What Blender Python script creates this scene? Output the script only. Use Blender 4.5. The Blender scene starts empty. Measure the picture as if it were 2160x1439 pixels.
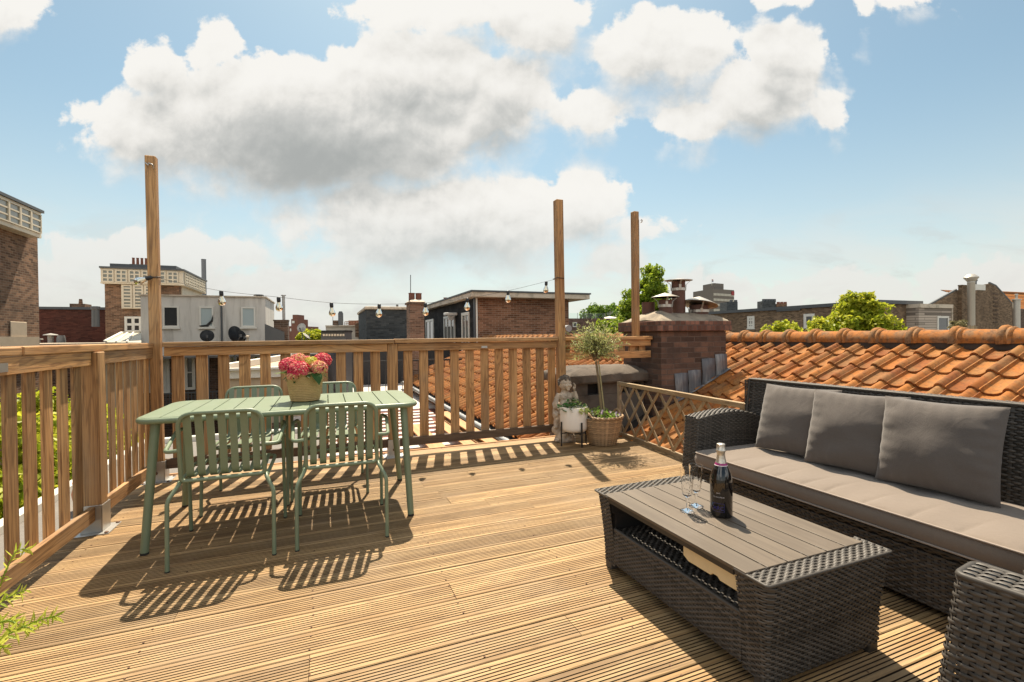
SUN_E, EXPO, SKY_K, SKY_TINT = 5.0, 0.98, 0.070, (0.89, 1.05, 0.92)
import bpy, math, random
import numpy as np
from mathutils import Vector, Matrix
random.seed(7)
RNG = np.random.default_rng(7)
SC = bpy.context.scene
COL = SC.collection
PI = math.pi
R = math.radians

# ------------------------------------------------------------------ objects
def tag(o, label=None, cat=None, group=None, kind=None):
    if label: o['label'] = label
    if cat: o['category'] = cat
    if group: o['group'] = group
    if kind: o['kind'] = kind
    return o

def thing(name, loc, label, cat, group=None, rz=0.0):
    o = bpy.data.objects.new(name, None)
    o.empty_display_size = 0.2
    o.location = loc
    o.rotation_euler = (0, 0, rz)
    COL.objects.link(o)
    return tag(o, label, cat, group)

def root(o):
    while o.parent: o = o.parent
    return o

def copy_tree(o, parent=None):
    c = o.copy()
    COL.objects.link(c)
    c.parent = parent
    for ch in list(o.children):
        copy_tree(ch, c)
    return c

class MB:
    """collects vertices and faces, builds ONE mesh object"""
    def __init__(s):
        s.V = []; s.F = []; s.M = []; s.n = 0
    def add(s, V, F, m=0):
        V = np.asarray(V, float).reshape(-1, 3)
        s.V.append(V)
        k = s.n
        s.F.extend([[i + k for i in f] for f in F])
        s.M.extend([m] * len(F))
        s.n += len(V)
        return s
    def box(s, a, b, m=0):
        x0, y0, z0 = a; x1, y1, z1 = b
        V = [(x0,y0,z0),(x1,y0,z0),(x1,y1,z0),(x0,y1,z0),(x0,y0,z1),(x1,y0,z1),(x1,y1,z1),(x0,y1,z1)]
        return s.add(V, [(0,3,2,1),(4,5,6,7),(0,1,5,4),(1,2,6,5),(2,3,7,6),(3,0,4,7)], m)
    def bar(s, p, q, w, h, up=(0,0,1), m=0):
        """box from p to q, w across, h along up"""
        p = Vector(p); q = Vector(q); d = (q - p).normalized()
        u = Vector(up); u = (u - d * u.dot(d)).normalized(); r = d.cross(u)
        V = []
        for c in (p, q):
            for a, b in ((-1,-1),(1,-1),(1,1),(-1,1)):
                V.append(c + r * (a * w / 2) + u * (b * h / 2))
        return s.add(V, [(3,2,1,0),(4,5,6,7),(0,1,5,4),(1,2,6,5),(2,3,7,6),(3,0,4,7)], m)
    def tube(s, pts, r, n=10, closed=False, caps=True, m=0, sx=1.0):
        P = [Vector(p) for p in pts]; k = len(P)
        rr = r if hasattr(r, '__len__') else [r] * k
        T = []
        for i in range(k):
            if closed: t = P[(i+1) % k] - P[i-1]
            else: t = P[min(i+1, k-1)] - P[max(i-1, 0)]
            T.append(t.normalized() if t.length > 1e-9 else Vector((0,0,1)))
        a = Vector((0,0,1)) if abs(T[0].z) < 0.9 else Vector((1,0,0))
        u = (a - T[0] * a.dot(T[0])).normalized()
        V = []
        for i in range(k):
            u = (u - T[i] * u.dot(T[i])).normalized(); w = T[i].cross(u)
            for j in range(n):
                an = 2 * PI * j / n
                V.append(P[i] + (u * math.cos(an) + w * (math.sin(an) * sx)) * rr[i])
        F = []
        for i in range(k if closed else k - 1):
            b0 = i * n; b1 = ((i + 1) % k) * n
            for j in range(n):
                F.append((b0+j, b0+(j+1) % n, b1+(j+1) % n, b1+j))
        if caps and not closed:
            F.append(tuple(range(n-1, -1, -1))); F.append(tuple((k-1)*n + j for j in range(n)))
        return s.add(V, F, m)
    def lathe(s, prof, c=(0,0,0), n=24, m=0, ax=None):
        """prof: list of (radius, z)"""
        V = []; F = []; k = len(prof)
        for (r, z) in prof:
            for j in range(n):
                an = 2 * PI * j / n
                V.append((r * math.cos(an), r * math.sin(an), z))
        for i in range(k - 1):
            for j in range(n):
                F.append((i*n+j, i*n+(j+1) % n, (i+1)*n+(j+1) % n, (i+1)*n+j))
        if prof[0][0] > 1e-4: F.append(tuple(range(n-1, -1, -1)))
        if prof[-1][0] > 1e-4: F.append(tuple((k-1)*n+j for j in range(n)))
        V = np.array(V)
        if ax is not None: V = V @ np.array(ax.to_3x3()).T
        return s.add(V + np.array(c), F, m)
    def prism(s, poly, a, b, axis=2, m=0):
        """extrude a 2-D polygon (counter-clockwise) along axis from a to b"""
        n = len(poly); V = []
        for h in (a, b):
            for (p, q) in poly:
                V.append({2: (p, q, h), 1: (p, h, q), 0: (h, p, q)}[axis])
        F = [tuple(range(n-1, -1, -1)), tuple(range(n, 2*n))] + [(i, (i+1) % n, n+(i+1) % n, n+i) for i in range(n)]
        if axis == 1: F = [f[::-1] for f in F]
        return s.add(V, F, m)
    def quad(s, a, b, c, d, m=0):
        return s.add([a, b, c, d], [(0,1,2,3)], m)
    def grid(s, P, m=0, close_u=False, flip=False):
        """P: array (nu, nv, 3)"""
        P = np.asarray(P, float); nu, nv = P.shape[:2]
        F = []
        for i in range(nu if close_u else nu - 1):
            i2 = (i + 1) % nu
            for j in range(nv - 1):
                f = (i*nv+j, i2*nv+j, i2*nv+j+1, i*nv+j+1)
                F.append(f[::-1] if flip else f)
        return s.add(P.reshape(-1, 3), F, m)
    def build(s, name, mats, parent=None, smooth=None, bevel=0, seg=1, local=False, loc=None, label=None):
        V = np.concatenate(s.V) if s.V else np.zeros((0, 3))
        if parent is not None and not local:
            r = root(parent)
            V = V - np.array(r.location)
            if r.rotation_euler.z:
                c, sn = math.cos(-r.rotation_euler.z), math.sin(-r.rotation_euler.z)
                V = V @ np.array([[c, -sn, 0], [sn, c, 0], [0, 0, 1]]).T
        if parent is None and loc is None:
            lo, hi = V.min(0), V.max(0)
            loc = ((lo[0]+hi[0])/2, (lo[1]+hi[1])/2, lo[2])
        if parent is None and not local: V = V - np.array(loc)
        me = bpy.data.meshes.new(name)
        me.from_pydata([tuple(v) for v in V.tolist()], [], s.F)
        mats = mats if isinstance(mats, (list, tuple)) else [mats]
        for m_ in mats: me.materials.append(m_)
        if len(mats) > 1: me.polygons.foreach_set('material_index', s.M)
        if smooth is not None:
            me.polygons.foreach_set('use_smooth', [True] * len(me.polygons))
            if smooth < 179: me.set_sharp_from_angle(angle=R(smooth))
        me.update()
        o = bpy.data.objects.new(name, me)
        COL.objects.link(o)
        if parent is not None: o.parent = parent
        else: o.location = loc
        if bevel:
            b = o.modifiers.new('bevel', 'BEVEL'); b.width = bevel; b.segments = seg
            b.limit_method = 'ANGLE'; b.angle_limit = R(40)
        if label: o['label'] = label
        return o

def arc(c, r, a0, a1, n, u=(1,0,0), v=(0,0,1)):
    c = Vector(c); u = Vector(u); v = Vector(v)
    return [c + u * (r * math.cos(R(a0 + (a1-a0)*i/n))) + v * (r * math.sin(R(a0 + (a1-a0)*i/n))) for i in range(n+1)]

def rounded(pts, r, n=5, closed=False):
    """polyline with rounded corners"""
    P = [Vector(p) for p in pts]; out = []
    k = len(P)
    for i in range(k):
        if not closed and i in (0, k-1):
            out.append(P[i]); continue
        a = P[i-1]; b = P[i]; c = P[(i+1) % k]
        ri = r[i] if hasattr(r, '__len__') else r
        d1 = (a-b); d2 = (c-b)
        ang = d1.angle(d2)
        if ang > PI - 0.02 or ri <= 0: out.append(b); continue
        t = min(ri / math.tan(ang/2), d1.length*0.49, d2.length*0.49)
        p = b + d1.normalized()*t; q = b + d2.normalized()*t
        for j in range(n+1):
            s_ = j/n
            out.append(p*(1-s_)**2 + b*(2*s_*(1-s_)) + q*s_*s_)
    return out

# ------------------------------------------------------------------ materials
def nd(nt, typ, ins=None, **pr):
    n = nt.nodes.new('ShaderNode' + typ)
    for k, v in pr.items(): setattr(n, k, v)
    for k, v in (ins or {}).items():
        if isinstance(v, bpy.types.NodeSocket): nt.links.new(v, n.inputs[k])
        else: n.inputs[k].default_value = v
    return n
def rgba(c): return (c[0], c[1], c[2], 1.0)
def mth(nt, op, a, b=0.0, c=0.0, clamp=False):
    return nd(nt, 'Math', {0: a, 1: b, 2: c}, operation=op, use_clamp=clamp).outputs[0]
def mix(nt, f, a, b, blend='MIX'):
    n = nd(nt, 'MixRGB', {'Fac': f}, blend_type=blend)
    for k, v in (('Color1', a), ('Color2', b)):
        if isinstance(v, bpy.types.NodeSocket): nt.links.new(v, n.inputs[k])
        else: n.inputs[k].default_value = rgba(v)
    return n.outputs[0]
def mrange(nt, v, a, b, c=0.0, d=1.0, smooth=True):
    return nd(nt, 'MapRange', {'Value': v, 'From Min': a, 'From Max': b, 'To Min': c, 'To Max': d},
              interpolation_type='SMOOTHSTEP' if smooth else 'LINEAR').outputs[0]
def noise(nt, vec, scale, detail=4, rough=0.55, dist=0.0):
    return nd(nt, 'TexNoise', {'Vector': vec, 'Scale': scale, 'Detail': detail, 'Roughness': rough, 'Distortion': dist}).outputs['Fac']
def ramp(nt, f, stops):
    n = nd(nt, 'ValToRGB', {'Fac': f}); cr = n.color_ramp
    while len(cr.elements) < len(stops): cr.elements.new(0.5)
    for e, (p, c) in zip(cr.elements, stops): e.position = p; e.color = rgba(c)
    return n.outputs[0]
def bump(nt, h, strength=0.3, dist=0.01):
    return nd(nt, 'Bump', {'Height': h, 'Strength': strength, 'Distance': dist}).outputs[0]
def newmat(name):
    m = bpy.data.materials.new(name); m.use_nodes = True
    nt = m.node_tree; b = nt.nodes['Principled BSDF']
    return m, nt, b
def setb(nt, b, **k):
    for n, v in k.items():
        n = n.replace('_', ' ')
        if isinstance(v, bpy.types.NodeSocket): nt.links.new(v, b.inputs[n])
        else: b.inputs[n].default_value = rgba(v) if (isinstance(v, (tuple, list)) and len(v) == 3 and 'Color' in n) else v
def objco(nt, sc=(1,1,1), wob=None):
    tc = nd(nt, 'TexCoord')
    return nd(nt, 'Mapping', {'Vector': tc.outputs['Object'], 'Scale': sc}).outputs[0]
def rnd(nt):
    a = nd(nt, 'NewGeometry').outputs['Random Per Island']
    b = nd(nt, 'ObjectInfo').outputs['Random']
    return mth(nt, 'FRACT', mth(nt, 'ADD', a, b))

def wood(name, ca, cb, axis=0, dark=0.35, var=0.35, rough=0.7, grey=None, bmp=0.35, fig=1.0):
    m, nt, b = newmat(name)
    r = rnd(nt)
    tc = nd(nt, 'TexCoord')
    off = nd(nt, 'CombineXYZ', {0: mth(nt, 'MULTIPLY', r, 37.0), 1: mth(nt, 'MULTIPLY', r, 91.0), 2: mth(nt, 'MULTIPLY', r, 53.0)}).outputs[0]
    v = nd(nt, 'VectorMath', {0: tc.outputs['Object'], 1: off}, operation='ADD').outputs[0]
    sc = [9.0, 9.0, 9.0]; sc[axis] = 0.7
    sf = [150.0, 150.0, 150.0]; sf[axis] = 3.0
    v1 = nd(nt, 'Mapping', {'Vector': v, 'Scale': sc}).outputs[0]
    v2 = nd(nt, 'Mapping', {'Vector': v, 'Scale': sf}).outputs[0]
    big = noise(nt, v1, 1.0 * fig, 3, 0.5, 1.2)
    rings = mth(nt, 'FRACT', mth(nt, 'MULTIPLY', big, 9.0))
    rings = mth(nt, 'ABSOLUTE', mth(nt, 'SUBTRACT', rings, 0.5))
    fine = noise(nt, v2, 1.0, 3, 0.6)
    c = mix(nt, mrange(nt, big, 0.3, 0.7), ca, cb)
    c = mix(nt, mth(nt, 'MULTIPLY', mrange(nt, rings, 0.0, 0.28, 1.0, 0.0), dark * 0.7), c, (ca[0]*0.35, ca[1]*0.3, ca[2]*0.26))
    c = mix(nt, mth(nt, 'MULTIPLY', mrange(nt, fine, 0.42, 0.72), dark), c, (ca[0]*0.3, ca[1]*0.26, ca[2]*0.22))
    c = mix(nt, 1.0, c, nd(nt, 'CombineColor', {0: mrange(nt, r, 0, 1, 1-var, 1+var*0.6, False), 1: mrange(nt, r, 0, 1, 1-var, 1+var*0.5, False), 2: mrange(nt, r, 0, 1, 1-var, 1+var*0.4, False)}).outputs[0], 'MULTIPLY')
    if grey:
        g = noise(nt, tc.outputs['Object'], 1.7, 5, 0.65)
        c = mix(nt, mth(nt, 'MULTIPLY', mrange(nt, g, 0.42, 0.75), 0.65), c, grey)
    h = mth(nt, 'ADD', mth(nt, 'MULTIPLY', fine, 0.7), mth(nt, 'MULTIPLY', rings, 0.25))
    setb(nt, b, Base_Color=c, Roughness=rough, Normal=bump(nt, h, bmp, 0.003))
    return m

def plain(name, col, rough=0.6, var=0.15, scale=6.0, metal=0.0, bmp=0.0, bscale=60.0, dirt=None, dirt_amt=0.5, isl=0.0, spec=0.5, streak=False, dsc=0.8):
    m, nt, b = newmat(name)
    tc = nd(nt, 'TexCoord'); v = tc.outputs['Object']
    n = noise(nt, v, scale, 5, 0.6)
    c = mix(nt, n, tuple(x*(1-var) for x in col), tuple(min(1, x*(1+var)) for x in col))
    if isl:
        r = rnd(nt)
        c = mix(nt, 1.0, c, nd(nt, 'CombineColor', {i: mrange(nt, r, 0, 1, 1-isl, 1+isl, False) for i in range(3)}).outputs[0], 'MULTIPLY')
    if dirt:
        vv = nd(nt, 'Mapping', {'Vector': v, 'Scale': (4, 4, 0.5) if streak else (1, 1, 1)}).outputs[0]
        d = noise(nt, vv, dsc, 7, 0.68, 0.4)
        c = mix(nt, mth(nt, 'MULTIPLY', mrange(nt, d, 0.45, 0.72), dirt_amt), c, dirt)
    setb(nt, b, Base_Color=c, Roughness=rough, Metallic=metal)
    b.inputs['Specular IOR Level'].default_value = spec
    if bmp:
        setb(nt, b, Normal=bump(nt, noise(nt, v, bscale, 5, 0.65), bmp, 0.01))
    return m

def brick(name, c1, c2, mortar, bw=0.21, bh=0.062, stain=None, stain_amt=0.6, ssc=0.35, ms=0.012, var=0.6):
    m, nt, b = newmat(name)
    tc = nd(nt, 'TexCoord')
    s = nd(nt, 'SeparateXYZ', {0: tc.outputs['Object']}); nn = nd(nt, 'SeparateXYZ', {0: tc.outputs['Normal']})
    side = mth(nt, 'GREATER_THAN', mth(nt, 'ABSOLUTE', nn.outputs[0]), 0.6)
    top = mth(nt, 'GREATER_THAN', mth(nt, 'ABSOLUTE', nn.outputs[2]), 0.7)
    u = mth(nt, 'ADD', mth(nt, 'MULTIPLY', s.outputs[0], mth(nt, 'SUBTRACT', 1.0, side)), mth(nt, 'MULTIPLY', s.outputs[1], side))
    w = mth(nt, 'ADD', mth(nt, 'MULTIPLY', s.outputs[2], mth(nt, 'SUBTRACT', 1.0, top)), mth(nt, 'MULTIPLY', s.outputs[1], top))
    v = nd(nt, 'CombineXYZ', {0: u, 1: w, 2: 0.0}).outputs[0]
    wv = nd(nt, 'VectorMath', {0: v, 1: nd(nt, 'VectorMath', {0: nd(nt, 'TexNoise', {'Vector': tc.outputs['Object'], 'Scale': 9.0, 'Detail': 2.0}).outputs['Color'], 1: (0.006, 0.006, 0)}, operation='MULTIPLY').outputs[0]}, operation='ADD').outputs[0]
    br = nd(nt, 'TexBrick', {'Vector': wv, 'Color1': (0, 0, 0, 1), 'Color2': (1, 1, 1, 1), 'Mortar': (0.5, 0.5, 0.5, 1), 'Scale': 1.0, 'Mortar Size': ms*0.5, 'Mortar Smooth': 0.3, 'Brick Width': bw, 'Row Height': bh}, offset=0.5)
    n1 = noise(nt, tc.outputs['Object'], 14.0, 5, 0.7)
    c = ramp(nt, mth(nt, 'ADD', mth(nt, 'MULTIPLY', br.outputs['Color'], var), mth(nt, 'MULTIPLY', n1, 1-var)), [(0.15, tuple(x*0.55 for x in c1)), (0.4, c1), (0.75, c2), (1.0, tuple(min(1, x*1.25) for x in c2))])
    c = mix(nt, br.outputs['Fac'], c, mortar)
    if stain:
        d = noise(nt, tc.outputs['Object'], ssc, 7, 0.7, 0.5)
        c = mix(nt, mth(nt, 'MULTIPLY', mrange(nt, d, 0.4, 0.7), stain_amt), c, stain)
    h = mth(nt, 'ADD', mth(nt, 'MULTIPLY', br.outputs['Fac'], -1.0), mth(nt, 'MULTIPLY', n1, 0.5))
    setb(nt, b, Base_Color=c, Roughness=0.9, Normal=bump(nt, h, 0.5, 0.008))
    b.inputs['Specular IOR Level'].default_value = 0.25
    return m

def leafmat(name, ca, cb, trans=0.5, rough=0.5, tint=None):
    m, nt, b = newmat(name)
    r = rnd(nt)
    c = mix(nt, r, ca, cb)
    setb(nt, b, Base_Color=c, Roughness=rough)
    b.inputs['Specular IOR Level'].default_value = 0.3
    tr = nd(nt, 'BsdfTranslucent', {'Color': mix(nt, 0.0, c, c) if tint is None else mix(nt, 1.0, c, tint, 'MULTIPLY')})
    mx = nd(nt, 'MixShader', {0: trans, 1: b.outputs[0], 2: tr.outputs[0]})
    nt.links.new(mx.outputs[0], nt.nodes['Material Output'].inputs[0])
    return m

def glassmat(name, col=(1,1,1), rough=0.0, ior=1.45):
    m, nt, b = newmat(name)
    setb(nt, b, Base_Color=col, Roughness=rough, IOR=ior)
    b.inputs['Transmission Weight'].default_value = 1.0
    return m

MT = {}
MT['deck'] = wood('deck_wood', (0.265,0.157,0.062), (0.415,0.272,0.125), 0, 0.5, 0.25, 0.72, (0.29,0.20,0.115), 0.35)
MT['groove'] = plain('groove_dark', (0.045,0.026,0.012), 0.95, 0.4, 12)  # groove faces in a darker brown than the ribs
MT['deck_dark'] = plain('deck_underside', (0.05,0.035,0.022), 0.9)
for ax, k in enumerate('xyz'):
    MT['rail_'+k] = wood('railing_wood_'+k, (0.42,0.215,0.078), (0.60,0.345,0.145), ax, 0.75, 0.34, 0.66, (0.33,0.22,0.125), 0.4)
    MT['lat_'+k] = wood('lattice_wood_'+k, (0.30,0.20,0.10), (0.41,0.30,0.165), ax, 0.4, 0.2, 0.7, (0.32,0.26,0.19), 0.3)
MT['dark_rail'] = wood('dark_rail_wood', (0.09,0.055,0.032), (0.14,0.09,0.055), 0, 0.4, 0.2, 0.7)  # darker brown wood for the back railing's bottom rails
MT['steel'] = plain('galvanised_steel', (0.46,0.45,0.43), 0.42, 0.2, 12, 0.9, 0.1, 40, (0.30,0.25,0.2), 0.35)
MT['rust'] = plain('rusty_bolt', (0.12,0.06,0.035), 0.7, 0.3, 40, 0.3)
MT['black'] = plain('black_metal', (0.012,0.012,0.013), 0.45, 0.2)
MT['rubber'] = plain('black_rubber', (0.02,0.019,0.018), 0.7)
MT['wire'] = plain('cable_black', (0.035,0.028,0.022), 0.6)
# ------------------------------------------------------------------ camera
TH = R(21.77); RO = R(0.62); PT = math.atan(9.8/985.0); CAMH = 1.18
fw = Vector((math.sin(TH)*math.cos(PT), math.cos(TH)*math.cos(PT), -math.sin(PT)))
r0 = Vector((math.cos(TH), -math.sin(TH), 0)); u0 = r0.cross(fw)
rt = r0*math.cos(RO) - u0*math.sin(RO); up = r0*math.sin(RO) + u0*math.cos(RO)
cd = bpy.data.cameras.new('camera'); cam = bpy.data.objects.new('camera', cd); COL.objects.link(cam)
cam.matrix_world = Matrix(((rt.x, up.x, -fw.x, 0), (rt.y, up.y, -fw.y, 0), (rt.z, up.z, -fw.z, CAMH), (0, 0, 0, 1)))
cd.sensor_width = 36.0; cd.lens = 985.0/2160.0*36.0
cd.clip_start = 0.05; cd.clip_end = 5000
SC.camera = cam

# ------------------------------------------------------------------ light
SUN_EL = R(60.5); SUN_AZ = R(14.5)          # azimuth measured from +Y towards +X
sd = Vector((math.sin(SUN_AZ)*math.cos(SUN_EL), math.cos(SUN_AZ)*math.cos(SUN_EL), math.sin(SUN_EL)))
ld = bpy.data.lights.new('sun', 'SUN'); ld.energy = SUN_E; ld.angle = R(0.53); ld.color = (1.0, 0.87, 0.68)
lo = bpy.data.objects.new('sun', ld); COL.objects.link(lo); lo.location = (0, 0, 30)
lo.rotation_euler = sd.to_track_quat('Z', 'Y').to_euler()

SC.view_settings.view_transform = 'Standard'; SC.view_settings.look = 'None'
SC.view_settings.exposure = EXPO; SC.view_settings.gamma = 1.0
SC.view_settings.use_curve_mapping = False

W = bpy.data.worlds.new('World'); SC.world = W; W.use_nodes = True
nt = W.node_tree; bg = nt.nodes['Background']
sky = nd(nt, 'TexSky', sky_type='NISHITA', sun_disc=False, sun_elevation=SUN_EL, sun_rotation=SUN_AZ, altitude=10.0, air_density=1.0, dust_density=1.2, ozone_density=1.0)
tc = nd(nt, 'TexCoord')
d = tc.outputs['Generated']
hf = (math.sin(TH), math.cos(TH), 0.0); hr = (math.cos(TH), -math.sin(TH), 0.0)
df = nd(nt, 'VectorMath', {0: d, 1: hf}, operation='DOT_PRODUCT').outputs['Value']
dr = nd(nt, 'VectorMath', {0: d, 1: hr}, operation='DOT_PRODUCT').outputs['Value']
dz = nd(nt, 'SeparateXYZ', {0: d}).outputs[2]
dfc = mth(nt, 'MAXIMUM', df, 0.08)
p0 = nd(nt, 'CombineXYZ', {0: mth(nt, 'DIVIDE', dr, dfc), 1: mth(nt, 'DIVIDE', dz, dfc), 2: 0.0}).outputs[0]
# clouds: soft ellipses over the skyline, (x, y, rx, ry) on a plane one unit north of the terrace
CL = [(665,255,450,152),(352,125,88,80),(442,100,66,50),(880,150,215,95),(1050,205,130,105),(650,352,240,58),(262,245,70,85),(560,185,180,75),(330,260,140,90),
      (965,470,350,100),(760,412,120,52),(1225,425,115,62),(1345,488,80,28),(840,505,190,60),
      (1010,25,225,48),(1110,75,105,66),(1190,25,90,55),
      (1385,105,150,78),(1600,205,135,95),(1480,268,110,48),(1665,105,90,50),(1742,245,46,42),(1250,232,96,52),(1440,60,90,44),(1650,160,90,85),
      (300,525,240,50),(150,575,190,60),(660,580,155,42),(420,590,200,45),
      (2080,612,170,52),(1830,622,190,34),(1510,610,110,36),(1290,560,70,40),
      (25,18,72,52),(1655,5,55,28),(1822,28,18,34),(1945,0,62,34),(455,385,40,20),(610,455,45,16)]
fg = bpy.data.node_groups.new('cloud_field', 'ShaderNodeTree')
fg.interface.new_socket('P', in_out='INPUT', socket_type='NodeSocketVector')
fg.interface.new_socket('F', in_out='OUTPUT', socket_type='NodeSocketFloat')
fg.interface.new_socket('A', in_out='OUTPUT', socket_type='NodeSocketFloat')
gi = fg.nodes.new('NodeGroupInput'); go = fg.nodes.new('NodeGroupOutput')
P = gi.outputs[0]
wn = nd(fg, 'TexNoise', {'Vector': P, 'Scale': 6.0, 'Detail': 3.0, 'Roughness': 0.5}).outputs['Color']
wv = nd(fg, 'VectorMath', {0: nd(fg, 'VectorMath', {0: wn, 1: (0.5, 0.5, 0.5)}, operation='SUBTRACT').outputs[0], 1: (0.12, 0.085, 0.0)}, operation='MULTIPLY').outputs[0]
PW = nd(fg, 'VectorMath', {0: P, 1: wv}, operation='ADD').outputs[0]
acc = None
for (cx, cy, rx, ry) in CL:
    ux, uy = (cx-1080)/985.0, (709.7-cy)/985.0
    sx, sy = 985.0/rx, 985.0/ry
    L = nd(fg, 'VectorMath', {0: nd(fg, 'VectorMath', {0: PW, 1: (sx, sy, 1), 2: (-ux*sx, -uy*sy, 0)}, operation='MULTIPLY_ADD').outputs[0]}, operation='LENGTH').outputs['Value']
    L = mth(fg, 'MULTIPLY_ADD', L, -min(rx, ry)/80.0, min(rx, ry)/80.0)      # depth inside the edge, in ~80 px units
    acc = L if acc is None else mth(fg, 'SMOOTH_MAX', acc, L, 0.22)
fg.links.new(acc, go.inputs[0])
def field(vec):
    g = nt.nodes.new('ShaderNodeGroup'); g.node_tree = fg
    nt.links.new(vec, g.inputs[0]); return g.outputs[0]
def puffs(vec):
    a = noise(nt, vec, 9.0, 8, 0.58, 0.15)
    return a
d0 = field(p0)
d1 = field(nd(nt, 'VectorMath', {0: p0, 1: (-0.006, 0.075, 0.0)}, operation='ADD').outputs[0])
b0 = puffs(p0)
b1 = puffs(nd(nt, 'VectorMath', {0: p0, 1: (-0.008, 0.022, 0.0)}, operation='ADD').outputs[0])
wisp = noise(nt, nd(nt, 'VectorMath', {0: p0, 1: (1.0, 1.7, 1.0)}, operation='MULTIPLY').outputs[0], 5.0, 5, 0.6, 0.6)
f0 = mth(nt, 'ADD', d0, mth(nt, 'MULTIPLY', mth(nt, 'SUBTRACT', b0, 0.5), 1.9))
f0 = mth(nt, 'ADD', f0, mth(nt, 'MULTIPLY', mth(nt, 'SUBTRACT', wisp, 0.5), 0.7))
# lower edges are thin and soft, upper edges crisp
soft = mrange(nt, mth(nt, 'SUBTRACT', d1, d0), -0.3, 0.7, 0.09, 0.55)
alpha = nd(nt, 'MapRange', {'Value': f0, 'From Min': mth(nt, 'MULTIPLY', soft, -1.0), 'From Max': soft}, interpolation_type='SMOOTHSTEP').outputs[0]
alpha = mth(nt, 'MULTIPLY', alpha, mrange(nt, df, 0.1, 0.3))
back = noise(nt, d, 2.2, 4, 0.6, 0.5)                        # unseen broken cloud behind the terrace, added to fill the shadows
alpha = mth(nt, 'MAXIMUM', alpha, mth(nt, 'MULTIPLY', mrange(nt, back, 0.46, 0.62), mrange(nt, df, 0.3, 0.0)))
relief = mth(nt, 'SUBTRACT', b0, b1)                         # billows: sides that face up the sun are bright
thick = mrange(nt, mth(nt, 'ADD', mth(nt, 'ADD', d1, mth(nt, 'MULTIPLY', mth(nt, 'SUBTRACT', b0, 0.5), 0.5)), mth(nt, 'MULTIPLY', relief, -2.2)), -0.36, 1.85)
ccol = ramp(nt, thick, [(0.0, (0.95,0.925,0.875)), (0.25, (0.84,0.815,0.765)), (0.58, (0.62,0.615,0.585)), (1.0, (0.415,0.425,0.41))])
# clear sky: physical sky, whitening towards the horizon
skyc = mix(nt, 1.0, sky.outputs[0], SKY_TINT, 'MULTIPLY')
skyc = nd(nt, 'VectorMath', {0: skyc, 1: (SKY_K, SKY_K, SKY_K)}, operation='MULTIPLY').outputs[0]
hz = mrange(nt, dz, 0.0, 0.42, 1.0, 0.0, False)
hz = mth(nt, 'POWER', hz, 1.8)
k = 1.0/(2.0**EXPO)
base = mix(nt, mth(nt, 'ADD', mth(nt, 'MULTIPLY', hz, 0.84), 0.09), skyc, tuple(x*k for x in (0.87,0.86,0.81)))
kk = mth(nt, 'MULTIPLY', mrange(nt, df, 0.1, -0.5, 1.0, 2.3), k)          # unseen cumulus opposite the sun, brightened for more shadow fill
cl = nd(nt, 'VectorMath', {0: ccol, 1: nd(nt, 'CombineXYZ', {0: kk, 1: kk, 2: kk}).outputs[0]}, operation='MULTIPLY').outputs[0]
low = noise(nt, nd(nt, 'VectorMath', {0: p0, 1: (1.0, 2.6, 1.0)}, operation='MULTIPLY').outputs[0], 3.2, 6, 0.6, 0.4)      # thin bank of cloud along the skyline
base = mix(nt, mth(nt, 'MULTIPLY', mrange(nt, low, 0.40, 0.62), mrange(nt, dz, 0.27, 0.05, 0.0, 0.6)), base, tuple(x*k for x in (0.80,0.785,0.745)))
low2 = noise(nt, nd(nt, 'VectorMath', {0: p0, 1: (1.0, 2.6, 1.0)}, operation='MULTIPLY').outputs[0], 5.2, 6, 0.6, 0.4)
base = mix(nt, mth(nt, 'MULTIPLY', mrange(nt, low2, 0.50, 0.66), mrange(nt, dz, 0.27, 0.05, 0.0, 0.55)), base, tuple(x*k for x in (0.62,0.62,0.60)))
cl = mix(nt, mrange(nt, dz, 0.30, 0.04, 0.0, 0.55), cl, tuple(x*k for x in (0.72,0.71,0.675)))
alpha = mth(nt, 'MULTIPLY', alpha, mrange(nt, dz, 0.30, 0.05, 1.0, 0.72))
fin = mix(nt, mth(nt, 'MULTIPLY', alpha, 0.97), base, cl)
below = mrange(nt, dz, -0.02, -0.12)
fin = mix(nt, below, fin, (0.10*k, 0.09*k, 0.075*k))
nt.links.new(fin, bg.inputs['Color']); bg.inputs['Strength'].default_value = 1.0
W.cycles.sampling_method = 'MANUAL'; W.cycles.sample_map_resolution = 1024
SC.cycles.max_bounces = 8; SC.cycles.diffuse_bounces = 4; SC.cycles.transparent_max_bounces = 12
SC.cycles.caustics_reflective = False
SC.cycles.sample_clamp_indirect = 6.0

# ------------------------------------------------------------------ ground far below and deck
g = MB(); g.quad((-2500,-2500,-11),(2500,-2500,-11),(2500,2500,-11),(-2500,2500,-11))
tag(g.build('ground', plain('courtyard_ground', (0.12,0.11,0.09), 0.95, 0.4, 0.05, dirt=(0.05,0.07,0.03))), kind='structure')

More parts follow.
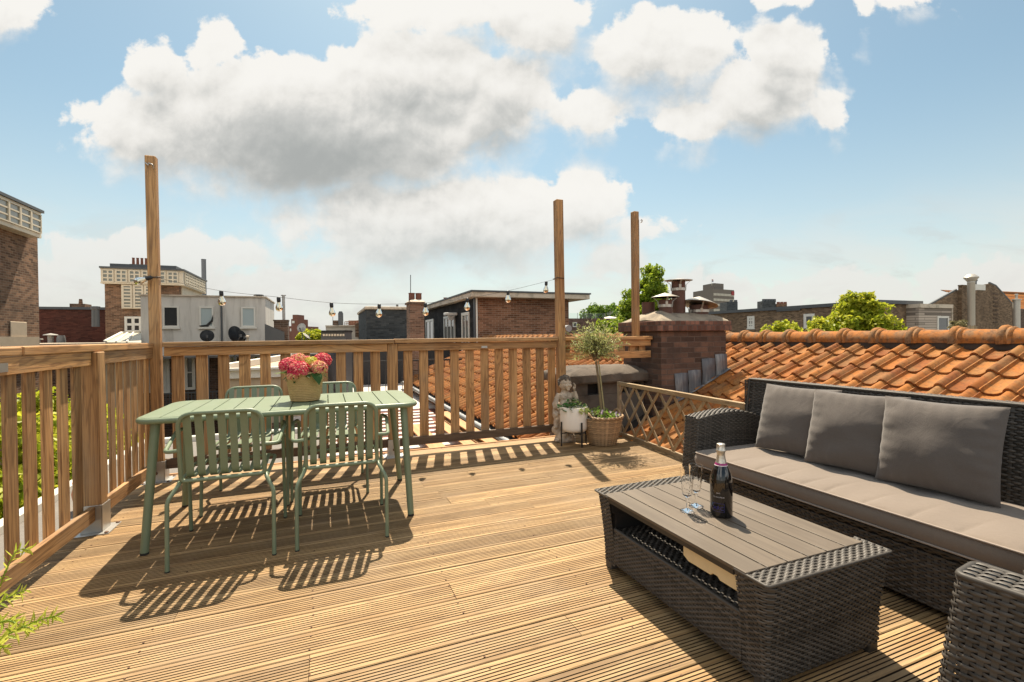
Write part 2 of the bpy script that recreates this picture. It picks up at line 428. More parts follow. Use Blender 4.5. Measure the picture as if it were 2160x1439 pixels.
DX0, DX1, DY1 = -1.47, 3.2, 4.90
def board_profile(y0, w, ribbed):
    e = 0.0027; pts = [(y0+e, -0.024), (y0+e, -0.003), (y0+e+0.003, 0.0)]
    if ribbed:
        n = 8; a = y0 + 0.012; pitch = (w - 0.024 + 0.0036) / n
        for i in range(n):
            s_ = a + i*pitch
            if i > 0:
                pts += [(s_-0.0053, 0.0), (s_-0.0046, -0.010), (s_-0.0007, -0.010), (s_, 0.0)]
    pts += [(y0+w-e-0.003, 0.0), (y0+w-e, -0.003), (y0+w-e, -0.024)]
    return pts
dk = MB()
y = 2.188 - 0.1475*33; rr = random.Random(3)
while y < DY1 - 0.05:
    w = 0.1475
    if y + w > DY1: w = DY1 - y
    ribbed = y < 4.28
    pr = board_profile(y, w, ribbed)
    cuts = [DX0] + ([rr.uniform(-0.8, 2.6)] if rr.random() < 0.6 else []) + [DX1]
    for a, b_ in zip(cuts[:-1], cuts[1:]):
        n = len(pr); z = rr.uniform(-0.0015, 0.0015)
        V = [(a+0.001, p, q+z) for p, q in pr] + [(b_-0.001, p, q+z) for p, q in pr]
        F = [(i, n+i, n+i+1, i+1) for i in range(n-1)] + [tuple(range(n)), tuple(range(2*n-1, n-1, -1))]
        dk.add(V, F)
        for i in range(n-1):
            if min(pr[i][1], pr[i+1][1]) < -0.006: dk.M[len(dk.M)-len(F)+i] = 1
    for xs_ in np.arange(DX0+0.2, DX1, 0.6):
        for yy in (y+0.030, y+w-0.030):
            dk.lathe([(0.0042, 0.0005), (0.0036, 0.0016), (0.0, 0.0016)], (xs_+rr.uniform(-0.006, 0.006), yy+rr.uniform(-0.004, 0.004), 0.001), 8, m=2)
    y += w
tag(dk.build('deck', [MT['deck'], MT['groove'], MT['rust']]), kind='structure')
ks = MB()
rr = random.Random(5)
sub = MB(); sub.box((DX0+0.03, -2.7, -0.19), (DX1-0.03, DY1-0.03, -0.03))
tag(sub.build('deck_substructure', MT['deck_dark']), kind='structure')
ed = MB(); ed.box((DX0, DY1+0.002, -0.09), (2.62, DY1+0.03, 0.006))
tag(ed.build('deck_edge_board', MT['rail_x'], bevel=0.003), kind='structure')

# ------------------------------------------------------------------ railings
def base_bracket(px, py, post, hw=0.05, side=(1, 0)):
    b = MB()
    for s_ in (-1, 1):
        if side[0]: b.box((px-hw, py+s_*(hw+0.004)-0.003, 0.004), (px+hw, py+s_*(hw+0.004)+0.003, 0.17))
        else: b.box((px+s_*(hw+0.004)-0.003, py-hw, 0.004), (px+s_*(hw+0.004)+0.003, py+hw, 0.17))
    if side[0]: b.box((px+hw+0.001, py-hw-0.007, 0.004), (px+hw+0.006, py+hw+0.007, 0.17))
    else: b.box((px-hw-0.007, py-hw-0.006, 0.004), (px+hw+0.007, py-hw-0.001, 0.17))
    b.box((px-0.10, py-0.10, 0.0005), (px+0.10, py+0.10, 0.0045))
    o = b.build('post_bracket', MT['steel'], post, bevel=0.0015)
    for sx in (-1, 1):
        for sy in (-1, 1):
            c = MB(); c.lathe([(0.011, 0.0045), (0.011, 0.010), (0.006, 0.013)], (px+sx*0.085, py+sy*0.085, 0), 8); c.build('bolt', MT['rust'], o, smooth=40)
    c = MB()
    if side[0]: c.lathe([(0.014, 0), (0.014, 0.007), (0.008, 0.010)], (px-0.005, py-hw-0.007, 0.075), 8, ax=Matrix.Rotation(PI/2, 4, 'X'))
    else: c.lathe([(0.014, 0), (0.014, 0.007), (0.008, 0.010)], (px, py-hw-0.006, 0.075), 8, ax=Matrix.Rotation(PI/2, 4, 'X'))
    c.build('bolt', MT['rust'], o, smooth=40)

rr = random.Random(11)
LX = -1.345                                       # left railing runs along Y
lr = thing('wooden_railing', (LX, 3.0, 0), 'weathered hardwood railing along the left edge of the deck, beside the green dining set', 'railing', 'wooden railings round the deck')
ys = [4.66, 4.525, 4.39, 4.255, 4.12, 3.985, 3.84, 3.5, 3.345, 3.185, 3.03, 2.875, 2.72, 2.565, 2.41, 2.255, 2.10, 1.945, 1.79]
for yy in ys:
    p = MB(); t = rr.uniform(-0.004, 0.004)
    wv_ = 0.038 if yy > 3.9 else 0.044
    p.box((LX-0.031, yy-wv_, 0.085), (LX-0.013, yy+wv_, 1.09))
    o = p.build('picket', MT['rail_z'], lr, bevel=0.004)
for (ya, yb) in ((3.72, 4.70), (1.70, 3.60)):
    p = MB(); p.box((LX-0.011, ya, 1.03), (LX+0.016, yb, 1.112)); p.build('top_rail', MT['rail_y'], lr, bevel=0.003)
    p = MB(); p.box((LX-0.011, ya, 0.075), (LX+0.020, yb, 0.165)); p.build('bottom_rail', MT['rail_y'], lr, bevel=0.003)
p = MB(); p.box((LX-0.075, 2.90, 1.1135), (LX+0.024, 4.69, 1.158)); p.build('cap_rail', MT['rail_y'], lr, bevel=0.006, seg=2)
p = MB(); p.box((LX-0.07, 1.7, 1.1145), (LX+0.022, 2.893, 1.155)); p.build('cap_rail', MT['rail_y'], lr, bevel=0.006, seg=2)
ps = MB(); ps.box((LX-0.052, 3.61, 0.018), (LX+0.045, 3.71, 1.112)); post = ps.build('post', MT['rail_z'], lr, bevel=0.005)
base_bracket(LX-0.003, 3.66, lr, 0.052)
pl = MB(); pl.box((LX+0.0165, 2.73, 1.045), (LX+0.0185, 2.79, 1.085)); pl.build('joining_plate', MT['steel'], lr)

BY = 4.735                                        # back railing runs along X
br_ = thing('wooden_railing', (0.6, BY, 0), 'long hardwood railing across the back of the deck with two tall posts and string light', 'railing', 'wooden railings round the deck')
xs = [-1.175,-1.0,-0.837,-0.674,-0.51,-0.344,-0.18,-0.025,0.135,0.293,0.452,0.77,0.928,1.09,1.252,1.417,1.584,1.748,1.911,2.076,2.239,2.385]
for xx in xs:
    p = MB(); wv_ = 0.044 + rr.uniform(-0.002, 0.002)
    p.box((xx-wv_, BY+0.020, 0.16), (xx+wv_, BY+0.048, 1.06))
    p.build('picket', MT['rail_z'], br_, bevel=0.004)
for (xa, xb, m_) in ((-1.26, 0.565, 'rail_x'), (0.665, 2.43, 'rail_x')):
    p = MB(); p.box((xa, BY-0.016, 1.045), (xb, BY+0.0185, 1.121)); p.build('top_rail', MT[m_], br_, bevel=0.003)
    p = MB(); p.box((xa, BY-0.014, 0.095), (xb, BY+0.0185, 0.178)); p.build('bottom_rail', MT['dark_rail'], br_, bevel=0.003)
p = MB(); p.box((-1.262, BY-0.055, 1.123), (0.628, BY+0.075, 1.163)); p.build('cap_rail', MT['rail_x'], br_, bevel=0.006, seg=2)
p = MB(); p.box((0.634, BY-0.052, 1.126), (2.432, BY+0.075, 1.167)); p.build('cap_rail', MT['rail_x'], br_, bevel=0.006, seg=2)
p = MB(); p.box((0.568, BY-0.022, 0.02), (0.662, BY+0.07, 1.122)); post = p.build('post', MT['rail_z'], br_, bevel=0.005)
base_bracket(0.615, BY+0.024, br_, 0.05, (0, 1))
def tall_post(x0, x1, y0, y1, zt, lean, parent, label, z0=0.02):
    p = MB()
    p.add([(x0,y0,z0),(x1,y0,z0),(x1,y1,z0),(x0,y1,z0),(x0-lean,y0,zt),(x1-lean,y0,zt),(x1-lean,y1,zt),(x0-lean,y1,zt)],
          [(0,3,2,1),(4,5,6,7),(0,1,5,4),(1,2,6,5),(2,3,7,6),(3,0,4,7)])
    o = p.build('tall_post', MT['rail_z'], parent, bevel=0.005); o['label'] = label; return o
tp = tall_post(-1.352, -1.276, BY-0.03, BY+0.035, 2.71, 0.014, br_, 'tall corner post where the two railings meet')
base_bracket(-1.315, BY+0.005, br_, 0.052)
hk = MB(); hk.tube(rounded([(-1.33,BY-0.031,2.63),(-1.33,BY-0.06,2.635),(-1.30,BY-0.07,2.625),(-1.30,BY-0.045,2.60)], 0.01), 0.005, 6); hk.tube(rounded([(-1.36,BY-0.033,2.645),(-1.35,BY-0.045,2.635),(-1.33,BY-0.05,2.62)], 0.01), 0.005, 6)
hk.build('hook', MT['steel'], tp, smooth=60)
tp2 = tall_post(2.455, 2.54, BY-0.04, BY+0.05, 2.72, 0.022, br_, 'tall post at the right end of the back railing')
pl = MB(); pl.box((1.535, BY-0.0185, 1.06), (1.60, BY-0.0165, 1.082)); pl.build('joining_plate', MT['steel'], br_)

sr = thing('wooden_railing', (3.1, 4.79, 0.72), 'short low railing with small square openings above the concrete chimney, ending at the brick chimney', 'railing', 'wooden railings round the deck')
p = MB(); p.box((2.542, 4.735, 1.121), (3.775, 4.865, 1.166)); p.build('cap_rail', MT['rail_x'], sr, bevel=0.005)
p = MB(); p.box((2.545, 4.76, 1.046), (3.16, 4.795, 1.119)); p.build('top_rail', MT['rail_x'], sr, bevel=0.003)
p = MB(); p.box((3.165, 4.76, 1.046), (3.765, 4.793, 1.119)); p.build('top_rail', MT['rail_x'], sr, bevel=0.003)
p = MB(); p.box((2.545, 4.76, 0.90), (3.765, 4.795, 0.985)); p.build('bottom_rail', MT['rail_x'], sr, bevel=0.003)
x = 2.60
while x < 3.74:
    p = MB(); p.box((x-0.045, 4.797, 0.91), (x+0.045, 4.822, 1.11)); p.build('picket', MT['rail_z'], sr, bevel=0.003); x += 0.152
tp3 = tall_post(3.575, 3.65, 4.825, 4.90, 2.72, 0.0, sr, 'tall post with a punched metal strip in front of the brick chimney', 0.92)
st = MB(); st.box((3.652, 4.83, 1.75), (3.656, 4.86, 2.62))
for i in range(17): st.box((3.6565, 4.839, 1.78+i*0.048), (3.6572, 4.849, 1.79+i*0.048), 1)
st.build('metal_strip', [MT['steel'], MT['black']], tp3)
ey = MB(); ey.tube([(3.655,4.80,2.60),(3.66,4.785,2.61),(3.66,4.775,2.595),(3.66,4.785,2.58),(3.655,4.80,2.575)], 0.006, 6); ey.build('hook', MT['steel'], tp3)

# ------------------------------------------------------------------ string light
sl = thing('string_light', (0.6, BY-0.06, 1.45), 'black cable string light with clear amber bulbs, slung between the two tall posts', 'string light')
B_ = [(-1.33,1.668),(-0.83,1.59),(-0.386,1.545),(0.055,1.502),(0.488,1.496),(0.935,1.515),(1.375,1.572),(1.825,1.66),(2.284,1.775)]
cy = BY-0.062
cable = [(-1.36, cy+0.01, 1.705), (-1.315, cy+0.0, 1.70)]
for x_, z_ in B_[1:]: cable.append((x_, cy, z_+0.01))
cable += [(2.40, cy, 1.815), (2.452, cy+0.014, 1.835)]
def cat(P, n=8):
    P = [Vector(p) for p in P]; out = []
    for i in range(len(P)-1):
        a = P[max(i-1, 0)]; b = P[i]; c = P[i+1]; e = P[min(i+2, len(P)-1)]
        for j in range(n):
            t = j/n
            out.append(0.5*((2*b) + (c-a)*t + (2*a-5*b+4*c-e)*t*t + (3*b-a-3*c+e)*t**3))
    out.append(P[-1]); return out
c = MB(); c.tube(cat(cable), 0.0017, 6)
c.tube([(2.425,cy+0.012,1.835),(2.51,cy+0.012,1.83),(2.53,cy+0.07,1.84),(2.53,cy+0.118,1.835),(2.425,cy+0.118,1.83)], 0.004, 6, closed=True)
c.tube([(-1.372,cy+0.026,1.70),(-1.278,cy+0.026,1.705),(-1.278,cy+0.104,1.71),(-1.372,cy+0.104,1.70)], 0.005, 6, closed=True)
c.build('cable', MT['wire'], sl, smooth=60)
mg = glassmat('bulb_glass', (1.0, 0.90, 0.70), 0.02, 1.3)
mfil = plain('bulb_filament', (0.75,0.55,0.25), 0.3, 0.1, metal=0.9)
bp = [(0.013,-0.032),(0.0135,-0.040),(0.016,-0.052),(0.024,-0.070),(0.029,-0.085),(0.030,-0.097),(0.027,-0.110),(0.019,-0.121),(0.008,-0.127),(0.0,-0.128)]
sp = [(0.006,0.004),(0.014,0.0),(0.0165,-0.006),(0.0165,-0.036),(0.0145,-0.042),(0.0,-0.042)]
for i, (x_, z_) in enumerate(B_):
    ax = Matrix.Rotation(R(68), 4, 'Y') if i == 0 else Matrix.Rotation(R(rr.uniform(-5, 5)), 4, 'Y')
    q = (x_ + (0.012 if i == 0 else 0), cy - (0.012 if i == 0 else 0), z_ + (0.03 if i == 0 else 0.008))
    b = MB(); b.lathe(bp, q, 18, ax=ax); bo = b.build('bulb', mg, sl, smooth=180)
    s_ = MB(); s_.lathe(sp, q, 14, ax=ax); s_.build('socket', MT['black'], bo, smooth=40)
    f_ = MB(); f_.tube([Vector(q)+ax.to_3x3()@Vector(v) for v in ((0.0,0,-0.04),(0.006,0,-0.06),(-0.007,0.003,-0.085),(0.007,-0.003,-0.09),(-0.004,0,-0.062),(0,0,-0.045))], 0.0016, 5); f_.build('filament', mfil, bo)
# ------------------------------------------------------------------ furniture materials
MT['sage'] = plain('sage_paint', (0.165,0.210,0.132), 0.42, 0.10, 9, bmp=0.06, bscale=220, dirt=(0.21,0.24,0.175), dirt_amt=0.35, dsc=5)
MT['wick'] = plain('dark_wicker', (0.064,0.056,0.048), 0.52, 0.25, 30, isl=0.4, spec=0.3)
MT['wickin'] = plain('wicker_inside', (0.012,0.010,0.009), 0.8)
def fabric(name, col, ribs=None, bmp=0.25):
    m, nt, b = newmat(name)
    tc = nd(nt, 'TexCoord'); v = tc.outputs['Object']
    n = noise(nt, v, 3.0, 5, 0.6); f = noise(nt, v, 420.0, 2, 0.6)
    c = mix(nt, n, tuple(x*0.86 for x in col), tuple(x*1.1 for x in col))
    c = mix(nt, mth(nt, 'MULTIPLY', mrange(nt, f, 0.4, 0.75), 0.35), c, tuple(x*0.5 for x in col))
    h = mth(nt, 'MULTIPLY', f, 0.6)
    w = noise(nt, v, 14.0, 3, 0.5, 1.0)
    h = mth(nt, 'ADD', h, mth(nt, 'MULTIPLY', w, 2.0))
    setb(nt, b, Base_Color=c, Roughness=0.92, Normal=bump(nt, h, bmp, 0.004))
    b.inputs['Sheen Weight'].default_value = 0.25; b.inputs['Specular IOR Level'].default_value = 0.2
    return m
MT['cush'] = fabric('taupe_cushion_fabric', (0.185,0.147,0.117))
MT['pipe'] = fabric('pale_piping', (0.30,0.245,0.205))
MT['pill'] = fabric('taupe_pillow_fabric', (0.112,0.096,0.086), bmp=0.35)
MT['slat'] = wood('grey_brown_composite', (0.092,0.068,0.046), (0.118,0.09,0.062), 1, 0.25, 0.08, 0.62, (0.125,0.10,0.078), 0.2)
MT['cream'] = plain('cream_laminate', (0.62,0.50,0.30), 0.6, 0.12, 30)

# ------------------------------------------------------------------ green dining table
TX0, TX1, TY0, TY1, TZ = -0.99, 0.575, 3.105, 3.925, 0.75
dt = thing('dining_table', (-0.2, 3.52, 0), 'sage green metal dining table with slatted top and rounded corners', 'table')
def rrect(x0, x1, y0, y1, r, n=6):
    P = []
    for cx, cy, a in ((x1-r, y0+r, -90), (x1-r, y1-r, 0), (x0+r, y1-r, 90), (x0+r, y0+r, 180)):
        for i in range(n+1):
            t = R(a + 90*i/n); P.append((cx + r*math.cos(t), cy + r*math.sin(t)))
    return P
rim = MB(); rim.tube([(x, y, TZ-0.017) for x, y in rrect(TX0+.017, TX1-.017, TY0+.017, TY1-.017, 0.085)], 0.017, 12, closed=True)
rim.build('table_rim', MT['sage'], dt, smooth=60)
ns = 14; ix0, ix1, iy0, iy1, ir = TX0+.02, TX1-.02, TY0+.02, TY1-.02, 0.083
def depth(x):
    d_ = min(x-ix0, ix1-x)
    return 0.0 if d_ >= ir else ir - math.sqrt(max(0, ir*ir-(ir-d_)**2))
wS = (ix1-ix0)/ns
for i in range(ns):
    a = ix0 + i*wS + (0.0025 if i else 0); b_ = ix0 + (i+1)*wS - (0.0025 if i < ns-1 else 0)
    xs_ = [a + (b_-a)*t/8 for t in range(9)]
    poly = [(x, iy0+depth(x)) for x in xs_] + [(x, iy1-depth(x)) for x in reversed(xs_)]
    s_ = MB(); s_.prism(poly, TZ-0.012, TZ+0.0015); s_.build('table_slat', MT['sage'], dt, bevel=0.0015)
for (tx, ty, fx, fy) in ((TX0+.095, TY0+.085, -.942, 3.133), (TX1-.095, TY0+.085, .510, 3.120), (TX1-.095, TY1-.085, .555, 3.93), (TX0+.095, TY1-.085, -.939, 3.93)):
    l = MB(); l.tube([(tx, ty, TZ-0.014), (fx, fy, 0.012)], [0.0235, 0.0205], 16)
    lo_ = l.build('leg', MT['sage'], dt, smooth=50)
    l = MB(); l.lathe([(0.019,0.0),(0.021,0.002),(0.021,0.012)], (fx, fy, 0.0), 16); l.build('foot_cap', MT['rubber'], lo_, smooth=40)
cr_ = MB(); cr_.bar((TX0+.1, 3.3, TZ-.027), (TX1-.1, 3.3, TZ-.027), 0.03, 0.025); cr_.bar((TX0+.1, 3.73, TZ-.027), (TX1-.1, 3.73, TZ-.027), 0.03, 0.025)
cr_.build('cross_bar', MT['sage'], dt)

# ------------------------------------------------------------------ green chairs (front is local +Y)
def make_chair(loc, rz, label):
    t = thing('garden_chair', loc, label, 'chair', 'green garden chairs at the dining table', rz)
    f = MB()
    fx = 0.196; zb, yb, zt, yt = 0.435, -0.205, 0.800, -0.275
    loop = [(-fx, yb, zb), (fx, yb, zb), (fx-0.004, yt, zt), (-fx+0.004, yt, zt)]
    f.tube(rounded(loop, [0.025, 0.025, 0.075, 0.075], 7, closed=True), 0.011, 12, closed=True)
    f.build('back_frame', MT['sage'], t, smooth=60, local=True)
    sf = MB()
    sf.tube(rounded([(-fx-.012, -0.20, 0.425), (-fx-.02, 0.225, 0.435), (fx+.02, 0.225, 0.435), (fx+.012, -0.20, 0.425)], 0.04, 6), 0.010, 10)
    sf.build('seat_frame', MT['sage'], t, smooth=60, local=True)
    for i in range(7):
        x = -0.156 + 0.312*i/6; xf = x*1.08
        path = rounded([(x, yt+0.010, zt-0.006), (x, yb-0.014, 0.62), (x, yb+0.012, zb+0.012), (xf, 0.0, zb-0.012), (xf, 0.225, 0.447)], [0, 0.3, 0.06, 0.5, 0], 8)
        V = []
        for k_, p in enumerate(path):
            q0 = path[max(k_-1, 0)]; q1 = path[min(k_+1, len(path)-1)]
            tn = (q1-q0).normalized(); nn = Vector((1,0,0)).cross(tn).normalized()
            for sx, sn in ((-1,-1),(1,-1),(1,1),(-1,1)):
                V.append(p + Vector((1,0,0))*(0.0175*sx) + nn*(0.002*sn))
        F = []
        for k_ in range(len(path)-1):
            for j in range(4): F.append((k_*4+j, k_*4+(j+1)%4, k_*4+4+(j+1)%4, k_*4+4+j))
        F += [(3,2,1,0), tuple(len(path)*4-4+j for j in range(4))]
        s_ = MB(); s_.add(V, F); s_.build('slat', MT['sage'], t, smooth=35, local=True)
    for sx in (-1, 1):
        a = MB()
        a.tube(rounded([(sx*(fx-.001), -0.238, 0.605), (sx*0.262, -0.222, 0.598), (sx*0.283, 0.09, 0.652), (sx*0.258, 0.215, 0.655), (sx*0.262, 0.28, 0.006)], [0, 0.045, 0.15, 0.06, 0], 7), 0.0105, 12)
        ao = a.build('arm_and_front_leg', MT['sage'], t, smooth=60, local=True)
        c_ = MB(); c_.lathe([(0.010,0),(0.0115,0.002),(0.0115,0.008)], (sx*0.262, 0.28, 0), 12); c_.build('foot_cap', MT['rubber'], ao, local=True)
        l = MB()
        l.tube(rounded([(sx*0.243, -0.285, 0.006), (sx*0.243, -0.27, 0.355), (sx*(fx+.004), -0.215, 0.428), (sx*(fx+.014), -0.10, 0.428)], [0, 0.07, 0.05, 0], 8), 0.0105, 12)
        lo_ = l.build('rear_leg', MT['sage'], t, smooth=60, local=True)
        c_ = MB(); c_.lathe([(0.010,0),(0.0115,0.002),(0.0115,0.008)], (sx*0.243, -0.285, 0), 12); c_.build('foot_cap', MT['rubber'], lo_, local=True)
    return t
ch0 = make_chair((-0.521, 3.128, 0), R(0.5), 'green slatted armchair on the near side of the table, closest to the left railing')
for loc, rz, lab in (((0.086, 3.125, 0), R(-1.0), 'green slatted armchair on the near side of the table, right of the other'),
                     ((-0.526, 3.93, 0), PI+R(0.6), 'green slatted armchair on the far side of the table, left of the flowers'),
                     ((0.030, 3.985, 0), PI-R(2.0), 'green slatted armchair on the far side of the table, partly behind the flowers')):
    c_ = copy_tree(ch0); c_.location = loc; c_.rotation_euler = (0, 0, rz); c_['label'] = lab

# ------------------------------------------------------------------ flower basket on the table
def jute(name, ca, cb):
    m, nt, b = newmat(name)
    tc = nd(nt, 'TexCoord'); s = nd(nt, 'SeparateXYZ', {0: tc.outputs['Object']})
    an = mth(nt, 'ARCTAN2', s.outputs[1], s.outputs[0])
    v = nd(nt, 'CombineXYZ', {0: mth(nt, 'MULTIPLY', an, 14.0), 1: mth(nt, 'MULTIPLY', s.outputs[2], 160.0), 2: 0.0}).outputs[0]
    n = noise(nt, v, 1.2, 3, 0.6); n2 = noise(nt, tc.outputs['Object'], 25.0, 3, 0.6)
    c = mix(nt, mth(nt, 'ADD', mth(nt, 'MULTIPLY', n, 0.6), mth(nt, 'MULTIPLY', n2, 0.4)), ca, cb)
    setb(nt, b, Base_Color=c, Roughness=0.85, Normal=bump(nt, n, 0.6, 0.003))
    return m
MT['jute'] = jute('jute_rope', (0.22,0.125,0.042), (0.66,0.46,0.21))
PX, PY = -0.135, 3.52
fb = thing('flower_basket', (PX, PY, TZ+0.0015), 'woven jute rope basket holding the pink hydrangea on the green table', 'basket')
prof = []
nr = 17
for i in range(nr*6+1):
    t = i/(nr*6); z = 0.004 + 0.196*t
    prof.append((0.088 + 0.034*t**0.8 + 0.0042*abs(math.sin(PI*t*nr)) , z))
b = MB(); V = []; F = []; n = 48
b.lathe([(0.05,0.002)] + prof + [(0.116,0.203),(0.110,0.198),(0.106,0.14),(0.09,0.02)], (PX, PY, TZ+0.0015), n)
b.build('basket_body', MT['jute'], fb, smooth=180)
h = MB(); h.tube([Vector((PX,PY,TZ)) + Vector(v) for v in ((0.112,-0.03,0.195),(0.128,-0.028,0.213),(0.131,0.0,0.222),(0.128,0.03,0.213),(0.112,0.03,0.195))], 0.007, 8); h.build('handle', MT['jute'], fb, smooth=60)
so = MB(); so.lathe([(0.108,0.17),(0.0,0.178)], (PX, PY, TZ), 20); so.build('soil', plain('dark_soil', (0.03,0.022,0.015), 0.95, 0.4, 60), fb)
hy = thing('hydrangea', (PX, PY, TZ+0.17), 'pink and cream hydrangea in bloom in the jute basket on the green table', 'flowering plant')
def petalmat(name, stops):
    m, nt, b = newmat(name)
    r = nd(nt, 'NewGeometry').outputs['Random Per Island']
    c = ramp(nt, r, stops)
    setb(nt, b, Base_Color=c, Roughness=0.6)
    tr = nd(nt, 'BsdfTranslucent', {'Color': c}); mx = nd(nt, 'MixShader', {0: 0.35, 1: b.outputs[0], 2: tr.outputs[0]})
    nt.links.new(mx.outputs[0], nt.nodes['Material Output'].inputs[0]); return m
PM = [petalmat('petal_pink', [(0.0,(0.58,0.010,0.075)),(0.4,(0.70,0.045,0.12)),(0.72,(0.76,0.18,0.18)),(1.0,(0.82,0.52,0.30))]),
      petalmat('petal_peach', [(0.0,(0.66,0.07,0.12)),(0.35,(0.75,0.22,0.20)),(0.7,(0.80,0.48,0.28)),(1.0,(0.64,0.58,0.14))]),
      petalmat('petal_lime', [(0.0,(0.55,0.58,0.05)),(0.6,(0.68,0.62,0.10)),(1.0,(0.8,0.66,0.3))])]
def rot_to(n):
    n = Vector(n).normalized(); a = Vector((0,0,1)) if abs(n.z) < 0.9 else Vector((1,0,0))
    u = (a - n*a.dot(n)).normalized(); return u, n.cross(u), n
def floret(mb, c, nrm, r, rr):
    u, w, n = rot_to(nrm); a0 = rr.uniform(0, 6.28); k = 4
    for i in range(k):
        a = a0 + i*2*PI/k
        d1 = u*math.cos(a) + w*math.sin(a); d2 = u*math.cos(a+0.62) + w*math.sin(a+0.62); d3 = u*math.cos(a-0.62) + w*math.sin(a-0.62)
        mb.V.append(np.array([c, c + d2*r*0.72 + n*r*0.2, c + d1*r + n*r*rr.uniform(0.0,0.4), c + d3*r*0.72 + n*r*0.2]))
        k0 = mb.n; mb.F.append([k0, k0+3, k0+2, k0+1]); mb.M.append(0); mb.n += 4
rr = random.Random(4)
heads = [(-0.098,-0.05,0.245,0.058,0),(-0.035,-0.09,0.215,0.066,0),(-0.04,0.015,0.272,0.056,1),(0.045,-0.02,0.262,0.044,2),(0.085,-0.065,0.218,0.060,1),(0.112,0.02,0.268,0.060,0),(-0.07,-0.115,0.178,0.036,1),(0.01,0.09,0.25,0.055,0)]
for hx, hy_, hz_, hr_, pm in heads:
    mb = MB(); c0 = Vector((PX+hx, PY+hy_, TZ+hz_))
    for i in range(int(900*hr_/0.06*0.35)):
        z_ = rr.uniform(-0.45, 1.0); a = rr.uniform(0, 2*PI); s_ = math.sqrt(max(0, 1-z_*z_))
        nrm = Vector((s_*math.cos(a), s_*math.sin(a), z_*0.85+0.1))
        floret(mb, c0 + nrm*hr_*rr.uniform(0.86, 1.02), nrm + Vector((rr.uniform(-.3,.3), rr.uniform(-.3,.3), rr.uniform(-.2,.3))), hr_*rr.uniform(0.17,0.25), rr)
    mb.build('flower_head', PM[pm], hy)
MT['leaf_dark'] = leafmat('dark_leaf', (0.025,0.075,0.018), (0.055,0.13,0.025), 0.25)
MT['leaf_lime'] = leafmat('lime_leaf', (0.22,0.36,0.03), (0.35,0.46,0.06), 0.4)
def blade(mb, c, d, nrm, L, wd, curl=0.3, n=5, m=0, serr=0.0):
    """a leaf: midrib polyline with two halves"""
    d = Vector(d).normalized(); nrm = Vector(nrm); nrm = (nrm - d*nrm.dot(d)).normalized(); s_ = d.cross(nrm)
    V = []; F = []
    for i in range(n+1):
        t = i/n; w_ = wd*math.sin(PI*min(1, t**0.75*0.97+0.03))*(1.0 if t < 1 else 0.05)
        p = Vector(c) + d*(L*t) - nrm*(curl*L*t*t)
        V += [p + s_*w_ + nrm*w_*0.25, p, p - s_*w_ + nrm*w_*0.25]
    for i in range(n):
        F += [(i*3, i*3+1, i*3+4, i*3+3), (i*3+1, i*3+2, i*3+5, i*3+4)]
    mb.add(V, F, m)
lv = MB()
for i in range(46):
    a = rr.uniform(0, 2*PI); e = rr.uniform(-0.25, 0.7)
    d_ = Vector((math.cos(a)*math.cos(e), math.sin(a)*math.cos(e), math.sin(e)))
    blade(lv, Vector((PX,PY,TZ+0.185)) + Vector((d_.x*0.05, d_.y*0.05, rr.uniform(0,0.02))), d_, (0,0,1), rr.uniform(0.07,0.12), rr.uniform(0.024,0.036), rr.uniform(0.1,0.6))
blade(lv, (PX+0.06,PY-0.10,TZ+0.2), (0.35,-0.5,-0.35), (0.2,-0.3,1), 0.09, 0.04, 0.5)
lv.build('foliage', MT['leaf_dark'], hy, smooth=180)
ll = MB(); blade(ll, (PX-0.085,PY-0.03,TZ+0.195), (-1,-0.25,0.08), (0,0,1), 0.105, 0.022, 0.02); blade(ll, (PX-0.07,PY+0.02,TZ+0.2), (-0.9,0.3,0.05), (0,0,1), 0.09, 0.02, 0.1)
ll.build('pale_leaf', MT['leaf_lime'], hy, smooth=180)
stm = MB()
for hx, hy_, hz_, hr_, pm in heads: stm.tube([(PX+hx*0.3,PY+hy_*0.3,TZ+0.15),(PX+hx*0.8,PY+hy_*0.8,TZ+hz_*0.85),(PX+hx,PY+hy_,TZ+hz_)], 0.003, 5)
stm.build('stem', MT['leaf_dark'], hy)

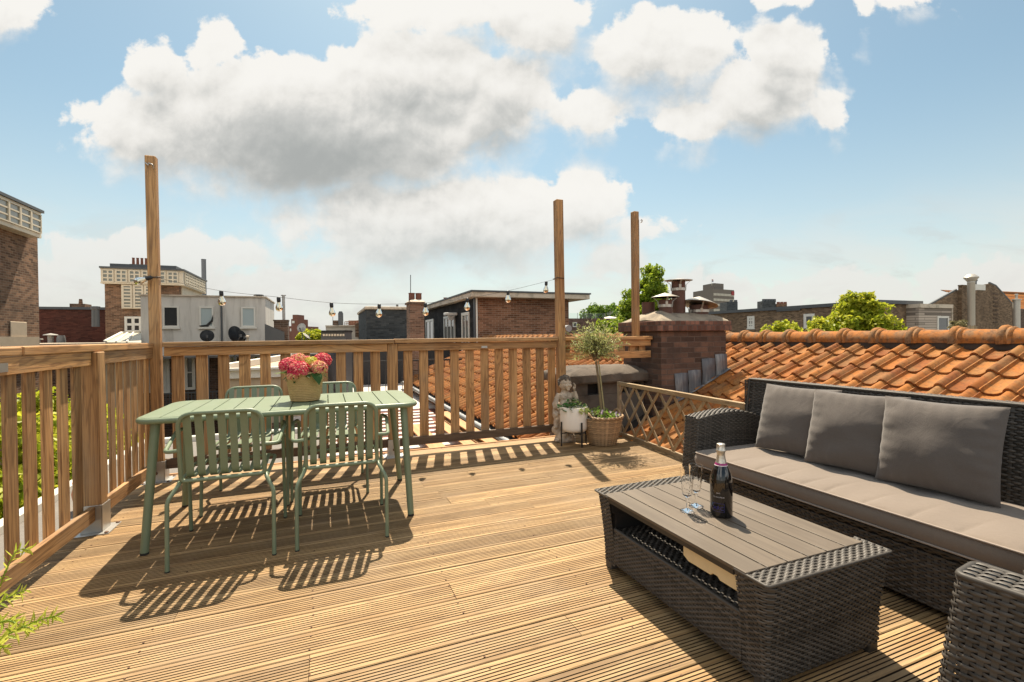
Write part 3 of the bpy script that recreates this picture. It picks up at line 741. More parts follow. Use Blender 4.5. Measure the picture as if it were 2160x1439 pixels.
# ------------------------------------------------------------------ wicker weaving
def pathfn(pts):
    """2-D polyline -> function of s in [0,1] giving points and outward (right-hand) normals"""
    P = np.array([(p[0], p[1]) for p in pts], float)
    dd = np.linalg.norm(np.diff(P, axis=0), axis=1); S_ = np.concatenate([[0], np.cumsum(dd)]); Lt = S_[-1]
    tv = np.gradient(P, S_, axis=0); tv /= np.linalg.norm(tv, axis=1)[:, None] + 1e-12
    nv = np.stack([tv[:, 1], -tv[:, 0]], 1)
    def f(s):
        q = np.asarray(s)*Lt
        return (np.interp(q, S_, P[:, 0]), np.interp(q, S_, P[:, 1]), np.interp(q, S_, nv[:, 0]), np.interp(q, S_, nv[:, 1]))
    return f, Lt
def weave(mb, S, Lu, Lv, pu=0.023, pv=0.0112, amp=0.0034, sub=4, rng=None):
    """flat strands woven over and under upright stakes on the surface S(u,v) -> points, normals"""
    nu = max(2, int(round(Lu/pu))); nv = max(1, int(round(Lv/pv)))
    rng = rng or RNG
    u = np.linspace(0, 1, nu*sub+1); nu_ = len(u)
    for r in range(nv):
        off = amp*np.clip(np.sin(PI*(u*nu + r))*1.5 + 0.22, -1, 1)
        rows = []
        jit = rng.normal(0, 0.03)/nv
        for k_, (dv, dn) in enumerate(((-0.42, -0.0013), (-0.18, 0.0006), (0.18, 0.0006), (0.42, -0.0013))):
            v = np.full_like(u, (r+0.5+dv)/nv + jit)
            p, n = S(u, np.clip(v, 0, 1)); rows.append(p + n*(off+dn)[:, None])
        mb.grid(np.stack(rows, 1))
    vv = np.linspace(0, 1, max(2, nv//2))
    for k_ in range(nu):
        c_ = (k_+0.5)/nu
        a, n = S(np.full_like(vv, c_-0.26/nu), vv); b_, n2 = S(np.full_like(vv, c_+0.26/nu), vv)
        mb.grid(np.stack([a-n*amp*0.35, b_-n2*amp*0.35], 1))
def flat(o, du, dv, n):
    o = np.array(o, float); du = np.array(du, float); dv = np.array(dv, float); n = np.array(n, float)
    def S(u, v):
        return o + du*u[:, None] + dv*v[:, None], np.repeat(n[None], len(u), 0)
    return S, float(np.linalg.norm(du)), float(np.linalg.norm(dv))

# ------------------------------------------------------------------ coffee table
CX0, CX1, CXS, CY0, CY1, CZ = 1.315, 1.893, 1.868, 1.095, 2.045, 0.39
ct = thing('coffee_table', ((CX0+CX1)/2, (CY0+CY1)/2, 0), 'dark woven wicker coffee table with grey brown slatted top and open shelf', 'coffee table')
def flare(z): return 0.034*np.clip((z-0.06)/0.32, 0, 1)**1.5
def end_block(name, y_in, y_out):
    sg = 1 if y_out > y_in else -1
    r = 0.018
    pts = [(CX0, y_in)] + [(p.x, p.y) for p in rounded([(CX0, y_in, 0), (CX0, y_out, 0), (CX1, y_out, 0), (CX1, y_in, 0)], [0, r, r, 0], 5)][1:]
    if sg > 0: pts = pts[::-1]
    # outward normal must point away from the block
    f_, L_ = pathfn(pts)
    x_, y_, nx_, ny_ = f_(np.array([0.5]))
    sgn = 1.0 if ny_[0]*sg > 0 else -1.0
    def S(u, v):
        x, y, nx, ny = f_(u); z = 0.034 + (CZ-0.012-0.034)*v; o = flare(z)*np.where(sgn*nx > 0.3, 0.3, 1.0)
        ny2 = np.where(np.abs(ny) > 0.3, ny, 0.0)
        return np.stack([x + sgn*nx*o, y + sgn*ny2*o, z], 1), np.stack([sgn*nx, sgn*ny, 0*nx], 1)
    mb = MB(); weave(mb, S, L_, CZ-0.046, pu=0.0175, pv=0.0092, amp=0.0032)
    o_ = mb.build(name, MT['wick'], ct, smooth=50)
    e = float(flare(np.array([CZ]))[0])
    ya, yb = sorted((y_in, y_out + sg*e))
    tp_ = MB(); S2, a, b2 = flat((CX0-e, ya, CZ-0.004), (CX1-CX0+1.3*e, 0, 0), (0, yb-ya, 0), (0, 0, 1)); weave(tp_, S2, a, b2, pu=0.02, pv=0.013)
    tp_.build('woven_top', MT['wick'], o_, smooth=50)
    rm = MB()
    yo = y_out + sg*e
    rm.tube(rounded([(CX0-e, y_in, CZ-0.008), (CX0-e, yo, CZ-0.008), (CX1+0.3*e, yo, CZ-0.008), (CX1+0.3*e, y_in, CZ-0.008)], 0.012, 4), 0.0055, 8)
    rm.build('woven_edge', MT['wick'], o_, smooth=60)
    c_ = MB(); w0, w1 = sorted((y_in, y_out - sg*0.008))
    c_.box((CX0+0.008, w0, 0.04), (CX1-0.008, w1, 0.30)); c_.box((CX0-0.012, w0, 0.301), (CX1+0.012, w1+(0.012 if sg > 0 else 0), CZ-0.012) if sg > 0 else (CX1+0.012, w1, CZ-0.012))
    c_.build('inner_frame', MT['wickin'], o_)
    for fx_ in (CX0+0.03, CX1-0.03):
        ft = MB(); yf = y_out - sg*0.03; ft.box((fx_-0.026, yf-0.026, 0.0), (fx_+0.026, yf+0.026, 0.04)); ft.build('foot', MT['wick'], o_, bevel=0.004)
end_block('woven_end', 1.19, CY0)
end_block('woven_end', 1.95, CY1)
lp = MB(); S_, a, b2 = flat((CX0-0.004, 1.19, 0.05), (0, 0.76, 0), (0, 0, 0.165), (-1, 0, 0)); weave(lp, S_, a, b2, pu=0.0175, pv=0.0092, amp=0.0032)
lpo = lp.build('apron', MT['wick'], ct, smooth=50)
e_ = MB(); e_.tube([(CX0, 1.192, 0.221), (CX0, 1.948, 0.221)], 0.008, 8); e_.build('woven_edge', MT['wick'], lpo, smooth=60)
sh = MB(); S_, a, b2 = flat((CX0+0.008, 1.192, 0.218), (CX1-CX0-0.03, 0, 0), (0, 0.756, 0), (0, 0, 1)); weave(sh, S_, a, b2, pu=0.02, pv=0.016)
sh.build('shelf', MT['wick'], ct, smooth=50)
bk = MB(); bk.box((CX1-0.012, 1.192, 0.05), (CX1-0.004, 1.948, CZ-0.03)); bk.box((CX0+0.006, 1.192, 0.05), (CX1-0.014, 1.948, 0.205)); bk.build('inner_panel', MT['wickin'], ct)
wS = (CXS+0.008 - (CX0-0.04))/6
for i in range(6):
    x0 = CX0-0.04 + i*wS
    s_ = MB(); s_.box((x0+0.003, 1.141, CZ-0.013), (x0+wS-0.003, 1.984, CZ+0.001)); s_.build('table_slat', MT['slat'], ct, bevel=0.0022, seg=2)
fr = MB(); fr.box((CX0-0.034, 1.195, CZ-0.032), (CX0-0.026, 1.945, CZ-0.0135)); fr.box((CX0-0.026, 1.55, CZ-0.032), (CX1-0.01, 1.60, CZ-0.0135)); fr.build('top_frame', MT['black'], ct)
cp = MB(); cp.prism([(1.195,0.278),(1.30,0.278),(1.312,0.288),(1.335,0.288),(1.345,0.278),(1.46,0.278),(1.488,0.292),(1.488,0.376),(1.195,0.376)], CX0+0.012, CX0+0.026, 0)
cp.build('underside_panel', MT['cream'], ct, bevel=0.002)

# ------------------------------------------------------------------ sofa (faces -X)
SY0, SY1 = 0.42, 2.585
sf_ = thing('wicker_sofa', (2.66, 1.5, 0), 'long dark wicker sofa with taupe seat cushion along the right edge of the deck', 'sofa')
base = MB(); S_, a, b2 = flat((2.335, SY0+0.13, 0.03), (0, SY1-SY0-0.26, 0), (0, 0, 0.222), (-1, 0, 0)); weave(base, S_, a, b2, pu=0.024, pv=0.0128, amp=0.004)
bo = base.build('base', MT['wick'], sf_, smooth=50)
rmm = MB()
def Srim(u, v):
    an = (v*1.25-0.25)*PI*0.9; y = SY0+0.13 + (SY1-SY0-0.26)*u
    return np.stack([2.338-0.018*np.cos(an-0.6), y, 0.279+0.020*np.sin(an-0.6)], 1), np.stack([-np.cos(an-0.6), 0*y, np.sin(an-0.6)], 1)
weave(rmm, Srim, SY1-SY0-0.26, 0.05, pu=0.03, pv=0.012); rmm.build('woven_edge', MT['wick'], bo, smooth=50)
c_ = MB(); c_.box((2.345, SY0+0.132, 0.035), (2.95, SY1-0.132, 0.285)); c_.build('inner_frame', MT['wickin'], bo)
def arm(y0, y1):
    def top(x): return 0.612 + 0.036*np.sin(np.clip((x-2.28)/0.36, 0, 1)*PI/2) - 0.085*np.clip((x-2.62)/0.36, 0, 1)**1.8
    def xf(z): return 2.325 - 0.055*(1-z/0.62)
    mb = MB()
    r = 0.025
    pts = [(p.x, p.y) for p in rounded([(2.98, y0, 0), (2.30, y0, 0), (2.30, y1, 0), (2.98, y1, 0)], [0, r, r, 0], 5)]
    f_, L_ = pathfn(pts)
    x_, y_, nx_, ny_ = f_(np.array([0.5])); sg = 1.0 if nx_[0] < 0 else -1.0
    def S(u, v):
        x, y, nx, ny = f_(u); zt_ = top(x)-0.006; z = 0.03 + (zt_-0.03)*v
        x2 = x + (xf(z)-2.30)*np.clip((2.98-x)/0.68, 0, 1)
        return np.stack([x2, y, z], 1), np.stack([sg*nx, sg*ny, 0*nx], 1)
    weave(mb, S, L_, 0.575, pu=0.022, pv=0.0118, amp=0.0038)
    ao = mb.build('arm', MT['wick'], sf_, smooth=50)
    tp_ = MB()
    def S2(u, v):
        x = 2.318 + 0.662*u; z = top(x); y = y0 + (y1-y0)*v
        z = z - 0.012*(2*v-1)**4; dz_ = np.gradient(top(x), x) if len(x) > 1 else 0*x
        return np.stack([x, y, z], 1), np.stack([-0.2*np.ones_like(x)*0, 0*x, np.ones_like(x)], 1)
    weave(tp_, S2, 0.66, y1-y0, pu=0.022, pv=0.014); tp_.build('arm_top', MT['wick'], ao, smooth=50)
    n_ = MB(); V = []
    xs_ = np.linspace(2.34, 2.97, 16)
    poly = [(2.31, 0.035), (2.97, 0.035)] + [(x, float(top(np.array([x]))[0])-0.015) for x in xs_[::-1]]
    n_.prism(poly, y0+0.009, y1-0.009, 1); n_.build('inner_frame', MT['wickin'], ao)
arm(SY1-0.13, SY1); arm(SY0, SY0+0.13)
bb = MB()
S_, a, b2 = flat((2.885, SY1-0.01, 0.28), (0, SY0-SY1+0.02, 0), (0.055, 0, 0.56), (-1, 0, 0.1)); weave(bb, S_, a, b2, pu=0.024, pv=0.0128, amp=0.004)
bko = bb.build('backrest', MT['wick'], sf_, smooth=50)
for nm, spec in (('backrest_top', ((2.935, SY1, 0.846), (0, SY0-SY1, 0), (0.075, 0, 0), (0, 0, 1))), ('backrest_rear', ((3.015, SY0, 0.05), (0, SY1-SY0, 0), (0, 0, 0.79), (1, 0, 0))), ('backrest_side', ((2.895, SY1+0.002, 0.30), (0.115, 0, 0), (0.0, 0, 0.54), (0, 1, 0)))):
    m_ = MB(); S_, a, b2 = flat(*spec); weave(m_, S_, a, b2, pu=0.03 if 'rear' in nm else 0.022, pv=0.02 if 'rear' in nm else 0.012); m_.build(nm, MT['wick'], bko, smooth=50)
m_ = MB(); m_.tube([(2.94, SY1, 0.842), (2.94, SY0, 0.842)], 0.008, 8); m_.tube([(2.893, SY1-0.006, 0.5), (2.94, SY1-0.004, 0.84)], 0.009, 8); m_.build('woven_edge', MT['wick'], bko, smooth=60)
m_ = MB(); m_.add([(2.90,SY0+.01,.06),(3.005,SY0+.01,.06),(3.005,SY1-.01,.06),(2.90,SY1-.01,.06),(2.952,SY0+.01,.838),(3.005,SY0+.01,.838),(3.005,SY1-.01,.838),(2.952,SY1-.01,.838)],[(0,3,2,1),(4,5,6,7),(0,1,5,4),(1,2,6,5),(2,3,7,6),(3,0,4,7)]); m_.build('inner_frame', MT['wickin'], bko)
def sq2rr(s, t, lx, ly, r):
    """unit square -> rectangle with rounded corners"""
    x = s*lx/2; y = t*ly/2
    hx, hy_ = lx/2-r, ly/2-r
    ox = np.maximum(np.abs(x)-hx, 0); oy = np.maximum(np.abs(y)-hy_, 0)
    l = np.sqrt(ox*ox+oy*oy); m = np.maximum(ox, oy)
    k_ = np.where(l > 1e-9, m/np.maximum(l, 1e-9), 1.0)
    return np.sign(x)*(np.minimum(np.abs(x), hx)+ox*k_), np.sign(y)*(np.minimum(np.abs(y), hy_)+oy*k_)
def cushion(x0, x1, y0, y1, z0, z1, parent, seams):
    lx, ly = x1-x0, y1-y0; cx, cy = (x0+x1)/2, (y0+y1)/2
    ns_, nt_ = 40, 260
    s = np.linspace(-1, 1, ns_); t = np.linspace(-1, 1, nt_)
    S, T = np.meshgrid(s, t, indexing='ij')
    X, Y = sq2rr(S, T, lx, ly, 0.035)
    edge = (1-np.abs(S)**6)*(1-np.abs(T)**26)
    yy = cy + Y
    puck = np.zeros_like(X)
    for sy, am in seams: puck -= am*(np.exp(-np.abs(yy-sy+0.03*(1+S)**2*0.6)/0.016))*(0.12+0.88*np.clip(-S*1.5-0.3, 0, 1))
    puck = puck*1.3; und = 0.003*np.sin(yy*17+S*2)+0.0025*np.sin(yy*31-S*3+1)
    Z = z1 - 0.012 + 0.012*edge**0.5 + puck*edge**0.12 + und*edge**0.5 + 0.008*edge*(1-S*S)
    mb = MB(); mb.grid(np.stack([cx+X, yy, Z], 2))
    mb.grid(np.stack([cx+X, yy, z0+0.0*X+0.008*(1-edge)], 2), flip=True)
    idx = [(0, j) for j in range(nt_-1, -1, -1)] + [(i, 0) for i in range(1, ns_)] + [(ns_-1, j) for j in range(1, nt_)] + [(i, nt_-1) for i in range(ns_-2, 0, -1)]
    bx = np.array([cx+X[i, j] for i, j in idx]); by = np.array([yy[i, j] for i, j in idx]); bz = np.array([Z[i, j] for i, j in idx])
    rows = []
    nx_, ny_ = (bx-cx)/(lx/2), (by-cy)/(ly/2)
    for q in np.linspace(0, 1, 7):
        o_ = 0.010*math.sin(PI*q); z = bz*(1-q) + (z0+0.008)*q
        rows.append(np.stack([bx+o_*np.sign(nx_)*(np.abs(nx_) > 0.97), by+o_*np.sign(ny_)*(np.abs(ny_) > 0.985), z], 1))
    mb.grid(np.stack(rows, 1), close_u=True, flip=True)
    o = mb.build('seat_cushion', MT['cush'], parent, smooth=60)
    for zz, q in ((None, 0.0), (z0+0.008, 1.0)):
        w = MB(); w.tube([(a_, b_, (c_ if zz is None else zz)) for a_, b_, c_ in zip(bx+0.004*np.sign(nx_)*(np.abs(nx_) > 0.97), by, bz+0.002)], 0.0046, 6, closed=True); w.build('piping', MT['pipe'], o, smooth=180)
cushion(2.285, 2.88, SY0+0.135, SY1-0.135, 0.302, 0.402, sf_, [(2.16,0.008),(1.98,0.011),(1.86,0.009),(1.70,0.011),(1.58,0.010),(1.40,0.010),(1.22,0.009),(1.05,0.010),(0.86,0.009)])
def pillow(y, wid, hgt, rz, tilt, x, z, label, seed):
    rg = np.random.default_rng(seed)
    n = 40; s = np.linspace(-1, 1, n); A, B2 = np.meshgrid(s, s, indexing='ij')
    ex = 1 - 0.05*np.cos(B2*PI/2)**1.0*np.abs(A)**3; ey = 1 - 0.05*np.cos(A*PI/2)*np.abs(B2)**3
    X = A*wid/2*ex; Z = B2*hgt/2*ey
    th = ((1-A**2)*(1-B2**2)); T = 0.094*np.clip(th, 0, 1)**0.45 + 0.0005
    wr = np.zeros_like(A)
    for i in range(7):
        ang = rg.uniform(0, PI); ph = rg.uniform(0, 6); fr_ = rg.uniform(4, 9); cx_, cz_ = rg.uniform(-0.9, 0.9, 2)
        wr += 0.0055*np.sin(fr_*(A*math.cos(ang)+B2*math.sin(ang))+ph)*np.exp(-((A-cx_)**2+(B2-cz_)**2)/0.25)
    edgew = np.clip(np.maximum(np.abs(A), np.abs(B2)), 0, 1)**4
    wr2 = 0.004*np.sin(26*A+3*B2)*edgew*(np.abs(B2) > np.abs(A)) + 0.004*np.sin(24*B2+2*A+rg.uniform(0, 3))*edgew*(np.abs(A) >= np.abs(B2))
    fade = np.clip(th*6, 0, 1)
    mb = MB()
    ct_, st_ = math.cos(tilt), math.sin(tilt)
    c, sn = math.cos(rz), math.sin(rz)
    for sg in (1, -1):
        D = sg*(T + (wr+wr2)*fade)
        # local: a along world Y, b up, d towards -X
        px, py, pz = -D, -X, Z
        px, pz = px*ct_ + pz*st_, -px*st_*-1*-1 + pz*ct_
        qx, qy = px*c - py*sn, px*sn + py*c
        mb.grid(np.stack([x+qx, y+qy, z+pz], 2), flip=(sg < 0))
    o = mb.build('throw_pillow', MT['pill'], None, smooth=180)
    w = None
    tag(o, label, 'pillow', 'taupe throw pillows on the wicker sofa')
pillow(2.080, 0.475, 0.44, R(6), R(17), 2.765, 0.628, 'taupe square throw pillow at the far end of the sofa, against the arm', 1)
pillow(1.712, 0.475, 0.44, R(8), R(16), 2.735, 0.628, 'taupe throw pillow in the middle of the sofa, between two others', 2)
pillow(1.325, 0.475, 0.44, R(5), R(14), 2.725, 0.630, 'widest taupe throw pillow, nearest of the three on the sofa', 3)

# ------------------------------------------------------------------ wicker armchair, mostly outside the picture
ac = thing('wicker_armchair', (1.843, 0.393, 0), 'dark wicker armchair whose arm rises in the lower right corner, in front of the sofa', 'armchair', rz=R(7))
# local: front is +Y, x across
def arm2(x0, x1, name='arm'):
    out = -1 if x0 < 0 else 1
    r = 0.028
    pts = [(p.x, p.y) for p in rounded([(x0, -0.40, 0), (x0, 0.33, 0), (x1, 0.33, 0), (x1, -0.40, 0)], [0, r, r, 0], 5)]
    f_, L_ = pathfn(pts); x_, y_, nx_, ny_ = f_(np.array([0.5])); sg = 1.0 if ny_[0] > 0 else -1.0
    def S(u, v):
        x, y, nx, ny = f_(u); z = 0.03 + 0.535*v; q = 1-v
        return np.stack([x + out*0.05*q*np.clip((y+0.40)/0.1, 0, 1)*(np.abs(x-(x0 if out < 0 else x1)) < 0.06), y + 0.055*q*np.clip((y+0.2)/0.5, 0, 1), z], 1), np.stack([sg*nx, sg*ny, 0*nx], 1)
    mb = MB(); weave(mb, S, L_, 0.54, pu=0.024, pv=0.0115, amp=0.0032); ao = mb.build(name, MT['wick'], ac, smooth=50, local=True)
    tp_ = MB(); S2, a, b2 = flat((x0+0.006, -0.40, 0.571), (0, 0.722, 0), (x1-x0-0.012, 0, 0), (0, 0, 1)); weave(tp_, S2, a, b2, pu=0.03, pv=0.0135, amp=0.004); tp_.build('arm_top', MT['wick'], ao, smooth=50, local=True)
    e_ = MB(); e_.tube(rounded([(x0+0.004, -0.40, 0.566), (x0+0.004, 0.326, 0.566), (x1-0.004, 0.326, 0.566), (x1-0.004, -0.40, 0.566)], 0.02, 5), 0.009, 8); e_.build('woven_edge', MT['wick'], ao, smooth=60, local=True)
    n_ = MB(); n_.box((x0+0.010, -0.39, 0.04), (x1-0.010, 0.318, 0.558)); n_.build('inner_frame', MT['wickin'], ao, local=True)
arm2(-0.335, -0.215); arm2(0.215, 0.335)
m_ = MB(); S_, a, b2 = flat((0.215, 0.30, 0.03), (-0.43, 0, 0), (0, 0, 0.27), (0, 1, 0)); weave(m_, S_, a, b2); m_.build('base', MT['wick'], ac, smooth=50, local=True)
m_ = MB(); S_, a, b2 = flat((-0.335, -0.30, 0.3), (0.67, 0, 0), (0, -0.1, 0.5), (0, 1, 0.2)); weave(m_, S_, a, b2, pu=0.03, pv=0.02); m_.build('backrest', MT['wick'], ac, smooth=50, local=True)
m_ = MB(); m_.box((-0.213, -0.29, 0.28), (0.213, 0.28, 0.38)); m_.build('seat_cushion', MT['cush'], ac, bevel=0.02, seg=3, local=True)

# ------------------------------------------------------------------ bottle and glasses
bx, by, bz = 1.590, 1.546, CZ+0.0022
bt = thing('wine_bottle', (bx, by, bz), 'dark sparkling wine bottle with silver foil neck on the coffee table', 'bottle')
md, nt_, b_ = newmat('dark_bottle_glass'); setb(nt_, b_, Base_Color=(0.006,0.005,0.005), Roughness=0.06); b_.inputs['Coat Weight'].default_value = 0.6
g_ = MB(); g_.lathe([(0.034,0.0),(0.0435,0.003),(0.0455,0.008),(0.0455,0.145),(0.044,0.165),(0.038,0.190),(0.029,0.212),(0.0215,0.230),(0.0175,0.246)], (bx, by, bz), 40); g_.build('bottle_body', md, bt, smooth=50)
fo, nt_, b_ = newmat('silver_foil'); tc_ = nd(nt_, 'TexCoord'); setb(nt_, b_, Base_Color=(0.62,0.57,0.49), Metallic=0.85, Roughness=0.33, Normal=bump(nt_, noise(nt_, tc_.outputs['Object'], 130, 3, 0.6), 0.5, 0.003))
g_ = MB(); g_.lathe([(0.0225,0.2295),(0.0185,0.247),(0.0165,0.262),(0.0165,0.276),(0.0195,0.279),(0.0198,0.286),(0.0172,0.289),(0.0175,0.304),(0.0165,0.311),(0.010,0.3135),(0.0,0.314)], (bx, by, bz), 32); g_.build('foil', fo, bt, smooth=60)
g_ = MB(); g_.lathe([(0.0255,0.2215),(0.0228,0.2300)], (bx, by, bz), 32); g_.build('neck_band', plain('magenta_band', (0.30,0.02,0.15), 0.4), bt, smooth=60)
g_ = MB(); g_.lathe([(0.0268,0.2190),(0.0256,0.2213)], (bx, by, bz), 32); g_.build('neck_band', plain('pale_band', (0.7,0.6,0.6), 0.4), bt, smooth=60)
# printing on the front of the bottle: small pale lines of lettering over a violet outlined emblem
def text_mesh(txt, size, mb, fn):
    cu = bpy.data.curves.new('txt', 'FONT'); cu.body = txt; cu.size = size; cu.align_x = 'CENTER'; cu.extrude = 0.0
    ob = bpy.data.objects.new('txt', cu); COL.objects.link(ob)
    dg = bpy.context.evaluated_depsgraph_get(); me = bpy.data.meshes.new_from_object(ob.evaluated_get(dg))
    mb.add([fn(v.co.x, v.co.y) for v in me.vertices], [tuple(p.vertices) for p in me.polygons])
    bpy.data.objects.remove(ob); bpy.data.curves.remove(cu); bpy.data.meshes.remove(me)
va = math.atan2(-by, -bx) - 0.25
def onb(z0):
    return lambda x, y: (bx + 0.0459*math.cos(va + x/0.0455), by + 0.0459*math.sin(va + x/0.0455), bz + z0 + y)
mpale = plain('pale_print', (0.55,0.5,0.5), 0.5); mvio = plain('violet_print', (0.035,0.03,0.16), 0.4)
l_ = MB(); text_mesh('BRUT', 0.0065, l_, onb(0.105)); text_mesh('VIN MOUSSEUX', 0.0068, l_, onb(0.088)); l_.build('lettering', mpale, bt)
def ring_(z0, w, h_, th_, mb):
    for (a0, a1, c0, c1) in ((-w, w, 0, th_), (-w, w, h_-th_, h_), (-w, -w+th_, th_, h_-th_), (w-th_, w, th_, h_-th_)):
        for i in range(6):
            p = a0+(a1-a0)*i/6; q = a0+(a1-a0)*(i+1)/6
            mb.quad(onb(z0)(p, c0), onb(z0)(q, c0), onb(z0)(q, c1), onb(z0)(p, c1))
l_ = MB(); ring_(0.028, 0.0235, 0.036, 0.0012, l_); text_mesh('ARC', 0.022, l_, onb(0.036)); l_.build('emblem', mvio, bt)
mglass = glassmat('clear_glass', (1,1,1), 0.0, 1.22)
def glass(x, y, label):
    t = thing('champagne_glass', (x, y, bz), label, 'glass', 'champagne flutes on the coffee table')
    g_ = MB()
    outer = [(0.0,0.0),(0.031,0.0),(0.032,0.002),(0.028,0.0045),(0.012,0.009),(0.005,0.014),(0.004,0.04),(0.0065,0.052),(0.0085,0.057),(0.006,0.062),(0.010,0.066),(0.018,0.072),(0.0215,0.085),(0.0235,0.11),(0.027,0.15),(0.0305,0.19)]
    inner = [(0.0292,0.19),(0.0258,0.15),(0.0222,0.11),(0.0198,0.086),(0.015,0.077),(0.0,0.074)]
    n_ = 40; V = []; prof_ = outer+inner; kk = len(prof_)
    for i, (r_, z_) in enumerate(prof_):
        for j in range(n_):
            fl = 1.0
            if 0.068 < z_ < 0.125 and i < len(outer): fl = 1.0 + 0.035*(1 if j % 4 < 2 else -1)
            V.append((x + r_*fl*math.cos(2*PI*j/n_), y + r_*fl*math.sin(2*PI*j/n_), bz + z_))
    F = []
    for i in range(kk-1):
        for j in range(n_): F.append((i*n_+j, i*n_+(j+1)%n_, (i+1)*n_+(j+1)%n_, (i+1)*n_+j))
    g_.add(V, F); g_.build('glass_body', mglass, t, smooth=40)
glass(1.488, 1.640, 'empty cut glass champagne flute on the coffee table, farther from the bottle')
glass(1.568, 1.672, 'empty cut glass champagne flute on the coffee table, closer to the sofa and bottle')
# ------------------------------------------------------------------ lattice fence
def lattice(y0, y1, label, xof):
    """panel between y0 (far) and y1 (near); xof(y) gives its x"""
    t = thing('lattice_fence', (xof((y0+y1)/2), (y0+y1)/2, 0), label, 'lattice fence', 'wooden lattice panels along the right edge of the deck')
    A = lambda y, z, dx=0.0: (xof(y)+dx, y, z)
    for nm, z, h in (('top_rail', 0.612, 0.044), ('bottom_rail', 0.022, 0.044)):
        m_ = MB(); m_.bar(A(y0, z), A(y1, z), 0.040, h); m_.build(nm, MT['lat_y'], t, bevel=0.003)
    for y in (y0-0.02, y1+0.02):
        m_ = MB(); m_.bar(A(y, 0.044), A(y, 0.59), 0.04, 0.036, up=(1,0,0)); m_.build('end_post', MT['lat_z'], t, bevel=0.002)
    H_ = 0.545; run = 0.455; zb = 0.045
    for lay, sg in ((0.008, 1), (-0.008, -1)):
        s = y1 - run
        while s < y0 + run:
            # lath from bottom s to top s + sg*run, clipped to the panel
            ya, za, yb, zb2 = s, zb, s + sg*run, zb + H_
            def clip(ya, za, yb, zb2, lim, keep):
                pts = []
                for (p, q) in ((0, 1),):
                    pass
                return None
            lo, hi = y1+0.035, y0-0.035
            ta, tb = 0.0, 1.0
            dy = yb - ya
            if dy != 0:
                t1, t2 = sorted(((lo-ya)/dy, (hi-ya)/dy)); ta, tb = max(ta, t1), min(tb, t2)
            if tb - ta > 0.06:
                p = A(ya+dy*ta, za+(zb2-za)*ta, lay); q = A(ya+dy*tb, za+(zb2-za)*tb, lay)
                m_ = MB(); m_.bar(p, q, 0.032, 0.009, up=(1,0,0)); m_.build('lath', MT['lat_z'], t, bevel=0.0015)
            s += 0.226
    return t
lattice(4.66, 2.735, 'diamond lattice fence panel between the wicker basket and the sofa', lambda y: 3.055 + (y-2.6)*0.075)
lattice(2.725, 0.65, 'diamond lattice fence panel behind the sofa backrest, mostly hidden', lambda y: 3.055 + (y-2.6)*0.02)

# ------------------------------------------------------------------ tiled roof
XR, ZR, SL = 5.70, 1.03, 0.44
CA = math.atan(SL); cc, ss = math.cos(CA), math.sin(CA)
def tilemat(name, moss=0.55, pat=(0.25,0.148,0.062), big=4.5):
    m, nt, b = newmat(name)
    r = nd(nt, 'NewGeometry').outputs['Random Per Island']
    tc = nd(nt, 'TexCoord'); v = tc.outputs['Object']
    c = ramp(nt, r, [(0.0, (0.20,0.066,0.020)), (0.35, (0.29,0.100,0.026)), (0.7, (0.37,0.138,0.032)), (1.0, (0.30,0.135,0.046))])
    off = nd(nt, 'VectorMath', {0: v, 1: nd(nt, 'CombineXYZ', {0: mth(nt, 'MULTIPLY', r, 60.0), 1: mth(nt, 'MULTIPLY', r, 33.0)}).outputs[0]}, operation='ADD').outputs[0]
    n = noise(nt, off, big, 6, 0.65, 0.4); n2 = noise(nt, off, 26.0, 5, 0.7); n3 = noise(nt, v, 70.0, 3, 0.6)
    c = mix(nt, mth(nt, 'MULTIPLY', mrange(nt, n, 0.42, 0.62), moss), c, pat)
    c = mix(nt, mth(nt, 'MULTIPLY', mrange(nt, n2, 0.46, 0.64), mth(nt, 'MULTIPLY', moss, 0.8)), c, (0.06,0.034,0.022))
    c = mix(nt, mth(nt, 'MULTIPLY', mrange(nt, n3, 0.66, 0.74), 0.6), c, (0.32,0.27,0.19))
    setb(nt, b, Base_Color=c, Roughness=0.86, Normal=bump(nt, n2, 0.4, 0.006))
    b.inputs['Specular IOR Level'].default_value = 0.2
    return m
MT['tile'] = tilemat('terracotta_tile', 0.5); MT['ridge'] = tilemat('ridge_terracotta', 0.65, (0.17,0.125,0.08), 7.0)
house = thing('tiled_house', (5.7, 6.5, -11), 'long roof of curved orange terracotta tiles with a rounded ridge, right of the deck', 'house')
prof_t = [(-.06,.008),(-.025,.028),(.05,.042),(.13,.045),(.21,.037),(.27,.023),(.31,.016),(.325,.022),(.36,.022),(.378,.008),(.43,.001),(.55,-.004),(.70,-.004),(.82,.002),(.92,.012),(1.0,.024)]
TW, GA, TL = 0.222, 0.311, 0.375
rows_t = [(0.0, -0.026), (0.0, -0.006), (0.010, 0.0), (0.17, 0.0), (TL, 0.0)]
tm = MB(); rr = random.Random(21)
def slope_pt(y, d, h):
    """d: distance down the slope from the ridge line, h: height square to the slope"""
    return (XR - d*cc - h*ss, y, ZR - d*ss + h*cc)
nrow = 11
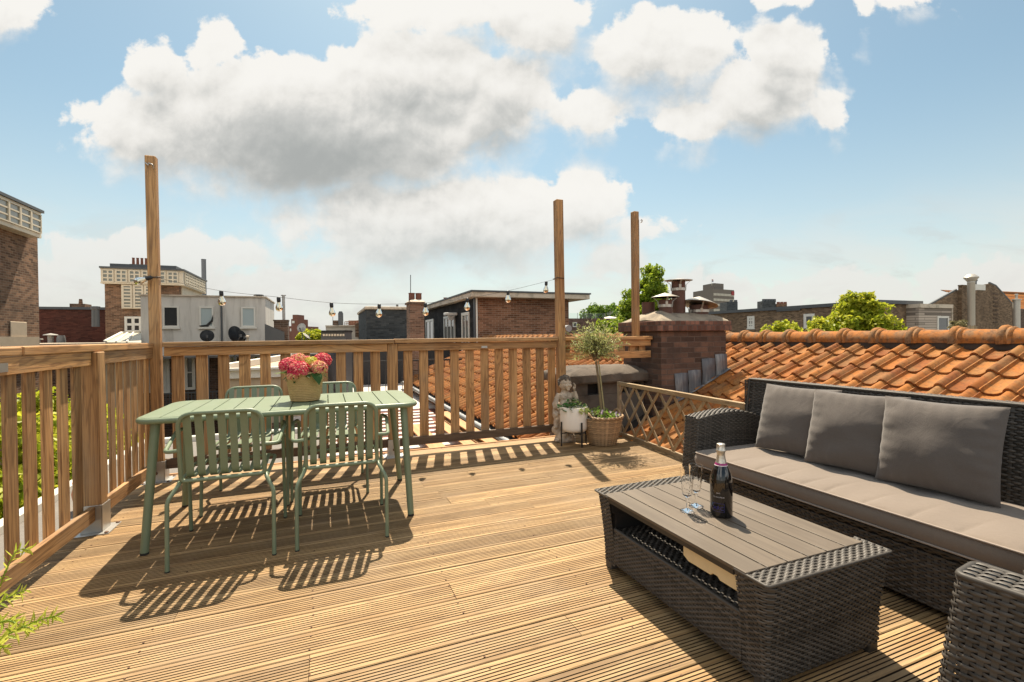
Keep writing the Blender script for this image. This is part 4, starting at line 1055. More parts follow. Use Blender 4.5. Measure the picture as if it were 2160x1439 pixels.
for rI in range(nrow):
    d_low = 0.285 + GA*rI
    y = -2.4
    while y < 16.9:
        dx = XR - d_low*cc
        # leave out tiles under the deck and inside the chimneys
        if (y < 4.95 and dx < 3.00) or (3.95 < dx < 4.80 and 4.68 < y < 5.3) or (dx < 3.75 and 4.6 < y < 5.5):
            y += TW; continue
        jt = rr.uniform(-0.007, 0.007); jh = rr.uniform(0, 0.006); tw_ = rr.uniform(-0.018, 0.018); lift = 0.034
        V = []
        for (q, hh) in rows_t:
            tlt = lift*(1-q/TL)
            for (s_, h_) in prof_t:
                V.append(slope_pt(y - (s_-0.5)*TW + jt + tw_*(q-0.15), d_low + jt - q, h_*1.22 + hh + tlt + jh))
        n = len(prof_t); F = []
        for i in range(len(rows_t)-1):
            for j in range(n-1): F.append((i*n+j, i*n+j+1, (i+1)*n+j+1, (i+1)*n+j))
        tm.add(V, F); y += TW
roof = tm.build('tiled_roof', MT['tile'], house, smooth=50)
ub = MB()
ub.add([slope_pt(-2.5,0,-.02), slope_pt(17,0,-.02), slope_pt(17,3.55,-.02), slope_pt(-2.5,3.55,-.02)], [(0,3,2,1)])
ub.add([(XR,-2.5,ZR-.02),(XR,17,ZR-.02),(XR+3.4,17,ZR-.02-3.4*SL),(XR+3.4,-2.5,ZR-.02-3.4*SL)], [(0,1,2,3)])
ub.build('roof_underlay', plain('dark_underlay', (0.02,0.016,0.013), 0.9), house)
y = -2.3; i = 0
while y < 16.8:
    m_ = MB(); L_ = 0.352
    stn = [(0.0, 0.132), (0.004, 0.142), (0.030, 0.145), (0.046, 0.138), (0.052, 0.128), (0.064, 0.127), (0.074, 0.131), (0.086, 0.126), (0.095, 0.112), (L_*0.6, 0.108), (L_+0.03, 0.104)]
    P = []
    for (q, r_) in stn:
        row = []
        for k_ in range(15):
            a = R(-12 + 204*k_/14)
            row.append((XR + r_*math.cos(a)*1.02, y + L_ - q, ZR + 0.062 + r_*math.sin(a)))
        P.append(row)
    m_.grid(np.array(P), flip=True)
    m_.build('ridge_tile', MT['ridge'], house, smooth=40); y += L_
mo = MB(); mo.box((XR-0.10, -2.4, ZR-0.02), (XR+0.10, 16.85, ZR+0.055)); mo.build('ridge_bedding', plain('dark_mortar', (0.05,0.04,0.033), 0.95, 0.4, 20), house)
gu = MB(); dE = 0.285+GA*(nrow-1)+0.03
px_, _, pz_ = slope_pt(0, dE, -0.03)
gu.tube([(px_-0.03, 4.95, pz_-0.05), (px_-0.03, 16.9, pz_-0.05)], 0.055, 10); go_ = gu.build('gutter', plain('zinc', (0.33,0.34,0.35), 0.5, 0.15, 4, 0.4), house, smooth=60)
wl = MB(); wl.box((px_+0.12, 4.97, -11), (px_+0.3, 16.8, pz_-0.03)); wl.box((XR+3.0, -2.4, -11), (XR+3.2, 16.8, ZR-1.45))
wl.build('wall', brick('house_brick', (0.16,0.075,0.045), (0.24,0.12,0.07), (0.3,0.26,0.2)), house)
vt = thing('roof_vent', (5.70, 9.9, ZR+0.13), 'small grey metal vent pipe on the far ridge, behind the back railing', 'vent')
m_ = MB(); m_.tube(rounded([(5.62,10.6,ZR+0.10),(5.62,10.6,ZR+0.33),(5.62,10.25,ZR+0.33)], 0.08), 0.085, 12); m_.build('pipe', plain('grey_vent', (0.25,0.25,0.25), 0.5), vt, smooth=60); vt.location = (5.62, 10.6, ZR+0.1)
for ch_ in vt.children: ch_.location = Vector((5.70,9.9,ZR+0.13)) - Vector(vt.location)

# ------------------------------------------------------------------ brick chimney with flues
bc = thing('brick_chimney', (4.31, 4.99, 0.1), 'broad sooty brick chimney with rusty flue pipes and metal hoods, beside the orange tiled roof', 'chimney')
MT['chb'] = brick('chimney_brick', (0.095,0.060,0.045), (0.17,0.098,0.068), (0.12,0.09,0.075), 0.215, 0.066, (0.06,0.045,0.038), 0.85, 2.2)
MT['sold'] = brick('soldier_brick', (0.15,0.075,0.055), (0.24,0.125,0.09), (0.10,0.08,0.07), 0.075, 0.30, (0.06,0.045,0.038), 0.7, 2.0)
m_ = MB(); m_.box((3.79,4.60,-0.15), (4.83,5.38,1.222)); m_.build('stack', MT['chb'], bc, bevel=0.004)
m_ = MB(); m_.box((3.74,4.55,1.224), (4.88,5.43,1.35)); m_.build('soldier_course', MT['sold'], bc, bevel=0.006)
# rough mortar crown
def rough_grid(x0, x1, y0, y1, zf, n=40, amp=0.01, seed=0):
    rg = np.random.default_rng(seed)
    X, Y = np.meshgrid(np.linspace(x0, x1, n), np.linspace(y0, y1, n), indexing='ij')
    Z = zf(X, Y)
    for k_ in range(14):
        a = rg.uniform(0, 6.28); fr_ = rg.uniform(4, 22); Z = Z + amp*4/fr_*np.sin(fr_*(X*math.cos(a)+Y*math.sin(a))+rg.uniform(0, 6))
    return np.stack([X, Y, Z], 2)
def crown(X, Y):
    d_ = np.minimum(np.minimum(X-3.755, 4.865-X)/0.26, np.minimum(Y-4.565, 5.415-Y)/0.30)
    return 1.345 + 0.135*np.clip(d_, 0, 1)**0.8
m_ = MB(); m_.grid(rough_grid(3.755, 4.865, 4.565, 5.415, crown, 44, 0.008, 3))
MT['mort'] = plain('grey_mortar', (0.30,0.245,0.18), 0.92, 0.2, 5, bmp=0.5, bscale=50, dirt=(0.09,0.07,0.055), dirt_amt=0.8, dsc=4)
m_.build('mortar_crown', MT['mort'], bc, smooth=180)
MT['flue'] = plain('rusty_flue', (0.115,0.055,0.04), 0.75, 0.35, 14, 0.15, 0.2, 50, (0.05,0.03,0.024), 0.6)
MT['hood'] = plain('aluminium_hood', (0.50,0.47,0.42), 0.42, 0.15, 6, 0.75, 0.15, 12, (0.35,0.28,0.2), 0.5)
def flue(x, y, z0, z1, r, label):
    m_ = MB(); m_.lathe([(r*1.03, z0), (r, z0+0.03), (r, z1-0.012), (r*1.02, z1), (r*0.85, z1), (r*0.85, z1-0.1)], (x, y, 0), 24)
    o = m_.build('flue_pipe', MT['flue'], bc, smooth=50); return o
def hood(fl, x, y, zs, r, rh, zr, ap, tilt=0.0, strap_z=None, tdir=(1,0,0)):
    ax = Matrix.Rotation(tilt, 4, Vector(tdir))
    m_ = MB(); m_.lathe([(rh, -0.006), (rh*1.005, 0.0), (rh*0.55, ap*0.48), (0.0, ap), ], (x, y, zr), 28, ax=ax)
    m_.lathe([(rh*0.99, -0.006), (0.0, ap-0.012)], (x, y, zr), 28, ax=ax)
    ho = m_.build('hood', MT['hood'], fl, smooth=30)
    s_ = MB()
    s_.lathe([(r+0.003, zs), (r+0.006, zs), (r+0.006, zs+0.035), (r+0.003, zs+0.035)], (x, y, 0), 24)
    for k_ in range(4):
        a = PI/4 + k_*PI/2 + 0.3
        u = Vector((math.cos(a), math.sin(a), 0))
        tp_ = Vector((x, y, zr)) + ax.to_3x3() @ (u*(rh*0.92))
        s_.bar(Vector((x, y, zs)) + u*(r+0.008), Vector((x, y, zr-0.06)) + u*(r+0.012), 0.03, 0.004, up=u)
        s_.bar(Vector((x, y, zr-0.06)) + u*(r+0.012), tp_, 0.02, 0.004, up=(0,0,1))
    s_.build('strap', MT['hood'], fl)
f1_ = flue(4.01, 5.12, 1.44, 1.615, 0.083, '')
f2_ = flue(4.09, 4.88, 1.43, 1.63, 0.080, ''); hood(f2_, 4.09, 4.88, 1.535, 0.080, 0.172, 1.668, 0.055)
f3_ = flue(4.385, 4.97, 1.42, 1.885, 0.087, ''); hood(f3_, 4.385, 4.97, 1.765, 0.087, 0.182, 1.905, 0.022, R(1.5))
f4_ = flue(4.62, 5.22, 1.44, 1.60, 0.075, '')
f5_ = flue(4.665, 4.90, 1.40, 1.575, 0.12, ''); hood(f5_, 4.665, 4.90, 1.475, 0.12, 0.242, 1.585, 0.11, R(13), None, (-0.25,1,0))
MT['lead'] = plain('lead_sheet', (0.11,0.11,0.118), 0.6, 0.3, 10, 0.25, 0.35, 26, (0.42,0.40,0.38), 0.6, streak=True, dsc=3)
def sheet(P, name='lead_flashing'):
    m_ = MB(); m_.grid(np.array(P)); o = m_.build(name, MT['lead'], bc, smooth=60)
    s_ = o.modifiers.new('thick', 'SOLIDIFY'); s_.thickness = 0.004
    return o
rf = lambda x: ZR + SL*(x-XR) + 0.065
for x0, x1, zt, wob in ((3.98,4.19,0.70,0.0),(4.19,4.40,0.73,0.01),(4.41,4.63,0.87,-0.01),(4.63,4.835,0.92,0.0)):
    sheet([[(x0, 4.592, zt), (x0+0.01, 4.586+wob*0.3, (zt+rf(x0))/2), (x0, 4.583, rf(x0)+0.02), (x0, 4.53, rf(x0)+0.022)],
           [((x0+x1)/2, 4.588, zt+0.006), ((x0+x1)/2, 4.580, (zt+rf(x1))/2+wob), ((x0+x1)/2, 4.578, rf((x0+x1)/2)+0.02), ((x0+x1)/2, 4.52, rf((x0+x1)/2)+0.022)],
           [(x1-0.006, 4.591, zt+0.003), (x1-0.008, 4.585, (zt+rf(x1))/2), (x1-0.006, 4.582, rf(x1)+0.02), (x1-0.006, 4.52, rf(x1)+0.022)]])

# ------------------------------------------------------------------ low concrete chimney
lc = thing('concrete_chimney', (3.25, 5.2, -0.3), 'low sooty concrete chimney with a thick slab cap and dark openings, behind the olive tree', 'chimney')
MT['conc'] = plain('sooty_concrete', (0.115,0.095,0.078), 0.95, 0.3, 6, bmp=0.6, bscale=22, dirt=(0.035,0.028,0.024), dirt_amt=0.7, dsc=2.5)
MT['slab'] = plain('weathered_slab', (0.115,0.092,0.072), 0.95, 0.3, 5, bmp=0.6, bscale=30, dirt=(0.045,0.037,0.032), dirt_amt=0.9, dsc=3.0)
m_ = MB(); y0 = 4.93
m_.box((2.74,y0+0.14,-0.3),(3.782,5.55,0.592)); 
for x0,x1,z0,z1 in ((2.74,3.782,-0.3,0.452),(2.74,2.955,0.453,0.592),(3.15,3.40,0.453,0.592),(3.55,3.60,0.453,0.592),(3.74,3.782,0.453,0.592)):
    m_.box((x0,y0,z0),(x1,y0+0.139,z1))
m_.build('chimney_body', MT['conc'], lc, bevel=0.004)
for x0,x1 in ((2.958,3.147),(3.403,3.547),(3.603,3.737)):
    m_ = MB(); m_.box((x0,y0+0.10,0.455),(x1,y0+0.138,0.59)); m_.build('opening', MT['wickin'], lc)
def ring2(x0,x1,y0,y1,z,n,amp,rg):
    P = []
    for (a,b_) in (((x0,y0),(x1,y0)),((x1,y0),(x1,y1)),((x1,y1),(x0,y1)),((x0,y1),(x0,y0))):
        for i in range(n):
            t = i/n; P.append((a[0]+(b_[0]-a[0])*t+rg.normal(0,amp), a[1]+(b_[1]-a[1])*t+rg.normal(0,amp), z+rg.normal(0,amp*0.8)))
    return P
rg = np.random.default_rng(8)
m_ = MB(); n = 16
rings = [ring2(2.68,3.782,4.855,5.6,0.597,n,0.004,rg), ring2(2.66,3.785,4.835,5.62,0.62,n,0.003,rg), ring2(2.66,3.785,4.835,5.62,0.70,n,0.004,rg), ring2(2.69,3.78,4.865,5.59,0.728,n,0.004,rg), ring2(2.95,3.74,5.06,5.45,0.785,n,0.004,rg)]
V = [p for r_ in rings for p in r_]; k_ = 4*n; F = []
for i in range(len(rings)-1):
    for j in range(k_): F.append((i*k_+j, i*k_+(j+1)%k_, (i+1)*k_+(j+1)%k_, (i+1)*k_+j))
F.append(tuple(range((len(rings)-1)*k_, len(rings)*k_))); F.append(tuple(range(k_-1,-1,-1)))
m_.add(V, F); m_.build('slab_cap', MT['slab'], lc, smooth=35)

# ------------------------------------------------------------------ cherub statue
MT['stone'] = plain('weathered_stone', (0.52,0.43,0.335), 0.9, 0.2, 18, bmp=0.45, bscale=70, dirt=(0.10,0.075,0.055), dirt_amt=0.75, dsc=9)
MT['stoneh'] = plain('blackened_stone', (0.085,0.07,0.058), 0.92, 0.5, 40, bmp=0.5, bscale=60, dirt=(0.40,0.33,0.26), dirt_amt=0.6, dsc=26)
sx_, sy_ = 2.475, 4.615
stt = thing('cherub_statue', (sx_, sy_, 0), 'weathered stone cherub with dark curly hair, behind the white planter', 'statue')
sm = MB()
def ell(mb, c, r, n=12, rot=None):
    V = []; F = []; m2 = n//2+2
    for i in range(m2+1):
        t = PI*i/m2
        for j in range(n):
            a = 2*PI*j/n; p = Vector((r[0]*math.sin(t)*math.cos(a), r[1]*math.sin(t)*math.sin(a), r[2]*math.cos(t)))
            if rot: p = rot @ p
            V.append(Vector(c)+p)
    for i in range(m2):
        for j in range(n): F.append((i*n+j, (i+1)*n+j, (i+1)*n+(j+1)%n, i*n+(j+1)%n))
    mb.add(V, F)
def E_(c, r, rot=None): ell(sm, (sx_+c[0], sy_+c[1], c[2]), r, 14, rot)
def T_(pts, rad): sm.tube([(sx_+p[0], sy_+p[1], p[2]) for p in pts], rad, 12)
E_((-0.005,-0.01,0.648), (0.068,0.072,0.078))                     # head
E_((0.0,-0.045,0.622), (0.047,0.042,0.045))                       # cheeks and jaw
E_((0.002,-0.089,0.635), (0.010,0.014,0.016)); E_((0.002,-0.082,0.607), (0.018,0.008,0.005)); E_((0.002,-0.078,0.597), (0.015,0.008,0.005)); E_((0.002,-0.073,0.585), (0.016,0.014,0.010))
E_((-0.024,-0.076,0.627), (0.020,0.012,0.017)); E_((0.028,-0.076,0.627), (0.020,0.012,0.017))
E_((-0.022,-0.074,0.668), (0.018,0.008,0.006)); E_((0.024,-0.074,0.668), (0.018,0.008,0.006))
E_((-0.071,-0.005,0.635), (0.010,0.016,0.021))
T_([(0,0,0.60),(0,0.005,0.545)], [0.036,0.045])
E_((0,0.0,0.50), (0.082,0.055,0.065)); E_((0,-0.008,0.43), (0.072,0.060,0.070)); E_((0.0,-0.012,0.37), (0.078,0.064,0.055))
E_((-0.032,-0.048,0.505), (0.034,0.016,0.026)); E_((0.034,-0.048,0.505), (0.034,0.016,0.026))
T_([(-0.072,0.0,0.535),(-0.105,0.012,0.475),(-0.112,0.0,0.42),(-0.085,-0.03,0.36)], [0.033,0.030,0.026,0.021])       # arm by the side
E_((-0.078,-0.04,0.345), (0.022,0.020,0.026))
for i in range(5): T_([(-0.09+0.008*i,-0.045,0.34),(-0.092+0.010*i,-0.055,0.318),(-0.088+0.010*i,-0.052,0.30+0.004*abs(i-2))], [0.007,0.0065,0.005])
T_([(0.070,0.0,0.535),(0.104,-0.02,0.475),(0.112,-0.045,0.440)], [0.033,0.030,0.027])                             # raised arm
T_([(0.112,-0.045,0.440),(0.098,-0.075,0.50),(0.078,-0.078,0.565)], [0.027,0.024,0.018])
E_((0.074,-0.072,0.590), (0.014,0.021,0.024))
for i, L_ in enumerate((0.046,0.054,0.057,0.052)):
    yy = -0.092+0.012*i
    T_([(0.076,yy,0.603),(0.080,yy,0.603+L_*0.5),(0.071,yy+0.002,0.603+L_*0.98)], [0.0072,0.0066,0.005])
T_([(0.068,-0.088,0.585),(0.052,-0.098,0.602),(0.046,-0.098,0.618)], [0.0085,0.0075,0.006])
T_([(-0.035,-0.01,0.355),(-0.042,-0.035,0.24),(-0.035,-0.01,0.12)], [0.050,0.042,0.030]); T_([(-0.035,-0.01,0.13),(-0.034,-0.055,0.105)], [0.026,0.018])
T_([(0.038,-0.01,0.355),(0.055,-0.055,0.25),(0.038,-0.015,0.13)], [0.050,0.042,0.030]); T_([(0.038,-0.012,0.13),(0.044,-0.06,0.11)], [0.026,0.018])
rr = random.Random(9)
for i in range(46):                                               # rough trunk and drapery behind the figure
    z = rr.uniform(0.09, 0.46); w = 0.075 - 0.05*abs(z-0.3)
    E_((rr.uniform(-0.115,-0.06) + 0.05*max(0, 0.2-z), rr.uniform(0.0,0.07), z), (rr.uniform(0.018,0.036), rr.uniform(0.018,0.034), rr.uniform(0.02,0.05)))
for i in range(16): E_((rr.uniform(-0.06,0.07), rr.uniform(0.03,0.07), rr.uniform(0.1,0.36)), (0.035,0.03,0.05))
T_([(-0.10,-0.02,0.33),(-0.03,-0.075,0.30),(0.06,-0.07,0.335)], [0.022,0.024,0.018])
for i in range(40):
    a = rr.uniform(0, 6.28); q = rr.uniform(0.6,1.0)
    E_((0.105*q*math.cos(a)-0.005, 0.085*q*math.sin(a)+0.005, rr.uniform(0.025,0.10)), (rr.uniform(0.02,0.04),)*2+(rr.uniform(0.02,0.03),))
E_((0,0.0,0.055), (0.115,0.095,0.055)); sm.box((sx_-0.09, sy_-0.075, 0.0), (sx_+0.09, sy_+0.08, 0.05))
so_ = sm.build('figure', MT['stone'], stt)
rmh = so_.modifiers.new('fuse', 'REMESH'); rmh.mode = 'VOXEL'; rmh.voxel_size = 0.005; rmh.use_smooth_shade = True
smo = so_.modifiers.new('soft', 'SMOOTH'); smo.factor = 0.5; smo.iterations = 2
hm = MB()
for i in range(95):
    t = math.acos(rr.uniform(-0.35, 1.0)); a = rr.uniform(0, 6.28)
    p = Vector((math.sin(t)*math.cos(a), math.sin(t)*math.sin(a), math.cos(t)))
    if p.y < -0.35 and p.z < 0.45: continue
    ell(hm, (sx_-0.005+0.070*p.x, sy_-0.005+0.072*p.y, 0.655+0.080*p.z), (rr.uniform(0.011,0.018),)*3, 8)
ell(hm, (sx_-0.005, sy_+0.005, 0.662), (0.068,0.070,0.076), 14)
ho_ = hm.build('curly_hair', MT['stoneh'], stt)
rmh = ho_.modifiers.new('fuse', 'REMESH'); rmh.mode = 'VOXEL'; rmh.voxel_size = 0.005; rmh.use_smooth_shade = True

# ------------------------------------------------------------------ white planter with ivy
wx, wy = 2.482, 4.44
wp = thing('white_planter', (wx, wy, 0), 'smooth white round planter on a black four legged stand, before the cherub', 'planter')
m_ = MB(); m_.lathe([(0.0,0.148),(0.10,0.148),(0.125,0.155),(0.140,0.172),(0.146,0.20),(0.149,0.41),(0.147,0.416),(0.141,0.416),(0.139,0.37),(0.0,0.365)], (wx,wy,0), 40)
m_.build('pot', plain('white_ceramic', (0.80,0.74,0.66), 0.5, 0.05, 5), wp, smooth=45)
so = MB(); so.lathe([(0.139,0.372),(0,0.38)], (wx,wy,0), 20); so.build('soil', plain('planter_soil', (0.035,0.025,0.018), 0.95), wp)
for k_ in range(4):
    a = R(25+90*k_) - TH; u = Vector((math.cos(a), math.sin(a), 0))
    m_ = MB(); m_.bar(Vector((wx,wy,0))+u*0.156, Vector((wx,wy,0.262))+u*0.156, 0.018, 0.011, up=u); m_.build('leg', MT['black'], wp, bevel=0.002)
m_ = MB()
for k_ in range(2):
    a = R(25+90*k_) - TH; u = Vector((math.cos(a), math.sin(a), 0)); m_.bar(Vector((wx,wy,0.138))-u*0.151, Vector((wx,wy,0.138))+u*0.151, 0.016, 0.009+0.002*k_)
m_.build('cross_bar', MT['black'], wp)
iv = thing('ivy_plant', (wx, wy, 0.37), 'small bushy ivy with variegated pale and dark leaves in the white planter', 'plant')
rr = random.Random(14)
MT['ivy_d'] = leafmat('ivy_dark', (0.04,0.12,0.035), (0.10,0.24,0.05), 0.35); MT['ivy_p'] = leafmat('ivy_pale', (0.30,0.38,0.06), (0.55,0.55,0.24), 0.35)
m1, m2 = MB(), MB()
def ivyleaf(mb, c, d, nrm, s_):
    d = Vector(d).normalized(); nrm = Vector(nrm); nrm = (nrm-d*nrm.dot(d)).normalized(); w = d.cross(nrm); c = Vector(c)
    pts = [(0,0),(0.35,0.28),(0.75,0.42),(0.45,0.62),(0.50,0.85),(0.22,0.80),(0,1.15)]
    R_ = [c + w*(x*s_) + d*(y*s_) + nrm*(0.15*s_*(1-abs(x))) for x, y in pts] + [c - w*(x*s_) + d*(y*s_) + nrm*(0.15*s_*(1-abs(x))) for x, y in reversed(pts[1:-1])]
    mb.add([c + d*0.45*s_] + R_, [(0, i+1, (i+1) % len(R_)+1) for i in range(len(R_))])
for i in range(150):
    a = rr.uniform(0, 6.28); q = rr.uniform(0, 0.135); z = 0.40 + 0.085*(1-(q/0.14)**2)*rr.uniform(0.2, 1.1)
    if rr.random() < 0.16: q = rr.uniform(0.135, 0.16); z = rr.uniform(0.37, 0.44)
    c = (wx+q*math.cos(a), wy+q*math.sin(a), z)
    dirv = (math.cos(a)+rr.uniform(-.6,.6), math.sin(a)+rr.uniform(-.6,.6), rr.uniform(-.3,.3))
    ivyleaf(m2 if (rr.random() < 0.42 and math.cos(a) > -0.5) else m1, c, dirv, (rr.uniform(-.4,.4), -0.4+rr.uniform(-.4,.4), 1), rr.uniform(0.022, 0.034))
for i in range(6):
    a = R(-70+rr.uniform(-25,25)); q = 0.152
    for k_ in range(4): ivyleaf(m2, (wx+q*math.cos(a)+rr.uniform(-.012,.012), wy+q*math.sin(a)-0.004*k_, 0.415-0.014*k_), (rr.uniform(-.5,.5), -0.4, -1), (0,-1,0.3), rr.uniform(0.018,0.026))
m1.build('dark_foliage', MT['ivy_d'], iv); m2.build('pale_foliage', MT['ivy_p'], iv)

# ------------------------------------------------------------------ wicker basket with olive tree
qx, qy = 2.785, 4.345
wb = thing('wicker_basket', (qx, qy, 0), 'round straw coloured wicker basket holding the olive tree, at the end of the lattice fence', 'basket')
MT['straw'] = plain('straw_willow', (0.44,0.285,0.155), 0.6, 0.2, 20, isl=0.4)
def Sb(u, v):
    a = -2*PI*u; r_ = 0.140 + 0.075*v**0.9; z = 0.006 + 0.292*v
    return np.stack([qx+r_*np.cos(a), qy+r_*np.sin(a), z], 1), np.stack([np.cos(a), np.sin(a), 0.0*a], 1)
m_ = MB(); weave(m_, Sb, 2*PI*0.18, 0.30, pu=0.045, pv=0.0115, amp=0.006); m_.build('basket_body', MT['straw'], wb, smooth=60)
m_ = MB(); m_.lathe([(0.0,0.004),(0.13,0.004),(0.2,0.285),(0.185,0.285),(0.18,0.26)], (qx,qy,0), 32); m_.build('lining', plain('basket_lining', (0.05,0.035,0.022), 0.9), wb)
for k_, (hh, a0, a1) in enumerate(((0.305,0,2*PI),(0.312,0.3,2*PI+0.3))):
    m_ = MB(); pts = []
    for i in range(64):
        a = a0+2*PI*i/64; e = 0.055*max(0, math.cos(2*(a-R(10))))**10
        pts.append((qx+(0.217+0.006*math.sin(26*a+k_*PI))*math.cos(a), qy+(0.217+0.006*math.sin(26*a+k_*PI))*math.sin(a), hh+e+0.005*math.cos(26*a+k_*PI)))
    m_.tube(pts, 0.0085, 7, closed=True); m_.build('braided_rim', MT['straw'], wb, smooth=60)
so = MB(); so.lathe([(0.19,0.262),(0,0.275)], (qx,qy,0), 20); so.build('soil', plain('basket_soil', (0.035,0.025,0.018), 0.95), wb)
ot = thing('olive_tree', (qx, qy, 0.27), 'small olive tree with thin trunk and loose round crown, in the wicker basket', 'tree')
MT['bark'] = plain('olive_bark', (0.20,0.155,0.09), 0.85, 0.3, 30, bmp=0.4, bscale=60)
m_ = MB(); m_.tube(cat([(qx-0.005,qy,0.25),(qx-0.02,qy,0.45),(qx-0.045,qy,0.68),(qx-0.075,qy,0.90)], 5), [0.0145]*8+[0.012]*8, 10)
TT = Vector((qx-0.075, qy, 0.90)); cc_ = Vector((qx-0.085, qy+0.0, 1.10))
m_.build('trunk', MT['bark'], ot, smooth=60)
m_ = MB(); m_.tube([(qx+0.018,qy-0.03,0.25),(qx-0.058,qy-0.022,0.905)], 0.0075, 8); m_.build('support_stake', plain('bamboo', (0.30,0.27,0.14), 0.6, 0.2, 20), ot, smooth=60)
rr = random.Random(31); lm = MB(); tw = MB()
for i in range(185):
    z_ = rr.uniform(-0.75, 1); a = rr.uniform(0, 6.28); s_ = math.sqrt(1-z_*z_); q = rr.uniform(0.40, 1.20)
    end = cc_ + Vector((0.30*s_*math.cos(a), 0.27*s_*math.sin(a), 0.24*z_))*q
    st_ = TT + (cc_-TT)*rr.uniform(0.0, 0.9) + Vector((rr.uniform(-.04,.04), rr.uniform(-.04,.04), 0))
    mid = (st_+end)/2 + Vector((0,0,rr.uniform(0.0,0.05)))
    tw.tube([st_, mid, end], [0.003,0.0022,0.0012], 4)
    dirt_ = (end-mid).normalized()
    for k_ in range(12):
        t = 0.25+0.75*k_/11
        p = st_*(1-t)**2 + mid*2*t*(1-t) + end*t*t
        dv = (dirt_*0.6 + Vector((rr.uniform(-1,1), rr.uniform(-1,1), rr.uniform(-0.8,1)))).normalized()
        blade(lm, p, dv, (rr.uniform(-1,1), rr.uniform(-1,1), 1), rr.uniform(0.032,0.055), rr.uniform(0.0042,0.0062), rr.uniform(-0.2,0.3), 3)
MT['olive'] = leafmat('olive_leaf', (0.22,0.27,0.085), (0.52,0.53,0.22), 0.45)
lm.build('crown', MT['olive'], ot); tw.build('twig', MT['bark'], ot)
fp = thing('bedding_plant', (qx, qy, 0.27), 'low bright green bedding plant with pale mauve flowers at the foot of the olive tree', 'plant')
m_ = MB(); f_ = MB()
for i in range(620):
    a = rr.uniform(0, 6.28); q = 0.18*math.sqrt(rr.random()); z = 0.30+0.075*(1-(q/0.19)**2)*rr.uniform(0,1.2) + (0.02 if math.cos(a-2.6) > 0.3 else 0)
    if math.cos(a) > 0.5 and rr.random() < 0.6: continue
    blade(m_, (qx+q*math.cos(a), qy+q*math.sin(a), z), (rr.uniform(-1,1), rr.uniform(-1,1), rr.uniform(0,1)), (rr.uniform(-.5,.5), rr.uniform(-.5,.5), 1), rr.uniform(0.014,0.026), rr.uniform(0.005,0.008), 0.2, 2)
m_.build('foliage', leafmat('bedding_leaf', (0.18,0.34,0.03), (0.36,0.52,0.08), 0.45), fp)
st2 = MB()
for (dx, dy, z) in ((-0.075,-0.10,0.352),(-0.06,-0.09,0.372),(0.035,-0.10,0.362),(0.10,-0.09,0.33),(0.14,-0.05,0.335),(-0.15,-0.05,0.335),(-0.12,0.02,0.35),(0.16,-0.08,0.318),(0.08,-0.14,0.322)):
    st2.tube([(qx+dx*0.8,qy+dy*0.8,0.28),(qx+dx,qy+dy,z)], 0.0015, 4)
    for k_ in range(4): floret(f_, Vector((qx+dx, qy+dy, z)) + Vector((rr.uniform(-.008,.008),)*3), (rr.uniform(-.6,.6), -0.8+rr.uniform(-.5,.5), 0.6), 0.0125, rr)
f_.build('flower', petalmat('petal_mauve', [(0,(0.52,0.36,0.52)),(0.5,(0.68,0.52,0.64)),(1,(0.8,0.7,0.72))]), fp); st2.build('stem', MT['leaf_lime'], fp)

# ------------------------------------------------------------------ rosemary at the left edge
rp = thing('plant_pot', (-1.10, 1.78, 0), 'terracotta pot of the rosemary, standing by the left railing', 'pot')
m_ = MB(); m_.lathe([(0.0,0.0),(0.075,0.0),(0.115,0.17),(0.125,0.17),(0.125,0.21),(0.112,0.21),(0.105,0.17),(0,0.165)], (-1.10,1.78,0), 28); m_.build('pot_body', plain('terracotta', (0.42,0.18,0.09), 0.85, 0.15, 8), rp, smooth=40)
ro = thing('rosemary_plant', (-1.10, 1.78, 0.17), 'bright yellow green rosemary sprigs reaching in at the lower left corner over the deck', 'plant')
m_ = MB(); s_ = MB(); rr = random.Random(17)
def sprig(pts, n, L0, spread=1.0):
    C_ = cat(pts, 10); s_.tube(C_, [0.0035*(1-0.6*i/len(C_)) for i in range(len(C_))], 5)
    for i in range(n):
        t = (i+0.5)/n; k_ = min(int(t*(len(C_)-1)), len(C_)-2); p = C_[k_]; tn = (C_[k_+1]-C_[k_]).normalized()
        a = i*2.4+rr.uniform(-.4,.4); u, w, _ = rot_to(tn)
        d_ = tn*rr.uniform(0.35,0.75) + (u*math.cos(a)+w*math.sin(a))*spread
        blade(m_, p, d_, tn, L0*1.3*rr.uniform(0.6,1.15)*(1.0-0.35*t), 0.005, rr.uniform(-0.25,0.35), 3)
P0 = Vector((-1.10,1.80,0.18))
def at_(x,y,dd):                                                 # a point beside the left railing
    return Vector((0,0,CAMH)) + (fw + rt*((x-1080)/985) - up*((y-719.5)/985))*dd
for pts, n, L0 in (((P0, at_(-25,1280,1.72), at_(12,1205,1.78), at_(35,1162,1.82), at_(62,1160,1.83)), 40, 0.045),
                   ((P0, at_(-30,1300,1.62), at_(15,1262,1.66), at_(55,1245,1.68)), 34, 0.04),
                   ((P0, at_(-40,1370,1.5), at_(30,1332,1.5), at_(80,1310,1.52), at_(118,1300,1.53)), 60, 0.046),
                   ((P0, at_(-40,1340,1.55), at_(10,1310,1.55), at_(40,1318,1.55), at_(72,1330,1.55)), 46, 0.044),
                   ((P0, at_(-60,1380,1.5), at_(-10,1362,1.48), at_(8,1368,1.47)), 26, 0.04),
                   ((P0, (-1.2,1.9,0.4), (-1.25,2.0,0.55)), 40, 0.04), ((P0, (-1.0,1.6,0.4), (-0.95,1.5,0.5)), 40, 0.04)):
    sprig(pts, n, L0)
